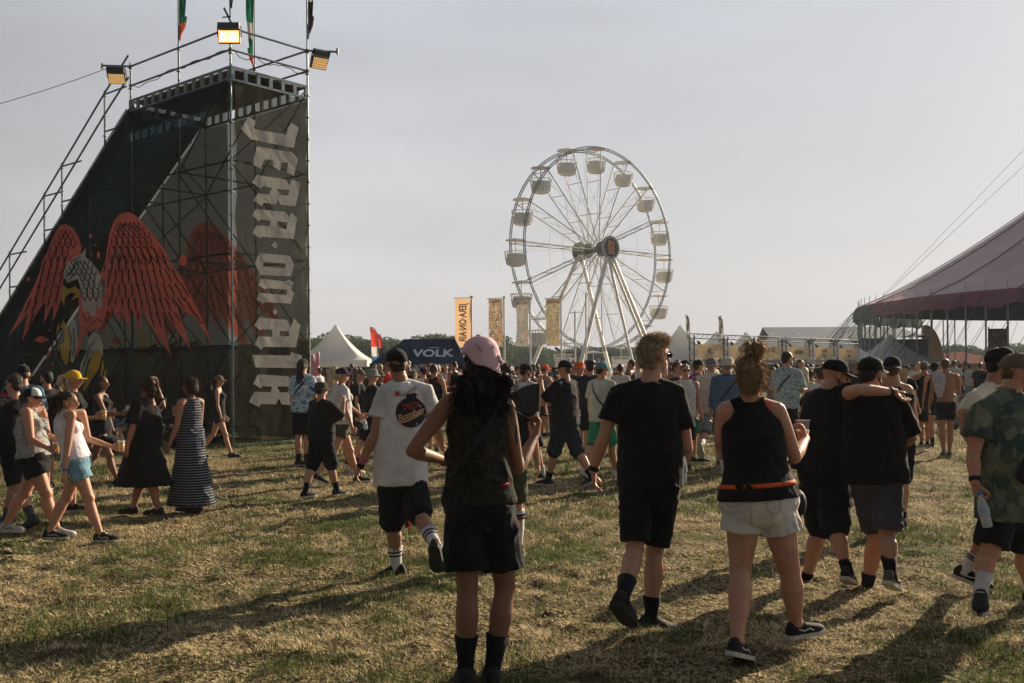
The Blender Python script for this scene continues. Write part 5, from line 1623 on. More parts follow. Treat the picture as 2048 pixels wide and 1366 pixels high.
            m.tube([K_, K_.lerp(A_, .12) + cb*.008*k, K_.lerp(A_, .3) + cb*.018*k, K_.lerp(A_, .5) + cb*.013*k, K_.lerp(A_, .72) + cb*.004*k, K_.lerp(A_, .9), A_ - s.u*.01], [r_*k*cw for r_ in (.053, .052, .060, .053, .041, .034, .036)], n)
            # foot
            d = s.foot[q]
            hd = A_ + sh_*.03*k - d*.03*k
            m.tube([hd, A_ + sh_*.015*k + d*.02*k, A_ + sh_*.03*k + d*.07*k, A_ + sh_*.04*k + d*.10*k], [(.024*k, .026*k), (.028*k, .028*k), (.028*k, .018*k), (.024*k, .010*k)], 10, ref=d.cross(sh_))
        if s.sex == 'f':
            c = s.J['pel'].lerp(J['nk'], .70)
            sr = (J['sR'] - J['sL']).normalized()
            for sg in (-1, 1): m.ell(c + sr*sg*.068*k + s.f*.088*k*w, (.060*k*w, .055*k*w, .062*k*w), 10, 7)
        # neck and head
        nr = .056 if s.sex == 'm' else .047
        m.tube([J['nk'] - s.u*.03*k, J['nk'].lerp(J['hd'], .5), s.hp(0, -.012, -.03)], [nr*1.25*k*w**.5, nr*k*w**.5, nr*k], n)
        m.ell(s.hp(0, -.008, .022), (.074*k, .094*k, .092*k), 14, 10, s.HM)
        m.ell(s.hp(0, .024, -.045), (.056*k, .062*k, .066*k), 12, 8, s.HM)
        m.ell(s.hp(0, .050, -.083), (.028*k, .024*k, .022*k), 8, 6, s.HM)
        nv, nf = loft([s.hp(0, .084, .012), s.hp(0, .100, -.012), s.hp(0, .106, -.030), s.hp(0, .088, -.042)], [.008*k, .011*k, .016*k, .010*k], 8, s.hr)
        m.add(nv, nf)
        m.ell(s.hp(0, .078, .030), (.050*k, .012*k, .010*k), 8, 6, s.HM)
        m.ell(s.hp(0, .084, -.058), (.024*k, .012*k, .010*k), 8, 6, s.HM)
        for sg in (-1, 1):
            m.ell(s.hp(sg*.079, -.002, -.014), (.011*k, .019*k, .031*k), 8, 6, s.HM)
        ex = MB()
        for q in hands:
            W_, E_ = J['w'+q], J['e'+q]
            s.hand(m, ex, q, W_, (W_ - E_).normalized() if handdir is None or q not in handdir else handdir[q].normalized(), curl if not isinstance(curl, dict) else curl[q])
        b = remesh('body', m, s.vox, SK[skinc], s.T, 3 if s.D < 12 else 2, extra=ex)
        s.bodyo = b
        if s.D < 13:
            e = MB()
            for sg in (-1, 1): e.ell(s.hp(sg*.031, .077, .008), (.011*k, .008*k, .009*k), 8, 6, s.HM)
            e.build('eyes', mat('eye_dark', (.03, .025, .02), .2, .1, 5, 0), s.T, True)
        return b
    def hand(s, m, ex, q, W_, d, curl):
        k = s.k * .98
        sg = 1 if q == 'R' else -1
        # palm faces the thigh when hanging
        lat = s.f - d * s.f.dot(d)
        if lat.length < .3: lat = s.u - d * s.u.dot(d)
        lat.normalize()                              # towards the thumb
        nrm = d.cross(lat) * sg                      # palm normal
        if nrm.dot(s.r * -sg) < 0 and abs(d.z) > .7: nrm = -nrm
        K = W_ + d * .085 * k
        m.tube([W_, W_ + d*.03*k, W_ + d*.065*k, K], [(.027*k, .018*k), (.036*k, .017*k), (.041*k, .015*k), (.038*k, .012*k)], 10, ref=lat)
        fn = 6
        for i, (L_, o_) in enumerate(((.072, .029), (.082, .010), (.076, -.010), (.060, -.028))):
            p = W_ + d*.075*k + lat*o_*k; dd = d.copy(); pts = [p]; c = R(curl * (1 + .12 * i)) / 2
            dd = (dd + lat * (o_ * 3)).normalized()
            for j, fr in enumerate((.42, .33, .25)):
                ax = nrm
                cc = c * (1.0 if j else .8)
                dd = (dd * math.cos(cc) + nrm * math.sin(cc)).normalized()
                nrm2 = nrm
                p = p + dd * L_ * fr * k; pts.append(p)
                nrm = (nrm - dd * nrm.dot(dd)).normalized()
            nrm = d.cross(lat) * sg
            if nrm.dot(s.r * -sg) < 0 and abs(d.z) > .7: nrm = -nrm
            ex.tube(pts, [.0092*k, .0086*k, .0078*k, .0055*k], fn)
        p = W_ + d*.025*k + lat*.026*k
        ex.tube([p, p + (d*.6 + lat*.7 + nrm*.2).normalized()*.038*k, p + (d*.85 + lat*.55 + nrm*.5).normalized()*.068*k, p + (d + lat*.35 + nrm*.6).normalized()*.088*k], [.015*k, .0115*k, .0098*k, .0065*k], fn)
    # ------------------------------------------------------------ clothes
    def top(s, material, name='shirt', sleeve=.55, hem=-.10, fold=.015, loose=.012, neck=.995, wide=.018, strap=False, belly=None, racer=(.90, .80), flat=None, straps=.55):
        J, k, w = s.J, s.k, s.w
        m = MB(); ww = 1 + (w - 1) * .75
        if strap:
            fr = [hem, .0, .1, .25, .4, .55, .7, .80]
            pts, rad, ref = s.torso_line(fr, .012, loose)
            m.tube(pts, rad, 20, ref=ref)
            pts, rad, ref = s.torso_line([.74, .84, .90, .955], .010, 0)
            m.tube(pts, [(a * (.80, .66, .60, .55)[i], b) for i, (a, b) in enumerate(rad)], 18, ref=ref)
        else:
            fr = [hem, hem*.5, .05, .2, .35, .5, .65, .78, .87, .93, neck]
            flat = (.62, (.177 if s.sex == 'm' else .160), (.124 if s.sex == 'm' else .115)) if sleeve else (flat or (.5, .140, .104)) 
            pts, rad, ref = s.torso_line(fr, .016, loose, flat)
            rad[-1] = (rad[-1][0]*.95, rad[-1][1]*.95)
            if sleeve == 0:
                for i_, q_ in ((7, racer[0]), (8, racer[1]), (9, racer[1])): rad[i_] = (rad[i_][0]*q_, rad[i_][1])
            m.tube(pts, rad, 22, ref=ref)
        if s.sex == 'f':
            c = J['pel'].lerp(J['nk'], .70); sr = (J['sR'] - J['sL']).normalized()
            for sg in (-1, 1): m.ell(c + sr*sg*.066*k + s.f*.090*k*w, (.068*k*w, .062*k*w, .066*k*w), 10, 7)
        if sleeve == 0 and not strap:
            for q in 'RL':
                S_ = J['s'+q]; nb = J['nk'] + (S_ - J['nk']).normalized()*.02*k - s.u*.012
                m.tube([nb, nb.lerp(S_, .35), nb.lerp(S_, straps[q] if isinstance(straps, dict) else straps)], [.048*k, .052*k*ww, .050*k*ww], 12)
        if belly:
            c = J['pel'].lerp(J['nk'], .28)
            m.ell(c + s.f*.07*k, (.13*k*w, .12*k*belly, .16*k), 14, 9)
        if sleeve > 0:
            for q in 'RL':
                S_, E_, W_ = J['s'+q], J['e'+q], J['w'+q]
                sl = sleeve
                nb = J['nk'] + (S_ - J['nk']).normalized()*.015*k - s.u*.006
                m.tube([nb, nb.lerp(S_, .5) - s.u*.002, S_ - s.u*.004], [.046*k, .053*k*ww, .056*k*ww], 12)
                m.ell(S_ - s.u*.012, .060*k*ww, 12, 8)
                i_ = S_.lerp((J['sR']+J['sL'])/2, .35)
                if sleeve <= 1:
                    P = [i_, S_, S_.lerp(E_, sleeve*.55), S_.lerp(E_, sleeve)]
                    m.tube(P, [.056*k*ww, .060*k*ww, (.053+wide*.7)*k*ww, (.050+wide*1.15)*k*ww], 12)
                else:
                    P = [i_, S_, S_.lerp(E_, .6), E_, E_.lerp(W_, .5), E_.lerp(W_, sleeve - 1)]
                    m.tube(P, [.056*k*ww, .060*k*ww, .058*k*ww, .055*k, .052*k, .046*k], 12)
                    m.ell(E_, .056*k, 10, 7)
        o = remesh(name, m, s.vox * 1.15, material, s.T, 4 if s.D < 12 else 2, fold if s.D < 20 else 0, s.base.x * 7)
        s.shirt = o
        return o
    def shorts(s, material, hem=.85, flare=.022, waist=.03, fold=.014, name='shorts', tight=False):
        J, k, w = s.J, s.k, s.w
        m = MB(); ww = 1 + (w - 1) * .75
        pts, rad, ref = s.torso_line([waist, min(.06, waist - .01), -.03, -.10, -.17, -.22], .008 if tight else .012, 0)
        rad[-1] = (rad[-1][0]*.8, rad[-1][1]*.8)
        m.tube(pts, rad, 20, ref=ref)
        for q in 'RL':
            H_, K_, A_ = J['h'+q], J['k'+q], J['a'+q]
            m.ell(H_ - s.f*.035*k - s.u*.03*k, (.096*k*ww, .098*k*ww, .105*k*ww), 12, 8)
            def pt(t): return H_.lerp(K_, t) if t <= 1 else K_.lerp(A_, t - 1)
            ts = [0, .25*hem, .5*hem, .75*hem, hem]
            r0 = [.092, .096, .090, .078, .068]
            def rr(t): 
                return .080 + .010 * t if t < .3 else .083 - .024 * (min(1, t) - .3) / .7
            m.tube([pt(t) for t in ts], [(rr(t) + (.004 if tight else .010) + flare * t / hem) * k * ww for t in ts], 14)
            if hem > .95: m.ell(K_, (.062 + flare) * k * ww, 10, 7)
        return remesh(name, m, s.vox * 1.15, material, s.T, 3, fold if s.D < 20 else 0, s.base.x * 3 + 11)
    def skirt(s, material, z0=1.0, hem=.30, flare=1.25, name='dress_skirt', top_fr=.3, fold=.020, flat=None):
        """from the waist to a height of hem metres"""
        J, k, w = s.J, s.k, s.w
        m = MB()
        pts, rad, ref = s.torso_line([top_fr, .15, .0, -.14], .020, 0, flat)
        c = (J['aR'] + J['aL']) / 2
        kn = (J['kR'] + J['kL']) / 2
        spread = (J['kR'] - J['kL']).length / 2; sp2 = (J['aR'] - J['aL']).length / 2
        P = pts + [pts[-1].lerp(V3(kn.x, kn.y, hem), t) for t in (.35, .7, 1)]
        sa = abs((J['aR'] - J['aL']).dot(s.f)) / 2
        R_ = rad + [(rad[-1][0] * (1 + (flare-1)*t), rad[-1][1] * (1 + (flare-1)*t) + sa * .7 * t) for t in (.35, .7, 1)]
        m.tube(P, R_, 24, ref=ref + [ref[-1]]*3)
        return remesh(name, m, s.vox * 1.2, material, s.T, 3, fold, s.base.x)
    def pants(s, material): return s.shorts(material, 1.9, .0, fold=.008, name='trousers')
    def sock(s, q, h, material, name='sock', stripes=None):
        A_, K_ = s.J['a'+q], s.J['k'+q]; k = s.k
        u = (K_ - A_).normalized(); cw = (1 + (s.w-1)*.6)
        r_ = lambda t: (.0400 + .022 * max(0, t - .05) / .13) * k * cw
        ts = [-.045, 0, h * .5, h]
        o = MB().tube([A_ + u*t for t in ts], [.040*k*cw] + [min(r_(t), .068*k) for t in ts[1:]], 14).build(name, material, s.T, True)
        if stripes:
            m = MB()
            for t in stripes: m.tube([A_ + u*(t-.006), A_ + u*(t+.006)], [r_(t)+.003]*2, 14)
            m.build('sock_stripe', stripes_mat(), o, True)
        return o
    def shoe(s, q, material, sole=None, high=False, size=1.0, name='shoe', stripe=None, sandal=False):
        A_, K_ = s.J['a'+q], s.J['k'+q]; k = s.k * size
        d = s.foot[q]; sh_ = (A_ - K_).normalized()
        up = s.u - d * s.u.dot(d)
        up.normalize(); rt = d.cross(up)
        o = A_ - up * .082 * s.k - d * .062 * k
        st = [(-.008, .026, .05), (.012, .036, .082), (.05, .039, .095), (.09, .040, .088), (.13, .044, .066), (.17, .049, .052), (.215, .048, .044), (.25, .036, .034), (.268, .016, .02)]
        m = MB(); ns = 12
        for x, hw, hh in st:
            for i in range(ns):
                a = 2*math.pi*i/ns
                cx, cz = math.cos(a), math.sin(a)
                z = (hh * (cz ** .8 if cz > 0 else 0)) + .022 * (cz >= 0) + (0.004 if cz < 0 else 0)
                xx = hw * (1 if cz >= 0 else .92) * (math.copysign(abs(cx) ** .75, cx))
                m.v.append(tuple(o + d*x*k + rt*xx*k + up*z*k))
        for j in range(len(st)-1):
            for i in range(ns): m.f.append((j*ns+i, j*ns+(i+1) % ns, (j+1)*ns+(i+1) % ns, (j+1)*ns+i)); m.mi.append(0)
        m.f += [tuple(reversed(range(ns))), tuple((len(st)-1)*ns + i for i in range(ns))]; m.mi += [0, 0]
        if high: m.tube([A_ - up*.03*k, A_ - sh_*.10*k, A_ - sh_*.17*k], [.046*k, .044*k, .048*k], 12)
        ob = m.build(name, material, s.T, True)
        if sole is not None:
            m = MB(); oo = []
            for x, hw, hh in st: oo.append((x, hw + .004))
            L_ = [(x - (.004 if i == 0 else 0), hw) for i, (x, hw) in enumerate(oo)]
            ring = [o + d*x*k + rt*hw*k for x, hw in L_] + [o + d*x*k - rt*hw*k for x, hw in reversed(L_)]
            m.sheet(ring, up * .026 * k)
            m.build('sole', sole, ob)
        if stripe is not None and s.D < 12:
            m = MB()
            for sg in (-1, 1):
                pts = [(.05, .060), (.09, .046), (.13, .056), (.16, .040)]
                for (x0, z0_), (x1, z1_) in zip(pts, pts[1:]):
                    m.tube([o + d*x0*k + rt*sg*.042*k + up*z0_*k, o + d*x1*k + rt*sg*.047*k + up*z1_*k], .0045*k, 4)
            for x in (.10, .125, .15): m.tube([o + d*x*k - rt*.022*k + up*(.112 - (x-.1)*.8)*k, o + d*x*k + rt*.022*k + up*(.112 - (x-.1)*.8)*k], .004*k, 4)
            m.build('laces', stripe, ob)
        return ob
    def shoes(s, material, sole=None, **kw):
        for q in 'RL': s.shoe(q, material, sole, **kw)
    def belt(s, material, fr=.17, grow=.022, name='belt', h=.018, flat=None):
        pts, rad, ref = s.torso_line([fr - h, fr + h], grow, 0, flat)
        return MB().tube(pts, rad, 22, ref=ref).build(name, material, s.T, True)
    def band(s, q, t, material, name='wristband', wd=.010, r0=.031):
        W_, E_ = s.J['w'+q], s.J['e'+q]; d = (W_ - E_).normalized(); c = E_.lerp(W_, t)
        return MB().tube([c - d*wd, c + d*wd], r0*s.k*(1+(s.w-1)*.4), 12).build(name, material, s.T, True)
    # ------------------------------------------------------------ heads
    def hair(s, style='short', col='brown', strands=0, hatted=False):
        k = s.k; m = MB(); h = hair_mat(col); HM = s.HM
        st = MB()
        if style != 'bald':
            br = .0765 if hatted else .080
            m.ell(s.hp(0, -.015, .031), (br*k, (br + .014)*k, (br + .010)*k), 16, 10, HM)
            m.ell(s.hp(0, -.045, -.012), (.070*k, .058*k, .068*k), 14, 9, HM)
        if style == 'crop':
            m = MB(); m.ell(s.hp(0, -.013, .027), (.0762*k, .092*k, .089*k), 16, 10, HM); m.ell(s.hp(0, -.042, -.012), (.069*k, .058*k, .062*k), 14, 9, HM)
        if style == 'quiff': m.ell(s.hp(.0, .045, .095), (.065*k, .055*k, .038*k), 12, 8, HM); m.ell(s.hp(.0, .0, .10), (.07*k, .07*k, .035*k), 12, 8, HM)
        if style == 'fluffy':
            for a in range(9): m.ell(s.hp(.06*math.cos(a*.7), .06*math.sin(a*.7) - .01, .085), .045*k, 8, 6)
        if style in ('long', 'curly', 'longstraight'):
            L_ = .30 if style != 'curly' else .05
            wd = .078 if style != 'curly' else .112
            m.tube([s.hp(0, -.03, .05 if style != 'curly' else .03), s.hp(0, -.055, -.05 if style != 'curly' else -.085), s.hp(0, -.075, -.14), s.hp(0, -.085, -.14 - L_*.45), s.hp(0, -.08, -.12 - L_)], [((.080 if style != 'curly' else .068)*k, (.083 if style != 'curly' else .070)*k), (wd*k, .075*k), (wd*1.05*k, .06*k), (wd*k, .05*k), (wd*.6*k, .03*k)], 14, ref=s.hr)
            if style == 'curly':
                rg = random.Random(int(s.base.x*100))
                for _ in range(56): m.ell(s.hp(rg.uniform(-.110, .110), rg.uniform(-.12, .01), rg.uniform(-.21, -.075)), rg.uniform(.022, .045)*k, 7, 5)
        if style == 'bob':
            m.tube([s.hp(0, -.02, .07), s.hp(0, -.035, 0), s.hp(0, -.045, -.10)], [(.080*k, .085*k), (.086*k, .078*k), (.080*k, .064*k)], 14, ref=s.hr)
        if style == 'ponytail':
            m.ell(s.hp(0, -.11, .045), .028*k, 8, 6)
            m.tube([s.hp(0, -.11, .05), s.hp(0, -.155, .03), s.hp(0, -.175, -.05), s.hp(0, -.16, -.15), s.hp(0, -.145, -.21)], [.022*k, .036*k, .042*k, .034*k, .012*k], 10)
        if style == 'bun':
            m.ell(s.hp(0, -.055, .115), (.055*k, .05*k, .042*k), 12, 8, HM)
        if style == 'lowbun': m.ell(s.hp(0, -.115, .0), (.05*k, .042*k, .048*k), 12, 8, HM)
        if style == 'topbun':
            rg = random.Random(4)
            m.ell(s.hp(.03, -.03, .150), (.052*k, .050*k, .040*k), 12, 8, HM)
            for _ in range(14): m.ell(s.hp(rg.uniform(-.02, .075), rg.uniform(-.07, .01), rg.uniform(.135, .185)), rg.uniform(.014, .022)*k, 7, 5)
            m.tube([s.hp(0, -.045, .04), s.hp(0, -.055, -.04), s.hp(0, -.05, -.115)], [(.082*k, .070*k), (.074*k, .055*k), (.040*k, .028*k)], 14, ref=s.hr)
        if m.v:
            o = remesh('hair', m, min(s.vox, .008) if s.D < 9 else s.vox, h, s.T, 2, 0, 0)
            me = o.data
            n = len(me.vertices)
            amp = .010 if s.D < 9 else .007
            if style == 'curly': amp *= 1.5
            co = np.empty(n*3, np.float32); no = np.empty(n*3, np.float32)
            me.vertices.foreach_get('co', co); me.vertices.foreach_get('normal', no)
            co = co.reshape(-1, 3); no = no.reshape(-1, 3)
            d = np.array([noise.noise((x*38, y*38, z*15)) + .5*noise.noise((x*90, y*90, z*35)) for x, y, z in co], np.float32)
            co += no * (d * amp)[:, None]
            me.vertices.foreach_set('co', co.ravel())
            # comb the face and ears free
            import bmesh
            bm = bmesh.new(); bm.from_mesh(me); w0 = wloc(s.T); Ht = HM.transposed()
            cut = []
            for v_ in bm.verts:
                q_ = Ht @ (v_.co + w0 - s.J['hd']) / k
                long_ = style in ('long', 'curly', 'longstraight', 'bob')
                face = q_.y > .020 and q_.z < .058 - .25 * abs(q_.x)
                ear = (not long_) and abs(q_.y + .004) < .024 and -.055 < q_.z < .016
                jaw = (not long_) and q_.y > -.035 and q_.z < -.03
                if face or ear or jaw: cut.append(v_)
            bmesh.ops.delete(bm, geom=cut, context='VERTS')
            bm.to_mesh(me); bm.free()
            if strands:
                s.hatted = hatted
                s.strands(o, strands, style, h)
            s.hairo = o
            return o
    def strands(s, o, n, style, h):
        rg = random.Random(12); me = o.data; st = MB(); k = s.k
        P = me.polygons; w0 = wloc(s.T)
        for _ in range(n):
            p = P[rg.randrange(len(P))]
            c = p.center + w0; nn = p.normal
            if s.hatted and (s.HM.transposed() @ (c - s.J['hd'])).z > -.03: continue
            if style in ('short', 'quiff', 'crop', 'fluffy'):
                L_ = rg.uniform(.010, .028); g = .15
            elif style == 'topbun': L_ = rg.uniform(.02, .065); g = .6
            else: L_ = rg.uniform(.05, .14); g = .75
            d = (nn * .55 + Vector((rg.uniform(-.6, .6), rg.uniform(-.6, .6), rg.uniform(-.5, .5)))).normalized()
            pts = [c - nn*.004]; q = c.copy(); seg = 5; ph = rg.uniform(0, 6)
            for j in range(seg):
                d = (d + Vector((0, 0, -g)) * .55 + Vector((math.cos(ph + j*1.9), math.sin(ph + j*1.7), math.sin(ph + j))) * (.38 if style in ('curly', 'topbun') else .12)).normalized()
                q = q + d * L_ / seg; pts.append(q.copy())
            st.tube(pts, [.0016, .0016, .0014, .0012, .001, .0006], 3, cap=False)
        hc = [q * 1.35 for q in HC[h.name[5:]]]
        st.build('loose_strands', sheer('strand_' + h.name[5:], tuple(hc), 0, .55, .3, 20, 0), o, True)
    def beard(s, col='dark'):
        k = s.k; m = MB()
        m.ell(s.hp(0, .036, -.068), (.056*k, .052*k, .044*k), 12, 8, s.HM)
        m.tube([s.hp(.058, .0, -.03), s.hp(.050, .03, -.07)], [.012*k, .016*k], 6); m.tube([s.hp(-.058, .0, -.03), s.hp(-.050, .03, -.07)], [.012*k, .016*k], 6)
        return remesh('beard', m, max(.006, s.vox), hair_mat(col), s.T, 1)
    def glasses(s, material=None):
        k = s.k; m = MB(); material = material or mat('dark_lens', (.01, .01, .012), .12, .05, 5, 0, spec=.6)
        for sg in (-1, 1):
            m.ell(s.hp(sg*.032, .092, .006), (.026*k, .007*k, .020*k), 10, 6, s.HM)
            m.tube([s.hp(sg*.058, .085, .014), s.hp(sg*.080, .03, .012), s.hp(sg*.082, -.012, .006)], .0035*k, 5)
        m.tube([s.hp(-.012, .095, .012), s.hp(.012, .095, .012)], .003*k, 5)
        return m.build('sunglasses', material, s.T, True)
    def cap(s, material, brim=None, back=False, name='cap', front=None, tip=0, low=0):
        """baseball cap; the peak points forward unless worn backwards"""
        k = s.k; m = MB(); n = 22; rows = 7
        rx, ry, hz, z0 = .0850, .103, .094, .022 - low
        sg = -1 if back else 1
        for j in range(rows + 1):
            th = (math.pi/2) * j / rows
            for i in range(n):
                a = 2*math.pi*i/n
                e = math.cos(th) ** .72
                m.v.append(tuple(s.hp(rx*e*math.cos(a), -.010 + ry*e*math.sin(a), z0 + tip*.0 + hz*math.sin(th) * (1.0 + .05 * math.sin(a) * sg))))
        for j in range(rows):
            for i in range(n): m.f.append((j*n+i, j*n+(i+1) % n, (j+1)*n+(i+1) % n, (j+1)*n+i)); m.mi.append(1 if (front is not None and 1 <= j + 1 and math.sin(2*math.pi*(i+.5)/n) * sg > .25) else 0)
        # inner band
        for i in range(n):
            a = 2*math.pi*i/n; m.v.append(tuple(s.hp(rx*.97*math.cos(a), -.010 + ry*.97*math.sin(a), z0 - .004)))
        b0 = (rows+1)*n
        for i in range(n): m.f.append((b0+i, b0+(i+1) % n, (i+1) % n, i)); m.mi.append(0)
        o = m.build(name, [material, front] if front is not None else material, s.T, True)
        m = MB(); q = 12; T_ = []
        for j, ext in enumerate((0, .035, .066, .078)):
            for i in range(q + 1):
                a = math.pi * (.10 + .80 * i / q)
                ex = ext * (math.sin(a) ** .55) 
                m.v.append(tuple(s.hp(rx*.99*math.cos(a), -.010 + sg*(ry*.98*math.sin(a) + ex), z0 + .003 - .16*ex - .30*abs(math.cos(a))**2*ext)))
        up_n = len(m.v)
        m.v += [tuple(Vector(v) - s.hu*.004) for v in m.v]
        for j in range(3):
            for i in range(q):
                a_ = j*(q+1)+i; f_ = (a_, a_+1, a_+q+2, a_+q+1)
                m.f.append(f_); m.f.append(tuple(x + up_n for x in reversed(f_))); m.mi += [0, 0]
        for i in range(q): a_ = 3*(q+1)+i; m.f.append((a_, a_+1, a_+1+up_n, a_+up_n)); m.mi.append(0)
        m.build('peak', brim or material, o, True)
        if s.D < 13: MB().ell(s.hp(0, -.01, z0 + hz + .003), .007*k, 8, 5).build('button', material, o, True)
        return o
    def bucket(s, material, name='bucket_hat', wide=.045):
        k = s.k; m = MB(); n = 22
        prof = [(.0, .108, 0), (.6, .106, 0), (.9, .094, 0), (1.0, .055, 0), (1.05, .012, 0), (1.12, -.0, 1)]
        prof = [(1.0 + wide/.09, .002), (1.0 + wide/.18, .022), (1.0, .036), (.98, .07), (.90, .105), (.72, .118), (.01, .124)]
        rx, ry = .088, .104
        for e, z in prof:
            for i in range(n):
                a = 2*math.pi*i/n
                m.v.append(tuple(s.hp(rx*e*math.cos(a), -.010 + ry*e*math.sin(a), z + .004*math.sin(a*3 + s.base.x*5) * (e > 1.1))))
        for j in range(len(prof)-1):
            for i in range(n): m.f.append((j*n+i, j*n+(i+1) % n, (j+1)*n+(i+1) % n, (j+1)*n+i)); m.mi.append(0)
        m.f.append(tuple((len(prof)-1)*n + i for i in range(n))); m.mi.append(0)
        return m.build(name, material, s.T, True)
    def collar(s, material):
        k = s.k; n = 18; c = s.J['nk'] + s.u*.012*k
        m = MB(); pts = [c + s.r*(.064*k*math.cos(2*math.pi*i/n + 1.9)) + s.f*(.066*k*math.sin(2*math.pi*i/n + 1.9)) - s.u*(.012*k*max(0, math.sin(2*math.pi*i/n + 1.9))) for i in range(n)]
        m.tube(pts, [(.022*k, .006*k)]*n, 8, ref=s.u)
        return m.build('collar', material, s.T, True)
    def sash(s, material, q0='R', name='bag_strap', wd=.012):
        """strap over one shoulder, round back and chest"""
        J, k = s.J, s.k
        sg = 1 if q0 == 'R' else -1
        pts = []; n = 22
        for i in range(n + 1):
            a = 2*math.pi*i/n
            f_ = .58 + .34 * math.cos(a)
            P, Rr, ref = s.torso_line([f_, f_ + .01], .034, .012, (.62, .177, .124))
            lat = ref[0]; fw = s.f
            pts.append(P[0] + lat * (sg * Rr[0][0] * .72 * math.cos(a)) + fw * (Rr[0][1] * 1.02 * math.sin(a)) + s.u*(.015 if math.cos(a) > .8 else 0))
        m = MB(); m.tube(pts, [(wd, .003)]*len(pts), 4, ref=s.u, cap=False)
        return m.build(name, material, s.T)
def stripes_mat(): return mat('sock_band', (.01, .01, .012), .9)
# ---- things people hold
def cup(p, label, up=Vector((0, 0, 1)), full=.8, sc=1.0, hold=None):
    T = thing('beer_cup', label, 'cup', p, 'plastic beer cups in hands')
    h = .115 * sc; u = up.normalized()
    MB().tube([p, p + u*h*.5, p + u*h], [.026*sc, .031*sc, .037*sc], 14, cap=False).build('cup', CUPM, T, True)
    MB().tube([p + u*.002, p + u*h*full], [.024*sc, .0335*sc], 14).build('beer', BEER, T, True)
    MB().tube([p + u*h*full, p + u*(h*full + .010)], [.0335*sc, .034*sc], 14).build('foam', mat('beer_foam', (.7, .65, .52), .9), T, True)
    MB().tube([p + u*(h-.004), p + u*h], .038*sc, 14, cap=False).build('rim', mat('cup_rim', (.6, .6, .58), .3), T, True)
    return T
def bottle(p, d, label, sc=1.0, water=True):
    T = thing('water_bottle', label, 'bottle', p)
    d = d.normalized(); L_ = .21 * sc
    p = p + d * L_; d = -d          # given the neck and the way the body hangs
    prof = [(0, .018), (.02, .030), (.3, .031), (.33, .029), (.36, .031), (.62, .031), (.80, .022), (.90, .012), (1, .012)]
    MB().tube([p + d*L_*t for t, r_ in prof], [r_*sc for t, r_ in prof], 14).build('bottle', glass('bottle_plastic', (.80, .86, .90), .08, .62), T, True)
    MB().tube([p + d*L_*.97, p + d*L_*1.06], .014*sc, 10).build('screw_cap', mat('blue_cap', (.05, .2, .5)), T, True)
    MB().tube([p + d*L_*.38, p + d*L_*.60], .0325*sc, 14, cap=False).build('wrapper', mat('bottle_label', (.30, .42, .50), .5), T, True)
    return T
# ================================================================ materials of clothes
OLIVE = cloth('olive_cotton', (.060, .062, .035)); GREYP = cloth('slate_shorts', (.065, .065, .085)); CREAM = cloth('cream_cotton', (.60, .54, .41))
CREAM2 = cloth('ecru_shirt', (.50, .45, .36)); SAGE = cloth('sage_tee', (.42, .46, .40)); DENIM = mat('light_denim', (.16, .29, .36), .9, .25, 14, .6, 60, 0, .1, dist=.01)
DENIMD = mat('dark_denim', (.022, .030, .042), .9, .25, 14, .6, 60, 0, .1, dist=.01); PURP = cloth('purple_cap', (.035, .018, .055)); YEL = cloth('yellow_cap', (.62, .36, .03))
ORA = cloth('orange_hat', (.72, .12, .02)); TEALC = cloth('teal_cap', (.10, .22, .24)); KHAKI = cloth('khaki_cap', (.14, .11, .075)); GREYC = cloth('grey_cotton', (.16, .16, .155)); REDC = cloth('red_cloth', (.45, .03, .03))
GREENC = cloth('green_shorts', (.03, .22, .13)); PINKC = cloth('pink_bandana', (.62, .42, .46)); MESHW = cloth('trucker_white', (.45, .48, .48)); BUCKG = cloth('grey_green_hat', (.17, .21, .17)); CAMOH = ramp_mat('camo_hat', 'noise', [(0, (.03, .035, .02)), (.45, (.06, .06, .035)), (.55, (.02, .022, .015))], 22)
SNAKE = ramp_mat('snake_print', 'voronoi', [(0, (.02, .025, .03)), (.22, (.30, .30, .29)), (.42, (.10, .12, .14)), (.55, (.40, .39, .37))], 60)
STRIPE = ramp_mat('striped_jersey', 'wave', [(0, (.012, .014, .022)), (.78, (.17, .19, .23))], 10.5, dist=.3)
HAWAII = ramp_mat('hawaiian_blue', 'noise', [(0, (.02, .16, .34)), (.44, (.62, .66, .68)), (.53, (.05, .26, .42)), (.60, (.60, .62, .62))], 11, mapping=(1, 1, 1.9), dist=1.0)
TROPIC = ramp_mat('tropical_shirt', 'cells', [(0, (.02, .03, .12)), (.35, (.03, .10, .35)), (.6, (.50, .06, .12)), (.75, (.02, .28, .12)), (.88, (.55, .2, .05))], 16)
PLAID = None
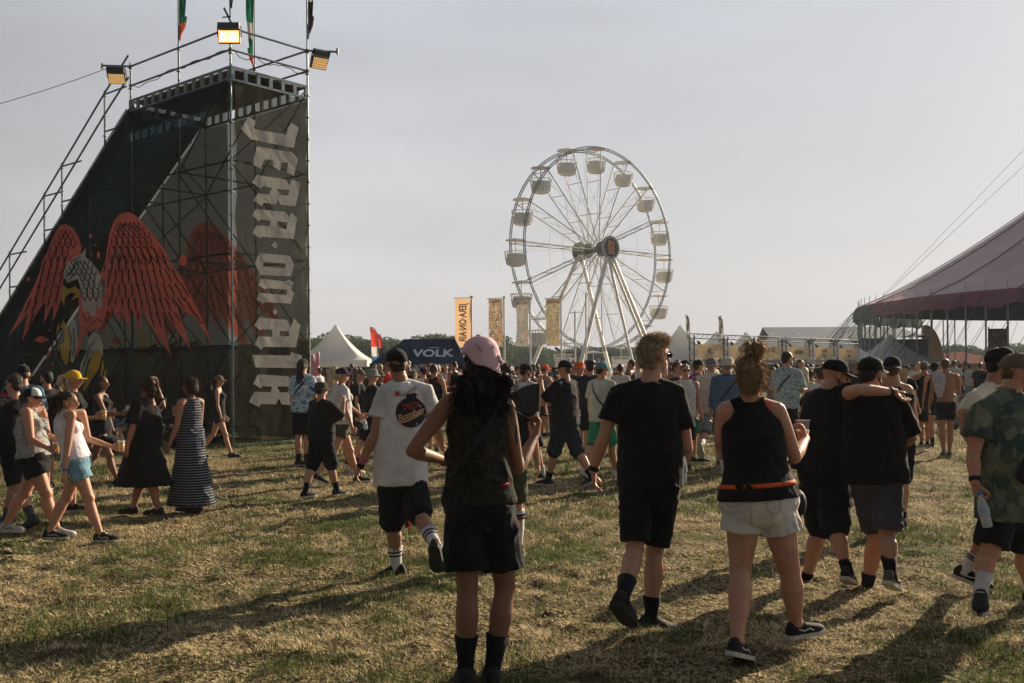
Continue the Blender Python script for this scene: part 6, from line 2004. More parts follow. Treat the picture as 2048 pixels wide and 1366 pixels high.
def plaid(name, a, b, sc=26):
    if name in MATS: return MATS[name]
    m, nt, N, L, bs = nodes(name)
    t = N.new('ShaderNodeTexCoord'); sp = N.new('ShaderNodeSeparateXYZ'); L.new(t.outputs['Object'], sp.inputs[0])
    outs = []
    for ax in (0, 2):
        mu = N.new('ShaderNodeMath'); mu.operation = 'MULTIPLY'; mu.inputs[1].default_value = sc; L.new(sp.outputs[ax], mu.inputs[0])
        fr = N.new('ShaderNodeMath'); fr.operation = 'FRACT'; L.new(mu.outputs[0], fr.inputs[0])
        lt = N.new('ShaderNodeMath'); lt.operation = 'LESS_THAN'; lt.inputs[1].default_value = .38; L.new(fr.outputs[0], lt.inputs[0]); outs.append(lt)
    ad = N.new('ShaderNodeMath'); ad.operation = 'ADD'; L.new(outs[0].outputs[0], ad.inputs[0]); L.new(outs[1].outputs[0], ad.inputs[1])
    hf = N.new('ShaderNodeMath'); hf.operation = 'MULTIPLY'; hf.inputs[1].default_value = .5; L.new(ad.outputs[0], hf.inputs[0])
    mx = N.new('ShaderNodeMix'); mx.data_type = 'RGBA'; mx.inputs['A'].default_value = (*a, 1); mx.inputs['B'].default_value = (*b, 1)
    L.new(hf.outputs[0], mx.inputs['Factor']); L.new(mx.outputs['Result'], bs.inputs['Base Color']); bs.inputs['Roughness'].default_value = .9
    MATS[name] = m; return m
PLAIDB = plaid('blue_plaid', (.035, .07, .13), (.10, .19, .30)); PLAIDD = plaid('dark_plaid', (.01, .02, .035), (.10, .14, .2), 14)
FLORAL = ramp_mat('pale_floral', 'noise', [(0, (.12, .20, .24)), (.46, (.36, .44, .46)), (.56, (.20, .28, .31))], 26)
PATTERN = ramp_mat('patterned_trousers', 'noise', [(0, (.012, .02, .028)), (.5, (.05, .085, .10)), (.56, (.012, .02, .025))], 34)
LACE = ramp_mat('dark_brocade', 'noise', [(0, (.008, .008, .008)), (.47, (.030, .026, .019)), (.54, (.010, .010, .009)), (.60, (.045, .035, .022))], 24, dist=1.4)
JERSEY = ramp_mat('denim_vest', 'cells', [(0, (.03, .12, .18)), (.4, (.5, .5, .5)), (.6, (.4, .03, .03)), (.75, (.02, .03, .05))], 9)
def camo():
    m, nt, N, L, b = nodes('camo_shirt')
    t = N.new('ShaderNodeTexCoord')
    v = N.new('ShaderNodeTexVoronoi'); v.inputs['Scale'].default_value = 15; v.feature = 'F1'
    nz = N.new('ShaderNodeTexNoise'); nz.inputs['Scale'].default_value = 8; nz.inputs['Detail'].default_value = 3
    mxv = N.new('ShaderNodeMix'); mxv.data_type = 'VECTOR'; mxv.inputs['Factor'].default_value = .16
    L.new(t.outputs['Object'], mxv.inputs['A']); L.new(nz.outputs['Color'], mxv.inputs['B']); L.new(mxv.outputs['Result'], v.inputs['Vector'])
    s_ = N.new('ShaderNodeSeparateColor'); L.new(v.outputs['Color'], s_.inputs[0])
    r = N.new('ShaderNodeValToRGB'); r.color_ramp.interpolation = 'CONSTANT'; e = r.color_ramp.elements
    for i, (p, c) in enumerate([(0, (.075, .10, .075)), (.3, (.13, .15, .105)), (.55, (.045, .07, .065)), (.78, (.17, .18, .13))]):
        if i > 1: e.new(p)
        e[i].position = p; e[i].color = (*c, 1)
    L.new(s_.outputs[0], r.inputs[0]); L.new(r.outputs[0], b.inputs['Base Color']); b.inputs['Roughness'].default_value = .9; b.inputs['Specular IOR Level'].default_value = .1
    n2 = N.new('ShaderNodeTexNoise'); n2.inputs['Scale'].default_value = 22; n2.inputs['Detail'].default_value = 4; L.new(t.outputs['Object'], n2.inputs['Vector'])
    bp = N.new('ShaderNodeBump'); bp.inputs['Strength'].default_value = .5; bp.inputs['Distance'].default_value = .02; L.new(n2.outputs['Fac'], bp.inputs['Height']); L.new(bp.outputs[0], b.inputs['Normal'])
    return m
CAMO = camo()
SHOEK = mat('black_canvas', (.014, .014, .015), .8, .2, 30, .4, 120); SHOEB = mat('worn_suede', (.10, .085, .07), .9, .3, 18, .4, 90); SHOEW = mat('white_leather', (.42, .42, .40), .6, .2, 15); LACEW = mat('white_laces', (.5, .5, .48), .8)
SHOEBL = mat('navy_trainer', (.02, .035, .06), .7, .3, 18)
WSOCK = cloth('white_sock', (.50, .50, .52)); KSOCK = cloth('black_sock', (.010, .010, .011))
STRAPK = mat('black_webbing', (.010, .010, .011), .7)

def decal(obj, name, polys, material, off=.004, cell=1.6):
    """print on cloth: outlines given in photograph pixels, laid on the garment's own surface"""
    me = obj.data; w0 = wloc(obj)
    bv = BVHTree.FromPolygons([v.co + w0 for v in me.vertices], [tuple(p.vertices) for p in me.polygons])
    o = Vector((0, 0, CAM_H)); m = MB(); cache = {}
    def hit(px, py):
        key = (round(px, 2), round(py, 2))
        if key not in cache:
            x, z = ray(px, py); d = Vector((x, 1, z)).normalized()
            loc, nn, i, dist = bv.ray_cast(o, d)
            cache[key] = None if loc is None else loc - d * off
        return cache[key]
    for poly in polys:
        xs = [p[0] for p in poly]; ys = [p[1] for p in poly]
        nx, ny = int((max(xs)-min(xs))/cell)+1, int((max(ys)-min(ys))/cell)+1
        for i in range(nx):
            for j in range(ny):
                cx, cy = min(xs)+(i+.5)*cell, min(ys)+(j+.5)*cell
                c = False; q = len(poly)-1
                for p in range(len(poly)):
                    (xi, yi), (xj, yj) = poly[p], poly[q]
                    if (yi > cy) != (yj > cy) and cx < (xj-xi)*(cy-yi)/(yj-yi)+xi: c = not c
                    q = p
                if not c: continue
                P = [hit(min(xs)+(i+a)*cell, min(ys)+(j+b)*cell) for a, b in ((0, 0), (0, 1), (1, 1), (1, 0))]
                if None in P: continue
                m.add(P, [(0, 1, 2, 3)])
    r = m.build(name, material, None)
    if r: attach(r, obj)
    return r
def textpolys(txt, cx, cy, size, rot=0, sx=1.0, shear=0.0, bold=.02):
    """lettering outlines as small polygons in photograph pixels"""
    me = fontmesh(txt, size, 0, bold*size, sx); out = []
    c, s_ = math.cos(R(rot)), math.sin(R(rot))
    for p in me.polygons:
        q = []
        for vi in p.vertices:
            v = me.vertices[vi].co; x, y = v.x + v.y*shear, v.y
            q.append((cx + x*c - y*s_, cy - (x*s_ + y*c)))
        out.append(q)
    return out

# ================================================================ people in the foreground
# -- woman with pink bandana
P = Person(962, 1377, H=1.80, head=-4, sex='f', w=1.0, armR=(15, 14, 120), armL=(-18, 30, 75), turn=-12,
    ov=dict(sL=(897,806), sR=(1012,812), nk=(953,778), hd=(960,728), eL=(824,902), wL=(893,922,.06), eR=(1036,938), wR=(1071,870), hL=(926,1012), hR=(992,1012), kL=(935,1180), kR=(1010,1175,.05), aL=(931,1340), aR=(985,1338,.02)))
P.start('woman with pink bandana, long dark curly hair and black shorts, holding a fan')
P.body('d', curl={'R': 95, 'L': 40}, handdir={'R': Vector((.25, .35, .9)), 'L': Vector((.8, .5, -.2))})
P.top(LACE, 'sleeveless_top', sleeve=0, hem=.02, fold=.010, loose=.004, neck=.985)
P.shorts(BLACKS, hem=.74, flare=.042, waist=.20, fold=.016)
MB().tube([at(1003, 972, P.J['hR'].y - .10), at(1013, 968, P.J['hR'].y - .07), at(1022, 963, P.J['hR'].y)], .007, 6).build('belt_end', mat('red_belt', (.45, .02, .02)), P.T, True)
P.hair('curly', 'dark', 1100, True)
decal(P.bodyo, 'tattoo', [[(1029,852),(1034,850),(1036,862),(1034,874),(1036,886),(1032,890),(1030,874),(1031,862)]], mat('tattoo_ink', (.03, .03, .035), .6), .003, 1.2)
for q in 'LR': P.sock(q, .18, KSOCK); P.shoe(q, SHOEK, DSOLE, high=False)
def bandana(P):
    m = MB(); n = 30; rows = 9; k = P.k
    for j in range(rows + 1):
        for i in range(n):
            a = 2*math.pi*i/n
            back = max(0, -math.sin(a - .35)) ** 1.6
            t = j / rows
            th = math.pi/2 * (1 - t * (.92 + .0))
            e = math.cos(th) ** .8; z = .030 + .112*math.sin(th)
            if t > .75: z -= back * .075 * (t - .75) / .25 + .01 * math.sin(a*5)
            rr = 1 + .03 * math.sin(a*7 + j) + .05 * back * t
            m.v.append(tuple(P.hp(.098*e*rr*math.cos(a), -.014 + .114*e*rr*math.sin(a), z)))
    for j in range(rows):
        for i in range(n): m.f.append((j*n+i, j*n+(i+1) % n, (j+1)*n+(i+1) % n, (j+1)*n+i)); m.mi.append(0)
    o = m.build('bandana', PINKC, P.T, True)
    s_ = MB(); idx = [(rows)*n + i for i in range(n)]
    s_.tube([Vector(m.v[i]) + (Vector(m.v[i]) - P.J['hd']).normalized()*.002 for i in idx + idx[:1]], .0035, 5, cap=False)
    s_.tube([P.hp(-.05, -.112, .10), P.hp(-.02, -.121, .055), P.hp(.045, -.112, .085)], .003, 5)
    s_.build('printed_line', mat('mauve_line', (.24, .12, .17)), o)
    MB().ell(P.hp(.07, -.09, .03), .016, 8, 6).tube([P.hp(.07, -.09, .03), P.hp(.09, -.10, .0)], [.008, .014], 6).build('knot', PINKC, o, True)
bandana(P)
P.sash(STRAPK, 'R', wd=.016)
P.band('L', .93, mat('purple_band', (.25, .04, .16)), 'wristband', .012)
# shoulder bag under the left arm
b_ = P.J['pel'].lerp(P.J['nk'], .42) - P.r * .135 + P.f * .05
mb_ = MB(); mb_.ell(b_, (.045, .04, .055), 12, 8); remesh('hip_bag', mb_, .008, STRAPK, P.T, 3, .006)
# fan
pv = P.J['wR'] + Vector((.02, .03, .075)); T = thing('hand_fan', 'black folding fan held up by the woman with the pink bandana', 'fan', pv)
m = MB(); n_ = 18; L_ = .205
for i in range(n_ + 1):
    a = R(88 + 66 * i / n_); d = Vector((math.cos(a), .25 * math.cos(a) + .012 * (1 if i % 2 else -1), math.sin(a)))
    m.v += [tuple(pv + d * .05), tuple(pv + d * L_)]
for i in range(n_): m.f.append((2*i, 2*i+2, 2*i+3, 2*i+1)); m.mi.append(0)
m.build('leaf', sheer('fan_cloth', (.012, .013, .016), 0, .3), T)
MB().tube([pv - Vector((0, 0, .02)), pv + Vector((math.cos(R(88)), 0, math.sin(R(88)))) * L_], .004, 5).build('guard_stick', mat('fan_stick', (.30, .22, .14), .4), T)
MB().tube([pv - Vector((0, 0, .02)), pv + Vector((math.cos(R(154)), -.2, math.sin(R(154)))) * L_], .004, 5).build('guard_stick', STRAPK, T)

# -- man in printed white tee
P = Person(800, 1160, H=1.80, head=-12, w=1.04, gait=(-22, 25, 8, 5), armL=(-6, 16, 22), armR=(8, 12, 45), turn=-6,
    ov=dict(sL=(769,784), sR=(851,780), nk=(800,762), hd=(793,727), eL=(750,866), wL=(721,932), eR=(868,846), wR=(884,892), hL=(779,950), hR=(824,950), kL=(786,1044), kR=(838,1028), aL=(793,1134), aR=(872,1090), tL=(750,1158,.05), tR=(886,1150,.10)))
P.start('man in white tee with a round black bomb print, black cap and shorts')
P.body('t', curl=45)
P.top(WHITEC, 'tshirt', .62, -.10, .012, .018, wide=.030)
P.shorts(BLACKC, hem=1.02, flare=.035, fold=.015)
P.hair('crop', 'dark'); P.cap(BLACKC, name='cap')
for q, st in (('L', (.10, .13)), ('R', (.10, .13))):
    P.sock(q, .17, WSOCK, stripes=st); P.shoe(q, SHOEK, DSOLE, size=1.02)
P.band('L', .80, mat('pink_band', (.75, .05, .28)), 'wristband', .008, .034); P.band('L', .97, STRAPK, 'watch', .016, .033)
def delta(P):
    sh = P.shirt
    ring = [(822 + 30.5*math.cos(2*math.pi*i/28), 825 + 30.5*math.sin(2*math.pi*i/28)) for i in range(28)]
    decal(sh, 'bomb_print', [ring, [(812,800),(812,788),(832,786),(834,800)]], mat('print_black', (.012, .012, .014), .8), .004, 1.3)
    def line(pts, w):
        out = []
        for a, b in zip(pts, pts[1:]):
            dx, dy = b[0]-a[0], b[1]-a[1]; l = math.hypot(dx, dy) or 1; nx, ny = -dy/l*w, dx/l*w
            out.append([(a[0]+nx, a[1]+ny), (b[0]+nx, b[1]+ny), (b[0]-nx, b[1]-ny), (a[0]-nx, a[1]-ny)])
        return out
    decal(sh, 'fuse_print', line([(822,787),(830,780),(832,774),(827,776),(820,781),(812,788),(805,791),(799,789)], 2.0), mat('print_tan', (.30, .25, .19), .8), .006, 1.0)
    def star(cx, cy, r_, n=8, inn=.4): return [(cx + (r_ if i % 2 == 0 else r_*inn)*math.cos(math.pi*i/n), cy + (r_ if i % 2 == 0 else r_*inn)*math.sin(math.pi*i/n)) for i in range(2*n)]
    decal(sh, 'spark_print', [star(795, 787, 9), star(801, 805, 3.2, 4), star(795, 811, 3, 4), star(835, 790, 3, 4), star(807,784,2.6,4)], mat('print_red', (.38, .035, .05), .8), .006, .9)
    decal(sh, 'letter_print', textpolys('DELTA', 823, 812, 15.5, 10, .72, .1), mat('print_brick', (.36, .045, .035), .8), .007, .8)
    decal(sh, 'script_print', textpolys('Bomber', 823, 829, 20, 20, .86, .25, .035) + line([(800,846),(815,842),(832,834),(843,826)], 1.3), mat('print_sand', (.52, .30, .17), .8), .008, .8)
    decal(sh, 'star_print', [star(840, 812, 3, 4, .3), star(834, 848, 3, 4, .3)], WHITEC, .007, .8)
delta(P)

# -- man in black tee
P = Person(1297, 1268, H=1.88, head=8, w=1.0, gait=(2, 3, -16, 34), armL=(-4, 12, 14), armR=(6, 10, 72, 18), turn=52, tilt=0,
    ov=dict(sL=(1236,786), sR=(1352,784), nk=(1300,762), hd=(1309,712), eL=(1208,872), wL=(1187,940), eR=(1374,896), wR=(1352,908), hL=(1270,962), hR=(1330,962), kL=(1270,1098), kR=(1309,1104), aL=(1245,1196), aR=(1302,1238), tL=(1268,1250,.12), tR=(1368,1268,.10)))
P.start('tall blond man seen from behind in plain black tee and black shorts, sunglasses on')
P.body('f', curl={'L': 40, 'R': 75}, handdir={'L': Vector((.05, .0, -1)), 'R': Vector((-.2, .8, -.35))})
P.top(BLACKC, 'tshirt', .66, -.06, .014, .008, wide=.022)
P.shorts(BLACKS, hem=.90, flare=.020)
P.hair('quiff', 'blond', 1800)
P.glasses()
for q in 'LR': P.sock(q, .15, KSOCK); P.shoe(q, SHOEK, DSOLE, size=1.05)
P.band('L', .94, STRAPK, 'wristband', .014, .032)
P.bodyo
bottle(at(1364, 905, P.J['wR'].y + .06), Vector((.02, .05, -1)), 'empty clear bottle hanging from the right hand of the blond man in black', 1.0)

# -- woman with bun, white shorts
P = Person(1541, 1302, H=1.70, head=6, sex='f', w=1.33, gait=(2, 3, -2, 3), armR=(8, 16, 105, 5), armL=(12, 18, 60), turn=4,
    ov=dict(sL=(1452,822), sR=(1553,822), nk=(1500,800), hd=(1500,750), eL=(1440,880), wL=(1456,914,.10), eR=(1590,914), wR=(1611,878), hL=(1488,1004), hR=(1548,1004), kL=(1481,1140), kR=(1579,1140), aL=(1474,1284,-.25), aR=(1592,1248,.08), tL=(1508,1318,.12), tR=(1638,1262,.08)))
P.start('woman with messy ginger bun, black sleeveless top, orange belt and white shorts')
P.body('p', curl={'R': 75, 'L': 40}, handdir={'R': Vector((-.1, .35, .75)), 'L': Vector((.3, .8, -.2))})
P.top(BLACKC, 'sleeveless_top', sleeve=0, hem=.06, fold=.010, loose=.0, racer=(.95, .82), flat=(.35, .136, .130), straps={'L': .70, 'R': .30})
ws = P.shorts(cloth('white_denim', (.56, .54, .49)), hem=.44, flare=.018, waist=.13, fold=.013)
def ln(pts, w):
    out = []
    for a, b in zip(pts, pts[1:]):
        dx, dy = b[0]-a[0], b[1]-a[1]; l = math.hypot(dx, dy) or 1; nx, ny = -dy/l*w, dx/l*w
        out.append([(a[0]+nx, a[1]+ny), (b[0]+nx, b[1]+ny), (b[0]-nx, b[1]-ny), (a[0]-nx, a[1]-ny)])
    return out
decal(ws, 'seam', ln([(1450,978),(1452,1008),(1466,1016),(1480,1008),(1479,980)], .8) + ln([(1530,990),(1534,1020),(1548,1030),(1562,1020),(1560,992)], .8) + ln([(1499,966),(1503,1050)], .8), mat('seam_shadow', (.30, .29, .26), .9), .003, 1.0)  # pocket outlines and centre seam in a tone darker than the denim
decal(ws, 'patch', [[(1494,984),(1511,982),(1512,1004),(1496,1006)]], mat('bluish_patch', (.36, .40, .44), .9), .003, 1.4)
P.belt(mat('orange_belt', (.62, .10, .02)), .18, .020, h=.020, flat=(.35, .136, .130))
P.hair('topbun', 'ginger', 900)
decal(P.bodyo, 'bra_strap', [[(1532,802),(1541,804),(1538,864),(1529,862)]], mat('pink_strap', (.60, .09, .14)), .006, 1.5)
for q in 'LR': P.shoe(q, SHOEK, SOLE, stripe=LACEW, size=.98)
cup(P.grip('R', .075, (-.022, .055, -.045)), 'half full clear plastic cup held by the woman with the ginger bun', full=.45, sc=1.15)
m = MB(); c = P.J['hR'] + P.r*.15 + P.f*.12 - P.u*.02; m.ell(c, (.06, .07, .085), 12, 8); o = remesh('hip_bag', m, .008, STRAPK, P.T, 3, .008)

# -- man in black with arm raised over friend
P5 = P = Person(1662, 1172, H=1.73, head=30, w=1.18, gait=(-16, 12, 16, 4), armR=(60, 70, 10), armL=(40, 20, 120), turn=58, nod=12,
    ov=dict(sL=(1624,796,.05), sR=(1690,790,.0), nk=(1658,776), hd=(1671,748), eL=(1613,836), wL=(1606,800,.04), eR=(1716,779,-.30), wR=(1788,784,-.26), hL=(1624,938), hR=(1664,938), kL=(1640,1052), kR=(1672,1054), aL=(1612,1162), aR=(1694,1140), tL=(1655,1188,.1), tR=(1714,1170,.16)))
P.start('heavy man in black cap and black clothes with his right arm laid over his friend')
P.body('f', curl={'R': 35, 'L': 70}, handdir={'R': Vector((.8, .2, -.65)), 'L': Vector((.5, .1, .8))})
P.top(BLACKC, 'tshirt', .34, -.04, .012, .014, wide=.024, belly=1.0)
P.shorts(BLACKS, hem=.98, flare=.035, waist=.06, fold=.015)
P.cap(BLACKC)
P.beard('lbrown')
for q in 'LR': P.sock(q, .07, KSOCK); P.shoe(q, SHOEK, SOLE, stripe=LACEW)
P.band('R', .90, STRAPK, 'watch', .014, .032)
# -- friend
P6 = P = Person(1758, 1188, H=1.82, head=12, w=1.08, gait=(-14, 14, 10, 3), armR=(8, 16, 60, 30), armL=(10, 60, 20), turn=42,
    ov=dict(sL=(1694,798,.06), sR=(1794,800), nk=(1742,782), hd=(1742,746), eL=(1668,842,.14), wL=(1628,858,.16), eR=(1822,876), wR=(1796,892,.10), hL=(1726,948), hR=(1778,948), kL=(1752,1066), kR=(1774,1070), aL=(1733,1180), aR=(1781,1148), tL=(1764,1206,.08), tR=(1800,1180,.16)))
P.start('man in backwards black cap and black tee with slate grey shorts, arm round his friend')
P.body('f', curl={'R': 75, 'L': 40})
P.top(BLACKC, 'tshirt', .92, -.10, .014, .016, wide=.030, belly=.7)
P.shorts(GREYP, hem=.93, flare=.026, fold=.015)
P.hair('crop', 'dark'); P.cap(BLACKC, brim=KHAKI, tip=0)
P.beard('lbrown')
for q in 'LR': P.sock(q, .13, KSOCK); P.shoe(q, SHOEB, SOLE, stripe=LACEW)
cup(P.grip('R', .06, (.02, .04, -.06)), 'cup with amber beer held by the man in slate grey shorts', full=.8)
T = bottle(at(1697, 960, P.J['hL'].y + .1), Vector((.0, 0, -1)), 'clear bottle hanging between the two men in black', 1.0)

# -- tank top man behind
P = Person(1800, 1062, H=1.86, head=6, w=.98, gait=(4, 4, -10, 12), armR=(4, 10, 45, 10), armL=(5, 8, 12), turn=16,
    ov=dict(hd=(1784,737), nk=(1788,768), sR=(1815,778), eR=(1829,842)))
P.start('tall man in black tank top with backwards black cap behind the two embracing men')
P.body('f'); P.top(BLACKC, 'tank_top', sleeve=0, strap=True, hem=-.06, fold=.008); P.shorts(BLACKS, hem=.98, flare=.03)
P.hair('crop', 'lbrown'); P.cap(BLACKC, back=True); P.shoes(SHOEB, SOLE)
for q in 'LR': P.sock(q, .09, KSOCK)

# -- man in cream tee, right edge
P = Person(2012, 1188, H=1.83, head=112, w=1.08, gait=(14, 4, -14, 18), armR=(8, 12, 50), armL=(4, 10, 60), turn=-10,
    ov=dict(hd=(2003,728), nk=(1988,768), sR=(1948,800), eR=(1930,852), wR=(1946,892)))
P.start('bearded man in cream tee and black cap with pale emblem, at the right edge')
P.body('t'); P.top(CREAM, 'tshirt', .62, -.10, .011, .02, wide=.03)
P.shorts(BLACKS, hem=.98, flare=.03); P.hair('crop', 'dark'); c_ = P.cap(BLACKC); P.beard('dark'); P.glasses()
m = MB(); 
for pl in ([(-.03,.10,.09),(-.012,.115,.075),(.012,.115,.075),(.03,.10,.09)], [(-.012,.113,.075),(0,.118,.06),(.012,.113,.075)]):
    m.tube([P.hp(x, y - .012 + (.10 - z) * .25, z) for x, y, z in pl], .003, 5)
m.build('emblem', LACEW, c_)
for q in 'LR': P.sock(q, .13, WSOCK, stripes=(.09, .11)); P.shoe(q, SHOEK, SOLE, stripe=LACEW)
# -- man in camouflage shirt, right edge
P = Person(1984, 1222, H=1.80, head=156, w=1.16, gait=(12, 4, -14, 12), armR=(2, 10, 12), armL=(5, 10, 50), turn=-44,
    ov=dict(hd=(2036,742), nk=(2018,784), sR=(1964,818), eR=(1946,912), wR=(1950,965), hR=(2000,1010), hL=(2040,1010), kR=(1980,1102), aR=(1962,1178), tR=(1954,1226,-.16), kL=(2050,1100), aL=(2066,1186)))
P.start('man in camouflage shirt and khaki cap holding a water bottle, cut by the right edge')
P.body('p', curl={'R': 70, 'L': 40}, handdir={'R': Vector((.25, .1, -1)), 'L': Vector((.3, .3, -.5))})
P.top(CAMO, 'shirt', .62, -.12, .011, .026, wide=.032, belly=1.0); P.shorts(BLACKS, hem=.90, flare=.03)
P.collar(CAMO); P.hair('crop', 'lbrown'); P.cap(KHAKI); P.sash(STRAPK, 'L', wd=.020)
for q in 'LR': P.sock(q, .11, WSOCK); P.shoe(q, SHOEK, SOLE, stripe=LACEW)
P.band('R', .88, STRAPK, 'watch', .014, .034)
m = MB(); c = P.J['pel'].lerp(P.J['nk'], .30) + P.f*.185*P.w + P.r*.07; Mx = Matrix((P.r, P.f, P.u)).transposed()
m.ell(c, (.125, .055, .07), 14, 9, Mx); m.ell(c + P.u*.03, (.11, .05, .05), 14, 9, Mx); o = remesh('chest_bag', m, .008, STRAPK, P.T, 3, .006)
m = MB(); m.ell(c + P.u*.10 + P.f*.01 - P.r*.02, (.075, .03, .055), 12, 8, Mx); remesh('plastic_bag', m, .007, glass('crinkled_plastic', (.5, .58, .62), .15, .45), P.T, 1, .02)
bottle(P.grip('R', .05, (0, .03, -.02)), Vector((.22, -.05, -1)), 'small water bottle held by the man in the camouflage shirt', 1.05)

# ================================================================ left group
P = Person(63, 1072, H=1.58, head=88, sex='f', w=1.30, gait=(22, 6, -20, 10), armR=(8, 10, 62), armL=(10, 8, 60),
    ov=dict(hd=(66,796), nk=(50,823), eR=(62,880), wR=(94,895)))
P.start('woman in snake print sleeveless top, trucker cap and black shorts at the left edge')
P.body('p', curl=60); P.top(SNAKE, 'sleeveless_top', sleeve=0, hem=.02, fold=.010, loose=.004); P.shorts(BLACKS, hem=.50, flare=.03, waist=.10)
P.hair('lowbun', 'brown', 200, True); P.cap(BLACKC, brim=BLACKC, front=MESHW)
P.shoes(SHOEW, SOLE, stripe=STRAPK)
P.sash(mat('brown_strap', (.12, .06, .03)), 'R')
cup(P.grip('R', .09, (0, .02, -.03)), 'beer cup held by the woman in the snake print top')
P = Person(150, 1083, H=1.56, head=84, sex='f', w=1.10, gait=(20, 4, -18, 8), armR=(-2, 6, 10), armL=(10, 10, 60), nod=2,
    ov=dict(hd=(137,803), nk=(122,829), eR=(134,905), wR=(130,945)))
P.start('woman in white sleeveless top and light denim shorts, dark ponytail and glasses')
P.body('f', curl=45); P.top(cloth('white_rib', (.60, .56, .60)), 'tank_top', sleeve=0, hem=.02, fold=.006, loose=.004); P.shorts(DENIM, hem=.50, flare=.034, waist=.22, fold=.010)
P.hair('ponytail', 'brown', 300); P.shoes(SHOEK, SHOEW, stripe=LACEW); P.band('R', .86, mat('blue_band', (.06, .08, .5)), 'wristband', .008, .030)
m = MB(); 
for sg in (-1, 1):
    cc = P.hp(sg*.031, .090, .006); m.tube([cc + P.hr*.020*math.cos(i*.7854) + P.hu*.017*math.sin(i*.7854) for i in range(9)], .0016, 4, cap=False)
m.build('glasses', STRAPK, P.T)
decalp = P
cup(P.grip('L', .09, (0, .02, -.03)), 'beer cup held low by the woman in the white sleeveless top')
P = Person(292, 1030, H=1.62, head=-82, sex='f', w=1.22, gait=(14, 3, -12, 6), armL=(2, 12, 10), armR=(80, 12, 130), turn=8,
    ov=dict(hd=(296,785), nk=(302,808), eR=(326,812,-.1), wR=(314,772,-.05)))
P.start('woman in loose black dress with hair up, walking left, hand raised to her head')
P.body('t', feet=True, curl=40); P.top(BLACKC, 'dress_top', .95, -.05, .014, .05, wide=.04); P.skirt(BLACKC, hem=.34, flare=1.08, top_fr=.5, flat=(.8, .18, .15)); P.hair('bun', 'brown', 400); P.glasses()
P.shoes(mat('black_sandal', (.012, .012, .012), .7), DSOLE, name='sandal', size=.95)
P = Person(386, 1026, H=1.58, head=-62, sex='f', w=1.12, gait=(10, 3, -10, 5), armL=(4, 8, 20), armR=(10, 8, 60), turn=-14)
P.start('woman in long navy and white striped dress with short brown bob and sunglasses')
P.body('t'); P.top(STRIPE, 'dress_top', sleeve=0, strap=False, hem=.12, fold=.010, loose=.0, racer=(.95, .85)); P.skirt(STRIPE, hem=.10, flare=1.45, flat=(.4, .150, .125)); P.hair('bob', 'brown', 400); P.glasses(); P.belt(STRAPK, .36, .022, 'ribbon_belt', .010)
P.shoes(SHOEK, DSOLE, name='sandal')

# ================================================================ the middle distance
STAND = (3, 4, -3, 2); WR_ = (20, 4, -18, 20); WL_ = (-18, 20, 20, 4)
HOLD = (12, 8, 85); DOWN = (3, 8, 14); CHEST = (25, 12, 105); FACE = (40, 10, 125)
TOPS = {'k': BLACKC, 'w': WHITEC, 'c': CREAM2, 'g': GREYC, 's': SAGE, 'o': OLIVE, 'n': DENIMD}
def mid(label, px, fy, ty, head, sex='m', sk='f', w=1.0, top='k', sleeve=.6, bot=BLACKS, hem=.95, hair='short', hc='brown', hat=None, hatm=None, aR=DOWN, aL=DOWN, gait=STAND, turn=0, shoe=SHOEK, sock=None, dist=None, extra=None, strap=False, H=None, back=False, beard=None, glasses=False, front=None, brim=None, nm='tshirt', group=None, nod=0, lean=0, skirt=None, ov=None):
    P = Person(px, fy, ty, head=head, sex=sex, w=w, gait=gait, armR=aR, armL=aL, turn=turn, dist=dist, H=H, nod=nod, lean=lean, ov=ov)
    P.start(label, group)
    P.body(sk, curl=55)
    tm = TOPS.get(top, top)
    if tm is not None: P.top(tm, nm if sleeve else 'tank_top', sleeve, -.08 if sex == 'm' else 0, .016, .014, wide=.028, strap=strap)
    if skirt: P.skirt(bot, hem=skirt, flare=1.2)
    else: P.shorts(bot, hem=hem, flare=.03 if hem < 1.4 else .012)
    if hat and hair == 'short': hair = 'crop'
    P.hair(hair, hc, 150 if P.D < 15 else 0, bool(hat))
    if hat == 'cap': P.cap(hatm or BLACKC, back=back, front=front, brim=brim)
    if hat == 'bucket': P.bucket(hatm)
    if beard: P.beard(beard)
    if glasses: P.glasses()
    if sock: 
        for q in 'RL': P.sock(q, .12, sock)
    P.shoes(shoe, SOLE if shoe in (SHOEK, SHOEW, SHOEB) else DSOLE)
    if top in (HAWAII, FLORAL, PLAIDB, TROPIC, 'c'): P.collar(tm)
    if extra: extra(P)
    return P
def cupx(q, lab): return lambda P: cup(P.grip(q, .085, (0, .03, -.04)), lab)
def sashx(q='R', m_=None): return lambda P: P.sash(m_ or STRAPK, q)
mid('man with short brown hair and sunglasses in black tee at the left edge', 38, 1056, 743, -60, w=1.05, hair='short', hc='brown', glasses=True, aL=DOWN, aR=HOLD, sock=cloth('grey_sock', (.05, .06, .08)), shoe=SHOEBL, sleeve=.7, turn=-14, gait=WR_)
mid('person in patched vest and black and white cap behind the brown haired man', 46, 985, 738, -30, dist=12.6, H=1.74, top=JERSEY, sleeve=.9, hat='cap', front=MESHW)
mid('dark haired bearded man in black in the shade of the tower', 96, 965, 745, -70, dist=14.0, H=1.66, hc='dark', beard='dark')
mid('woman in yellow cap with blond ponytail behind the white top', 142, 1010, 742, 85, 'f', 'f', dist=11.8, H=1.66, hair='ponytail', hc='pale', hat='cap', hatm=YEL, aR=HOLD, extra=cupx('R', 'beer cup held by the woman in the yellow cap'))
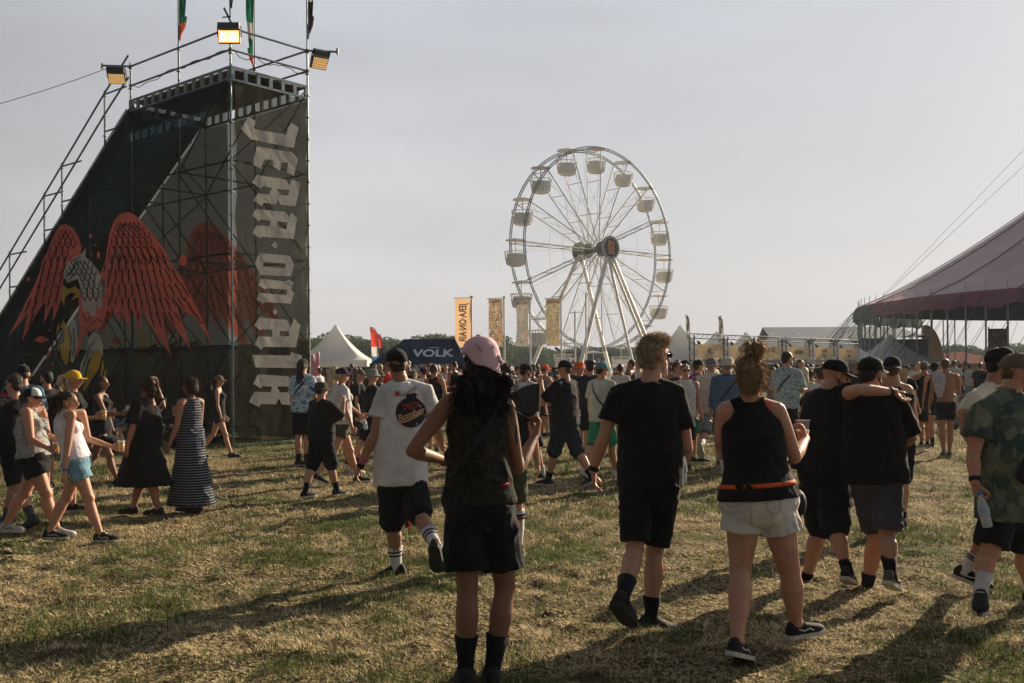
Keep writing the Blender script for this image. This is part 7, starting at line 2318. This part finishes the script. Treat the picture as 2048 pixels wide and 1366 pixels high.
mid('woman with long dark hair in black dress holding a beer out', 196, 972, 762, 88, 'f', 'd', w=1.02, sleeve=0, strap=True, hair='longstraight', hc='dark', aR=(28, 10, 62), gait=WR_, skirt=.62, bot=BLACKS, extra=cupx('R', 'full beer cup held out by the woman with long dark hair'), H=1.62)
mid('woman in dark cap, black top and denim shorts walking right by the tower corner', 432, 915, 748, 84, 'f', 'f', sleeve=0, strap=True, bot=DENIMD, hem=.35, hair='ponytail', hc='brown', hat='cap', hatm=KHAKI, gait=WR_, shoe=SHOEBL)
mid('person in blue and white flowered shirt beside the lettered banner', 605, 932, 718, 24, top=HAWAII, sleeve=.85, hair='longstraight', hc='brown', hat='cap', hatm=CAMOH, hem=.95, sock=KSOCK, extra=sashx(), w=1.06, H=1.84)
mid('person in camouflage bucket hat and oversized black tee and shorts', 642, 994, 762, 42, w=1.20, sleeve=.95, hat='bucket', hatm=CAMOH, hair='crop', gait=(18, 4, -14, 8), aR=FACE, sock=KSOCK, hem=1.0)
mid('woman in purple cap, white tee and olive shorts walking right', 676, 968, 737, 66, 'f', 'f', top='w', bot=OLIVE, hem=.45, hair='lowbun', hc='pale', hat='cap', hatm=PURP, gait=WL_, aR=DOWN, H=1.72)
mid('woman with long pale blond hair carrying a water bottle', 662, 960, 738, 60, 'f', 'f', dist=15.6, top='w', bot=OLIVE, hem=.5, hair='longstraight', hc='pale', aR=(22, 12, 30), shoe=SHOEW, gait=WR_, H=1.74, extra=lambda P: bottle(P.grip('R', .06), Vector((.25, 0, -1)), 'blue labelled water bottle in the hand of the pale blond woman'))
mid('man in grey green bucket hat and long black tee', 738, 940, 735, 70, w=1.02, hat='bucket', hatm=BUCKG, hair='crop', hc='grey', sleeve=.8, gait=WR_)
mid('woman in brown cap with patterned skirt beside the bucket hat', 716, 935, 744, 100, 'f', 'f', dist=17.6, H=1.66, hair='ponytail', hat='cap', hatm=KHAKI, bot=PATTERN, skirt=.5)
mid('woman with tan cap right of the grey green bucket hat', 758, 930, 752, 130, 'f', 't', dist=19, H=1.62, hair='longstraight', hc='brown', hat='cap', hatm=KHAKI, top='n')
mid('person in brown bucket hat behind the white printed tee', 822, 905, 748, 60, dist=21, H=1.62, hat='bucket', hatm=KHAKI, top='c', hair='long', hc='brown')
mid('man in red and black sleeveless jersey with short hair', 868, 906, 729, 30, w=1.05, top=ramp_mat('red_black_jersey', 'noise', [(0, (.012, .012, .014)), (.56, (.35, .03, .03))], 5, mapping=(2.5, 2.5, .6)), sleeve=0, hair='short', hc='brown', bot=BLACKS, aR=HOLD)
mid('person in purple cap left of the red and black jersey', 848, 895, 736, -40, dist=22, H=1.70, top='w', hat='cap', hatm=PURP)
mid('man in white tee, black cap and bag strap, right of the pink bandana', 1046, 962, 738, 52, w=1.12, top='w', hat='cap', hatm=BLACKC, hair='short', hc='dark', beard='dark', turn=10, nod=8, aR=CHEST, sock=WSOCK, extra=sashx(), H=1.76, gait=WR_)
mid('bearded man in wide black hat and black tank facing the camera', 1063, 900, 738, 170, dist=19.5, H=1.72, sleeve=0, strap=True, hat='bucket', hatm=BLACKC, beard='dark', hc='dark')
mid('blond person with red sunglasses right of the bandana', 1012, 955, 733, 80, 'f', 'p', dist=15.0, H=1.70, top='o', sleeve=0, hair='short', hc='blond', glasses=True)
mid('man in orange cap and grey tank', 1088, 868, 738, 60, dist=24, H=1.74, top='g', sleeve=0, strap=True, hat='cap', hatm=ORA, aR=CHEST)
mid('man in big black tee and cap with hand at mouth, holding a beer', 1140, 974, 723, -52, w=1.14, sleeve=.9, hat='cap', hatm=BLACKC, hair='crop', hc='lbrown', bot=DENIMD, hem=1.05, aL=FACE, aR=(20, 12, 70), turn=-16, gait=WL_, sock=KSOCK, H=1.80, extra=cupx('R', 'beer cup held by the man with his hand at his mouth'))
mid('man in sage tee, teal cap and green shorts with a strap over his shoulder', 1200, 958, 733, 40, w=1.06, top='s', bot=GREENC, hat='cap', hatm=TEALC, hair='short', hc='dark', turn=25, gait=WR_, extra=sashx('L'), shoe=SHOEW, H=1.78, sleeve=.75)
mid('person in bright orange bucket hat', 1157, 890, 727, 150, dist=19, H=1.76, hat='bucket', hatm=ORA, top='k', hair='crop')
mid('person with dark curly hair and dark shirt behind the teal cap', 1180, 905, 725, 20, dist=18, H=1.78, hair='fluffy', hc='dark', top='n')
mid('person in white tee with a black backpack strap before the black board', 1108, 872, 742, 10, 'm', 'f', dist=24.5, H=1.70, top='w', hc='dark', extra=sashx('L'))
mid('woman in black top and patterned trousers behind the man in big black tee', 1112, 908, 752, 14, 'f', 'f', dist=20, H=1.60, sleeve=0, strap=True, bot=PATTERN, hem=1.7, hair='lowbun', hc='brown')
mid('man in white tee right of the teal cap', 1240, 880, 738, 30, dist=23, H=1.74, top='w', hc='dark')
mid('person in cream shirt and grey cap near the wheel fence', 1258, 850, 742, 10, dist=28, H=1.66, top='c', hat='cap', hatm=GREYC)
mid('man in white tank and sunglasses facing the camera beside the black tee', 1371, 942, 741, 175, w=.98, top='w', sleeve=0, hc='brown', glasses=True, aR=CHEST, H=1.70)
mid('person in bright tropical shirt and dark cap', 1394, 935, 727, 60, dist=17.2, H=1.78, top=TROPIC, sleeve=.9, hat='cap', hatm=BLACKC, bot=GREENC)
mid('person in black tee and sunglasses between the blond man and the tropical shirt', 1352, 930, 731, 130, dist=16.6, H=1.74, glasses=True, hc='brown')
mid('dark capped person in white tee just right of the blond man', 1366, 925, 726, 100, dist=18.2, H=1.78, top='w', hat='cap', hatm=BLACKC, hc='dark')
mid('man in ecru shirt and grey cap striding away', 1420, 938, 722, 22, w=1.02, top='c', sleeve=.9, hat='cap', hatm=GREYC, hair='crop', hc='grey', bot=mat('grey_denim', (.17, .20, .20), .9, .25, 14, .6, 60), hem=.9, gait=(18, 4, -30, 45), sock=WSOCK, turn=18, H=1.84, shoe=SHOEB)
mid('man in blue plaid shirt and pale bucket hat with a strap', 1456, 948, 723, 14, w=1.08, top=PLAIDB, sleeve=1.5, hat='bucket', hatm=CREAM2, hair='crop', hc='grey', bot=BLACKS, gait=(10, 3, -10, 8), sock=WSOCK, shoe=SHOEW, extra=sashx(), H=1.80)
mid('tall bearded man in pale patterned shirt with sunglasses and bag strap', 1574, 930, 712, 48, w=1.06, top=FLORAL, sleeve=.85, hc='dark', beard='dark', glasses=True, aR=HOLD, turn=20, extra=sashx(), H=1.90)
mid('woman with blond hair and white top right of the pale patterned shirt', 1608, 925, 742, 10, 'f', 'f', dist=17.5, H=1.64, top='w', sleeve=0, hair='long', hc='pale')
mid('woman in beige cap with dark ponytail', 1622, 920, 745, 20, 'f', 'f', dist=18.5, H=1.64, hair='ponytail', hc='dark', hat='cap', hatm=CREAM2, sleeve=0, strap=True)
mid('woman with short curly brown hair left of the embracing men', 1641, 935, 742, -10, 'f', 'f', dist=15.5, H=1.62, hair='fluffy', hc='brown', top='w')
mid('person with short dark hair between blond woman and patterned shirt', 1596, 860, 737, 100, dist=24, H=1.68, hc='dark', top='c')
mid('woman in lime green top with dark hair', 1600, 850, 740, 200, 'f', 'f', dist=27, H=1.64, hc='dark', hair='long', top=cloth('lime_top', (.30, .48, .08)))
mid('tattooed man with black backpack and grey cap near the tent poles', 1848, 886, 734, 20, w=1.1, hat='cap', hatm=GREYC, sleeve=0, strap=True, sk='t', aR=HOLD, dist=20.5, H=1.74)
mid('walker in black vest and navy shorts foot lifted, in a black cap', 1872, 897, 732, 22, 'f', 'f', sleeve=0, bot=cloth('navy_shorts', (.015, .022, .045)), hem=.55, hair='short', hc='dark', hat='cap', hatm=BLACKC, glasses=True, gait=(-34, 40, 8, 2), H=1.72, sock=KSOCK, turn=30)
mid('person with blond hair behind the tank top man', 1810, 900, 737, 60, 'f', 'f', dist=19, H=1.66, hair='long', hc='blond', hat='cap', hatm=BLACKC)
P = Person(1893, 914, H=1.78, head=16, w=1.06, gait=(4, 4, -6, 3), armR=HOLD, armL=DOWN, turn=28)
P.start('shirtless shaven headed man with a pale shirt over his shoulder and black shorts')
P.body('t'); P.shorts(BLACKS, hem=.62, flare=.012, waist=.08, tight=True); P.hair('crop', 'lbrown'); P.belt(mat('elastic_band', (.03, .05, .05)), .08, .014, 'waistband', .02)
m = MB(); S_ = P.J['sL'].lerp(P.J['nk'], .35)
m.tube([S_ + P.f*.10 - P.u*.16, S_ + P.f*.06 + P.u*.03, S_ - P.f*.02 + P.u*.055, S_ - P.f*.11 - P.u*.02, S_ - P.f*.13 - P.u*.22, S_ - P.f*.12 - P.u*.40], [(.07, .02), (.09, .025), (.10, .028), (.115, .03), (.10, .035), (.05, .02)], 12, ref=P.r)
T = thing('carried_shirt', 'crumpled pale lilac shirt hung over the shirtless man shoulder', 'shirt', S_)
remesh('cloth', m, .014, cloth('lilac_cloth', (.40, .37, .42)), T, 2, .022, 3)
for q in 'RL': P.shoe(q, mat('slipper', (.08, .07, .06)), SOLE, name='slipper')
o = ground(452, 912); T = thing('litter', 'crumpled red and white packet lying at the tower foot', 'litter', o)
m = MB(); m.ell(o + Vector((0, 0, .03)), (.09, .05, .03), 8, 6); remesh('packet', m, .014, cloth('packet_white', (.5, .5, .5)), T, 1, .02)
m = MB(); m.ell(o + Vector((.13, -.02, .025)), (.05, .03, .02), 8, 6); remesh('wrapper', m, .012, REDC, T, 1, .01)
# -- hidden walker in front of the bandana woman, red corded bag
mid('walker in olive shorts and long striped white socks partly hidden by the bandana woman', 1012, 1128, 800, 10, w=1.0, top='k', bot=OLIVE, hem=.9, gait=(14, 4, -14, 20), hair='short', H=1.70, extra=lambda P: [P.sock(q, .36, WSOCK, stripes=(.30, .33)) for q in 'RL'], turn=0)
o = at(815, 1040, 8.6); T = thing('corded_bag', 'small black bag with red cord carried behind the bomb print man', 'bag', o)
m = MB(); m.ell(o, (.05, .03, .07), 10, 8); remesh('pouch', m, .01, STRAPK, T, 2, .006)
MB().tube([o + Vector((.02, -.04, .09 - .02*i)) + Vector((.008*(-1)**i, 0, 0)) for i in range(10)], .009, 6).build('cord', mat('red_cord', (.6, .02, .03)), T)

# -- people sitting on the grass
def sitter(px, fy, head, label, top, bot, hc='brown', hatm=None, sk='f', Hs=1.7, hair='short'):
    P = Person(px, fy, H=Hs, head=head, gait=STAND, armR=(40, 10, 60), armL=(40, 10, 60))
    J = P.J; drop = J['pel'].z - .13
    for q in list(J):
        if q[0] not in 'kah' or q == 'hd' or q[0] == 'h' and q != 'hd': J[q] = J[q] - P.u * drop
    for q, sg in (('R', 1), ('L', -1)):
        J['k'+q] = J['h'+q] + P.f*.28 + P.r*sg*.10 + P.u*.30; J['a'+q] = J['k'+q] + P.f*.18 - P.u*.36 - P.r*sg*.02
        J['a'+q].z = .07; P.foot[q] = P.f.copy()
        J['w'+q] = J['k'+q] - P.f*.03 + P.u*.06; J['e'+q] = (J['s'+q] + J['w'+q])/2 - P.u*.08 + P.r*sg*.05
    P.start(label, 'people sitting on the grass'); P.body(sk); P.top(top, 'shirt', .8, .05, .01); P.shorts(bot, hem=.9); P.hair(hair, hc)
    if hatm: P.cap(hatm)
    P.shoes(SHOEW, SOLE)
    return P
sitter(222, 905, 100, 'person sitting in the shade of the tower in a checked shirt', PLAIDD, DENIMD)
sitter(262, 900, -80, 'person sitting in the tower shade with a pale cap tipped forward', GREYC, DENIMD, hatm=SAGE)
sitter(350, 896, 120, 'person in black sitting between the dress wearers at the foot of the tower', BLACKC, BLACKS)
sitter(1826, 856, 30, 'person in white top and bright blue trousers sitting near the tent poles', WHITEC, cloth('bright_blue', (.03, .20, .34)))
sitter(1905, 860, 80, 'person in grey sitting behind the shirtless man', GREYC, DENIMD)
# two children on the wheel platform
for px, lab, c in ((1196, 'attendant in bright blue shirt on the wheel platform, left one of two', cloth('blue_tee', (.02, .12, .42))), (1209, 'attendant in teal shirt on the wheel platform, right one of two', cloth('teal_tee', (.08, .25, .32)))):
    P = Person(px, 740, H=1.7, head=150, dist=86, armR=HOLD, armL=DOWN)
    P.start(lab); P.vox = .04; P.body('t'); P.top(c, 'tshirt', .6); P.shorts(DENIMD); P.hair('short', 'dark')
    P.T.location.z = .82
    b_ = thing('riser', 'white platform block under the wheel attendant' + (' in teal' if 'teal' in lab else ' in bright blue'), 'platform', (P.base.x, 86, 0))
    MB().box((P.base.x - .5, 85.6, 0), (P.base.x + .5, 86.6, .8)).tube([(P.base.x - .5, 85.6, .8), (P.base.x - .5, 85.6, 1.7), (P.base.x + .5, 85.6, 1.7)], .03, 5).build('deck_block', WHITEST, b_)

# ================================================================ the far crowd
def crowd():
    kinds = [
     ('in a black tee and dark shorts', dict(top='k', hc='dark')), ('in a black tee and black cap', dict(top='k', hat='cap', hatm=BLACKC)),
     ('in a white tee and black shorts', dict(top='w', hc='brown')), ('with long brown hair in a black top', dict(top='k', sex='f', hair='long', hc='brown', sleeve=0, bot=DENIMD, hem=.5)),
     ('in a grey tee and dark denim', dict(top='g', bot=DENIMD, hc='dark')), ('in an ecru shirt', dict(top='c', hc='blond')),
     ('with fair hair in a dark top', dict(top='n', sex='f', hair='long', hc='pale')), ('in a black tank top', dict(top='k', sleeve=0, strap=True, sk='t', hc='dark')),
     ('in olive clothes and a bucket hat', dict(top='o', hat='bucket', hatm=OLIVE)), ('in a red top', dict(top=REDC, hc='dark', hem=1.7)),
     ('in a sage tee and light shorts', dict(top='s', bot=DENIM, hc='brown')), ('in black with a ponytail', dict(top='k', sex='f', hair='ponytail', hc='brown', bot=BLACKS, hem=1.8)),
     ('in a black tee and trousers', dict(top='k', hem=1.8, hc='lbrown', beard='brown')), ('in a flowered blue shirt', dict(top=HAWAII, hc='dark'))]
    rg = random.Random(21); protos = []
    for i, (lab, kw) in enumerate(kinds):
        px = (590, 700, 905, 930, 1060, 1275, 1330, 1500, 1545, 1680, 1760, 1840, 1960, 2030)[i]
        P = mid('person ' + lab + ', nearest such in the crowd', px, 0, None, rg.uniform(0, 360), dist=27 + (i % 5) * 2.4, H=rg.uniform(1.66, 1.84), aR=rg.choice((HOLD, DOWN, CHEST)), aL=rg.choice((DOWN, HOLD)), group=None, **kw)
        protos.append((P, lab))
    zones = [(560, 745, 24, 56, 34), (740, 935, 23, 36, 26), (935, 1075, 24, 44, 20), (1120, 1345, 25, 60, 34), (1335, 1560, 20, 56, 42), (1560, 1720, 20, 58, 34), (1720, 1900, 24, 70, 34), (1900, 2070, 30, 80, 34)]
    used = []
    WH_ = ['by the white pagoda tent', 'before the blue lettered tent', 'under the banner flags', 'before the ferris wheel', 'before the truss stalls', 'by the signing sessions stall', 'at the big top corner', 'under the big top']
    for x0, x1, d0, d1, n in zones:
        zi = zones.index((x0, x1, d0, d1, n)); near = {}
        for _ in range(n):
            for _try in range(20):
                d = d0 + (d1 - d0) * rg.random() ** .8; px = rg.uniform(x0, x1)
                q = at(px, 738, d)
                if all((q.x-u[0])**2 + (d-u[1])**2 > .5 for u in used): break
            used.append((q.x, d))
            P, lab = rg.choice(protos)
            where = WH_[zi] + (', near rows' if d < (d0 + d1) / 2 else ', back rows')
            dup(P.T, (q.x, d, 0), rg.uniform(0, 6.28), rg.uniform(.93, 1.05), 'person ' + lab + ' ' + where, 'crowd ' + where + ', ' + lab)
crowd()
# ================================================================ summer haze over the field
def haze():
    m = bpy.data.materials.new('haze'); m.use_nodes = True; N = m.node_tree.nodes; L = m.node_tree.links; N.clear()
    v = N.new('ShaderNodeVolumePrincipled'); v.inputs['Color'].default_value = (.80, .87, 1.0, 1); v.inputs['Density'].default_value = .00045
    v.inputs['Anisotropy'].default_value = .1
    o = N.new('ShaderNodeOutputMaterial'); L.new(v.outputs[0], o.inputs['Volume'])
    h = MB().box((-420, -12, -1.2), (420, 520, 38)).build('haze', m)
    h['kind'] = 'stuff'; h['label'] = 'pale warm haze hanging over the whole field'; h['category'] = 'haze'
haze()
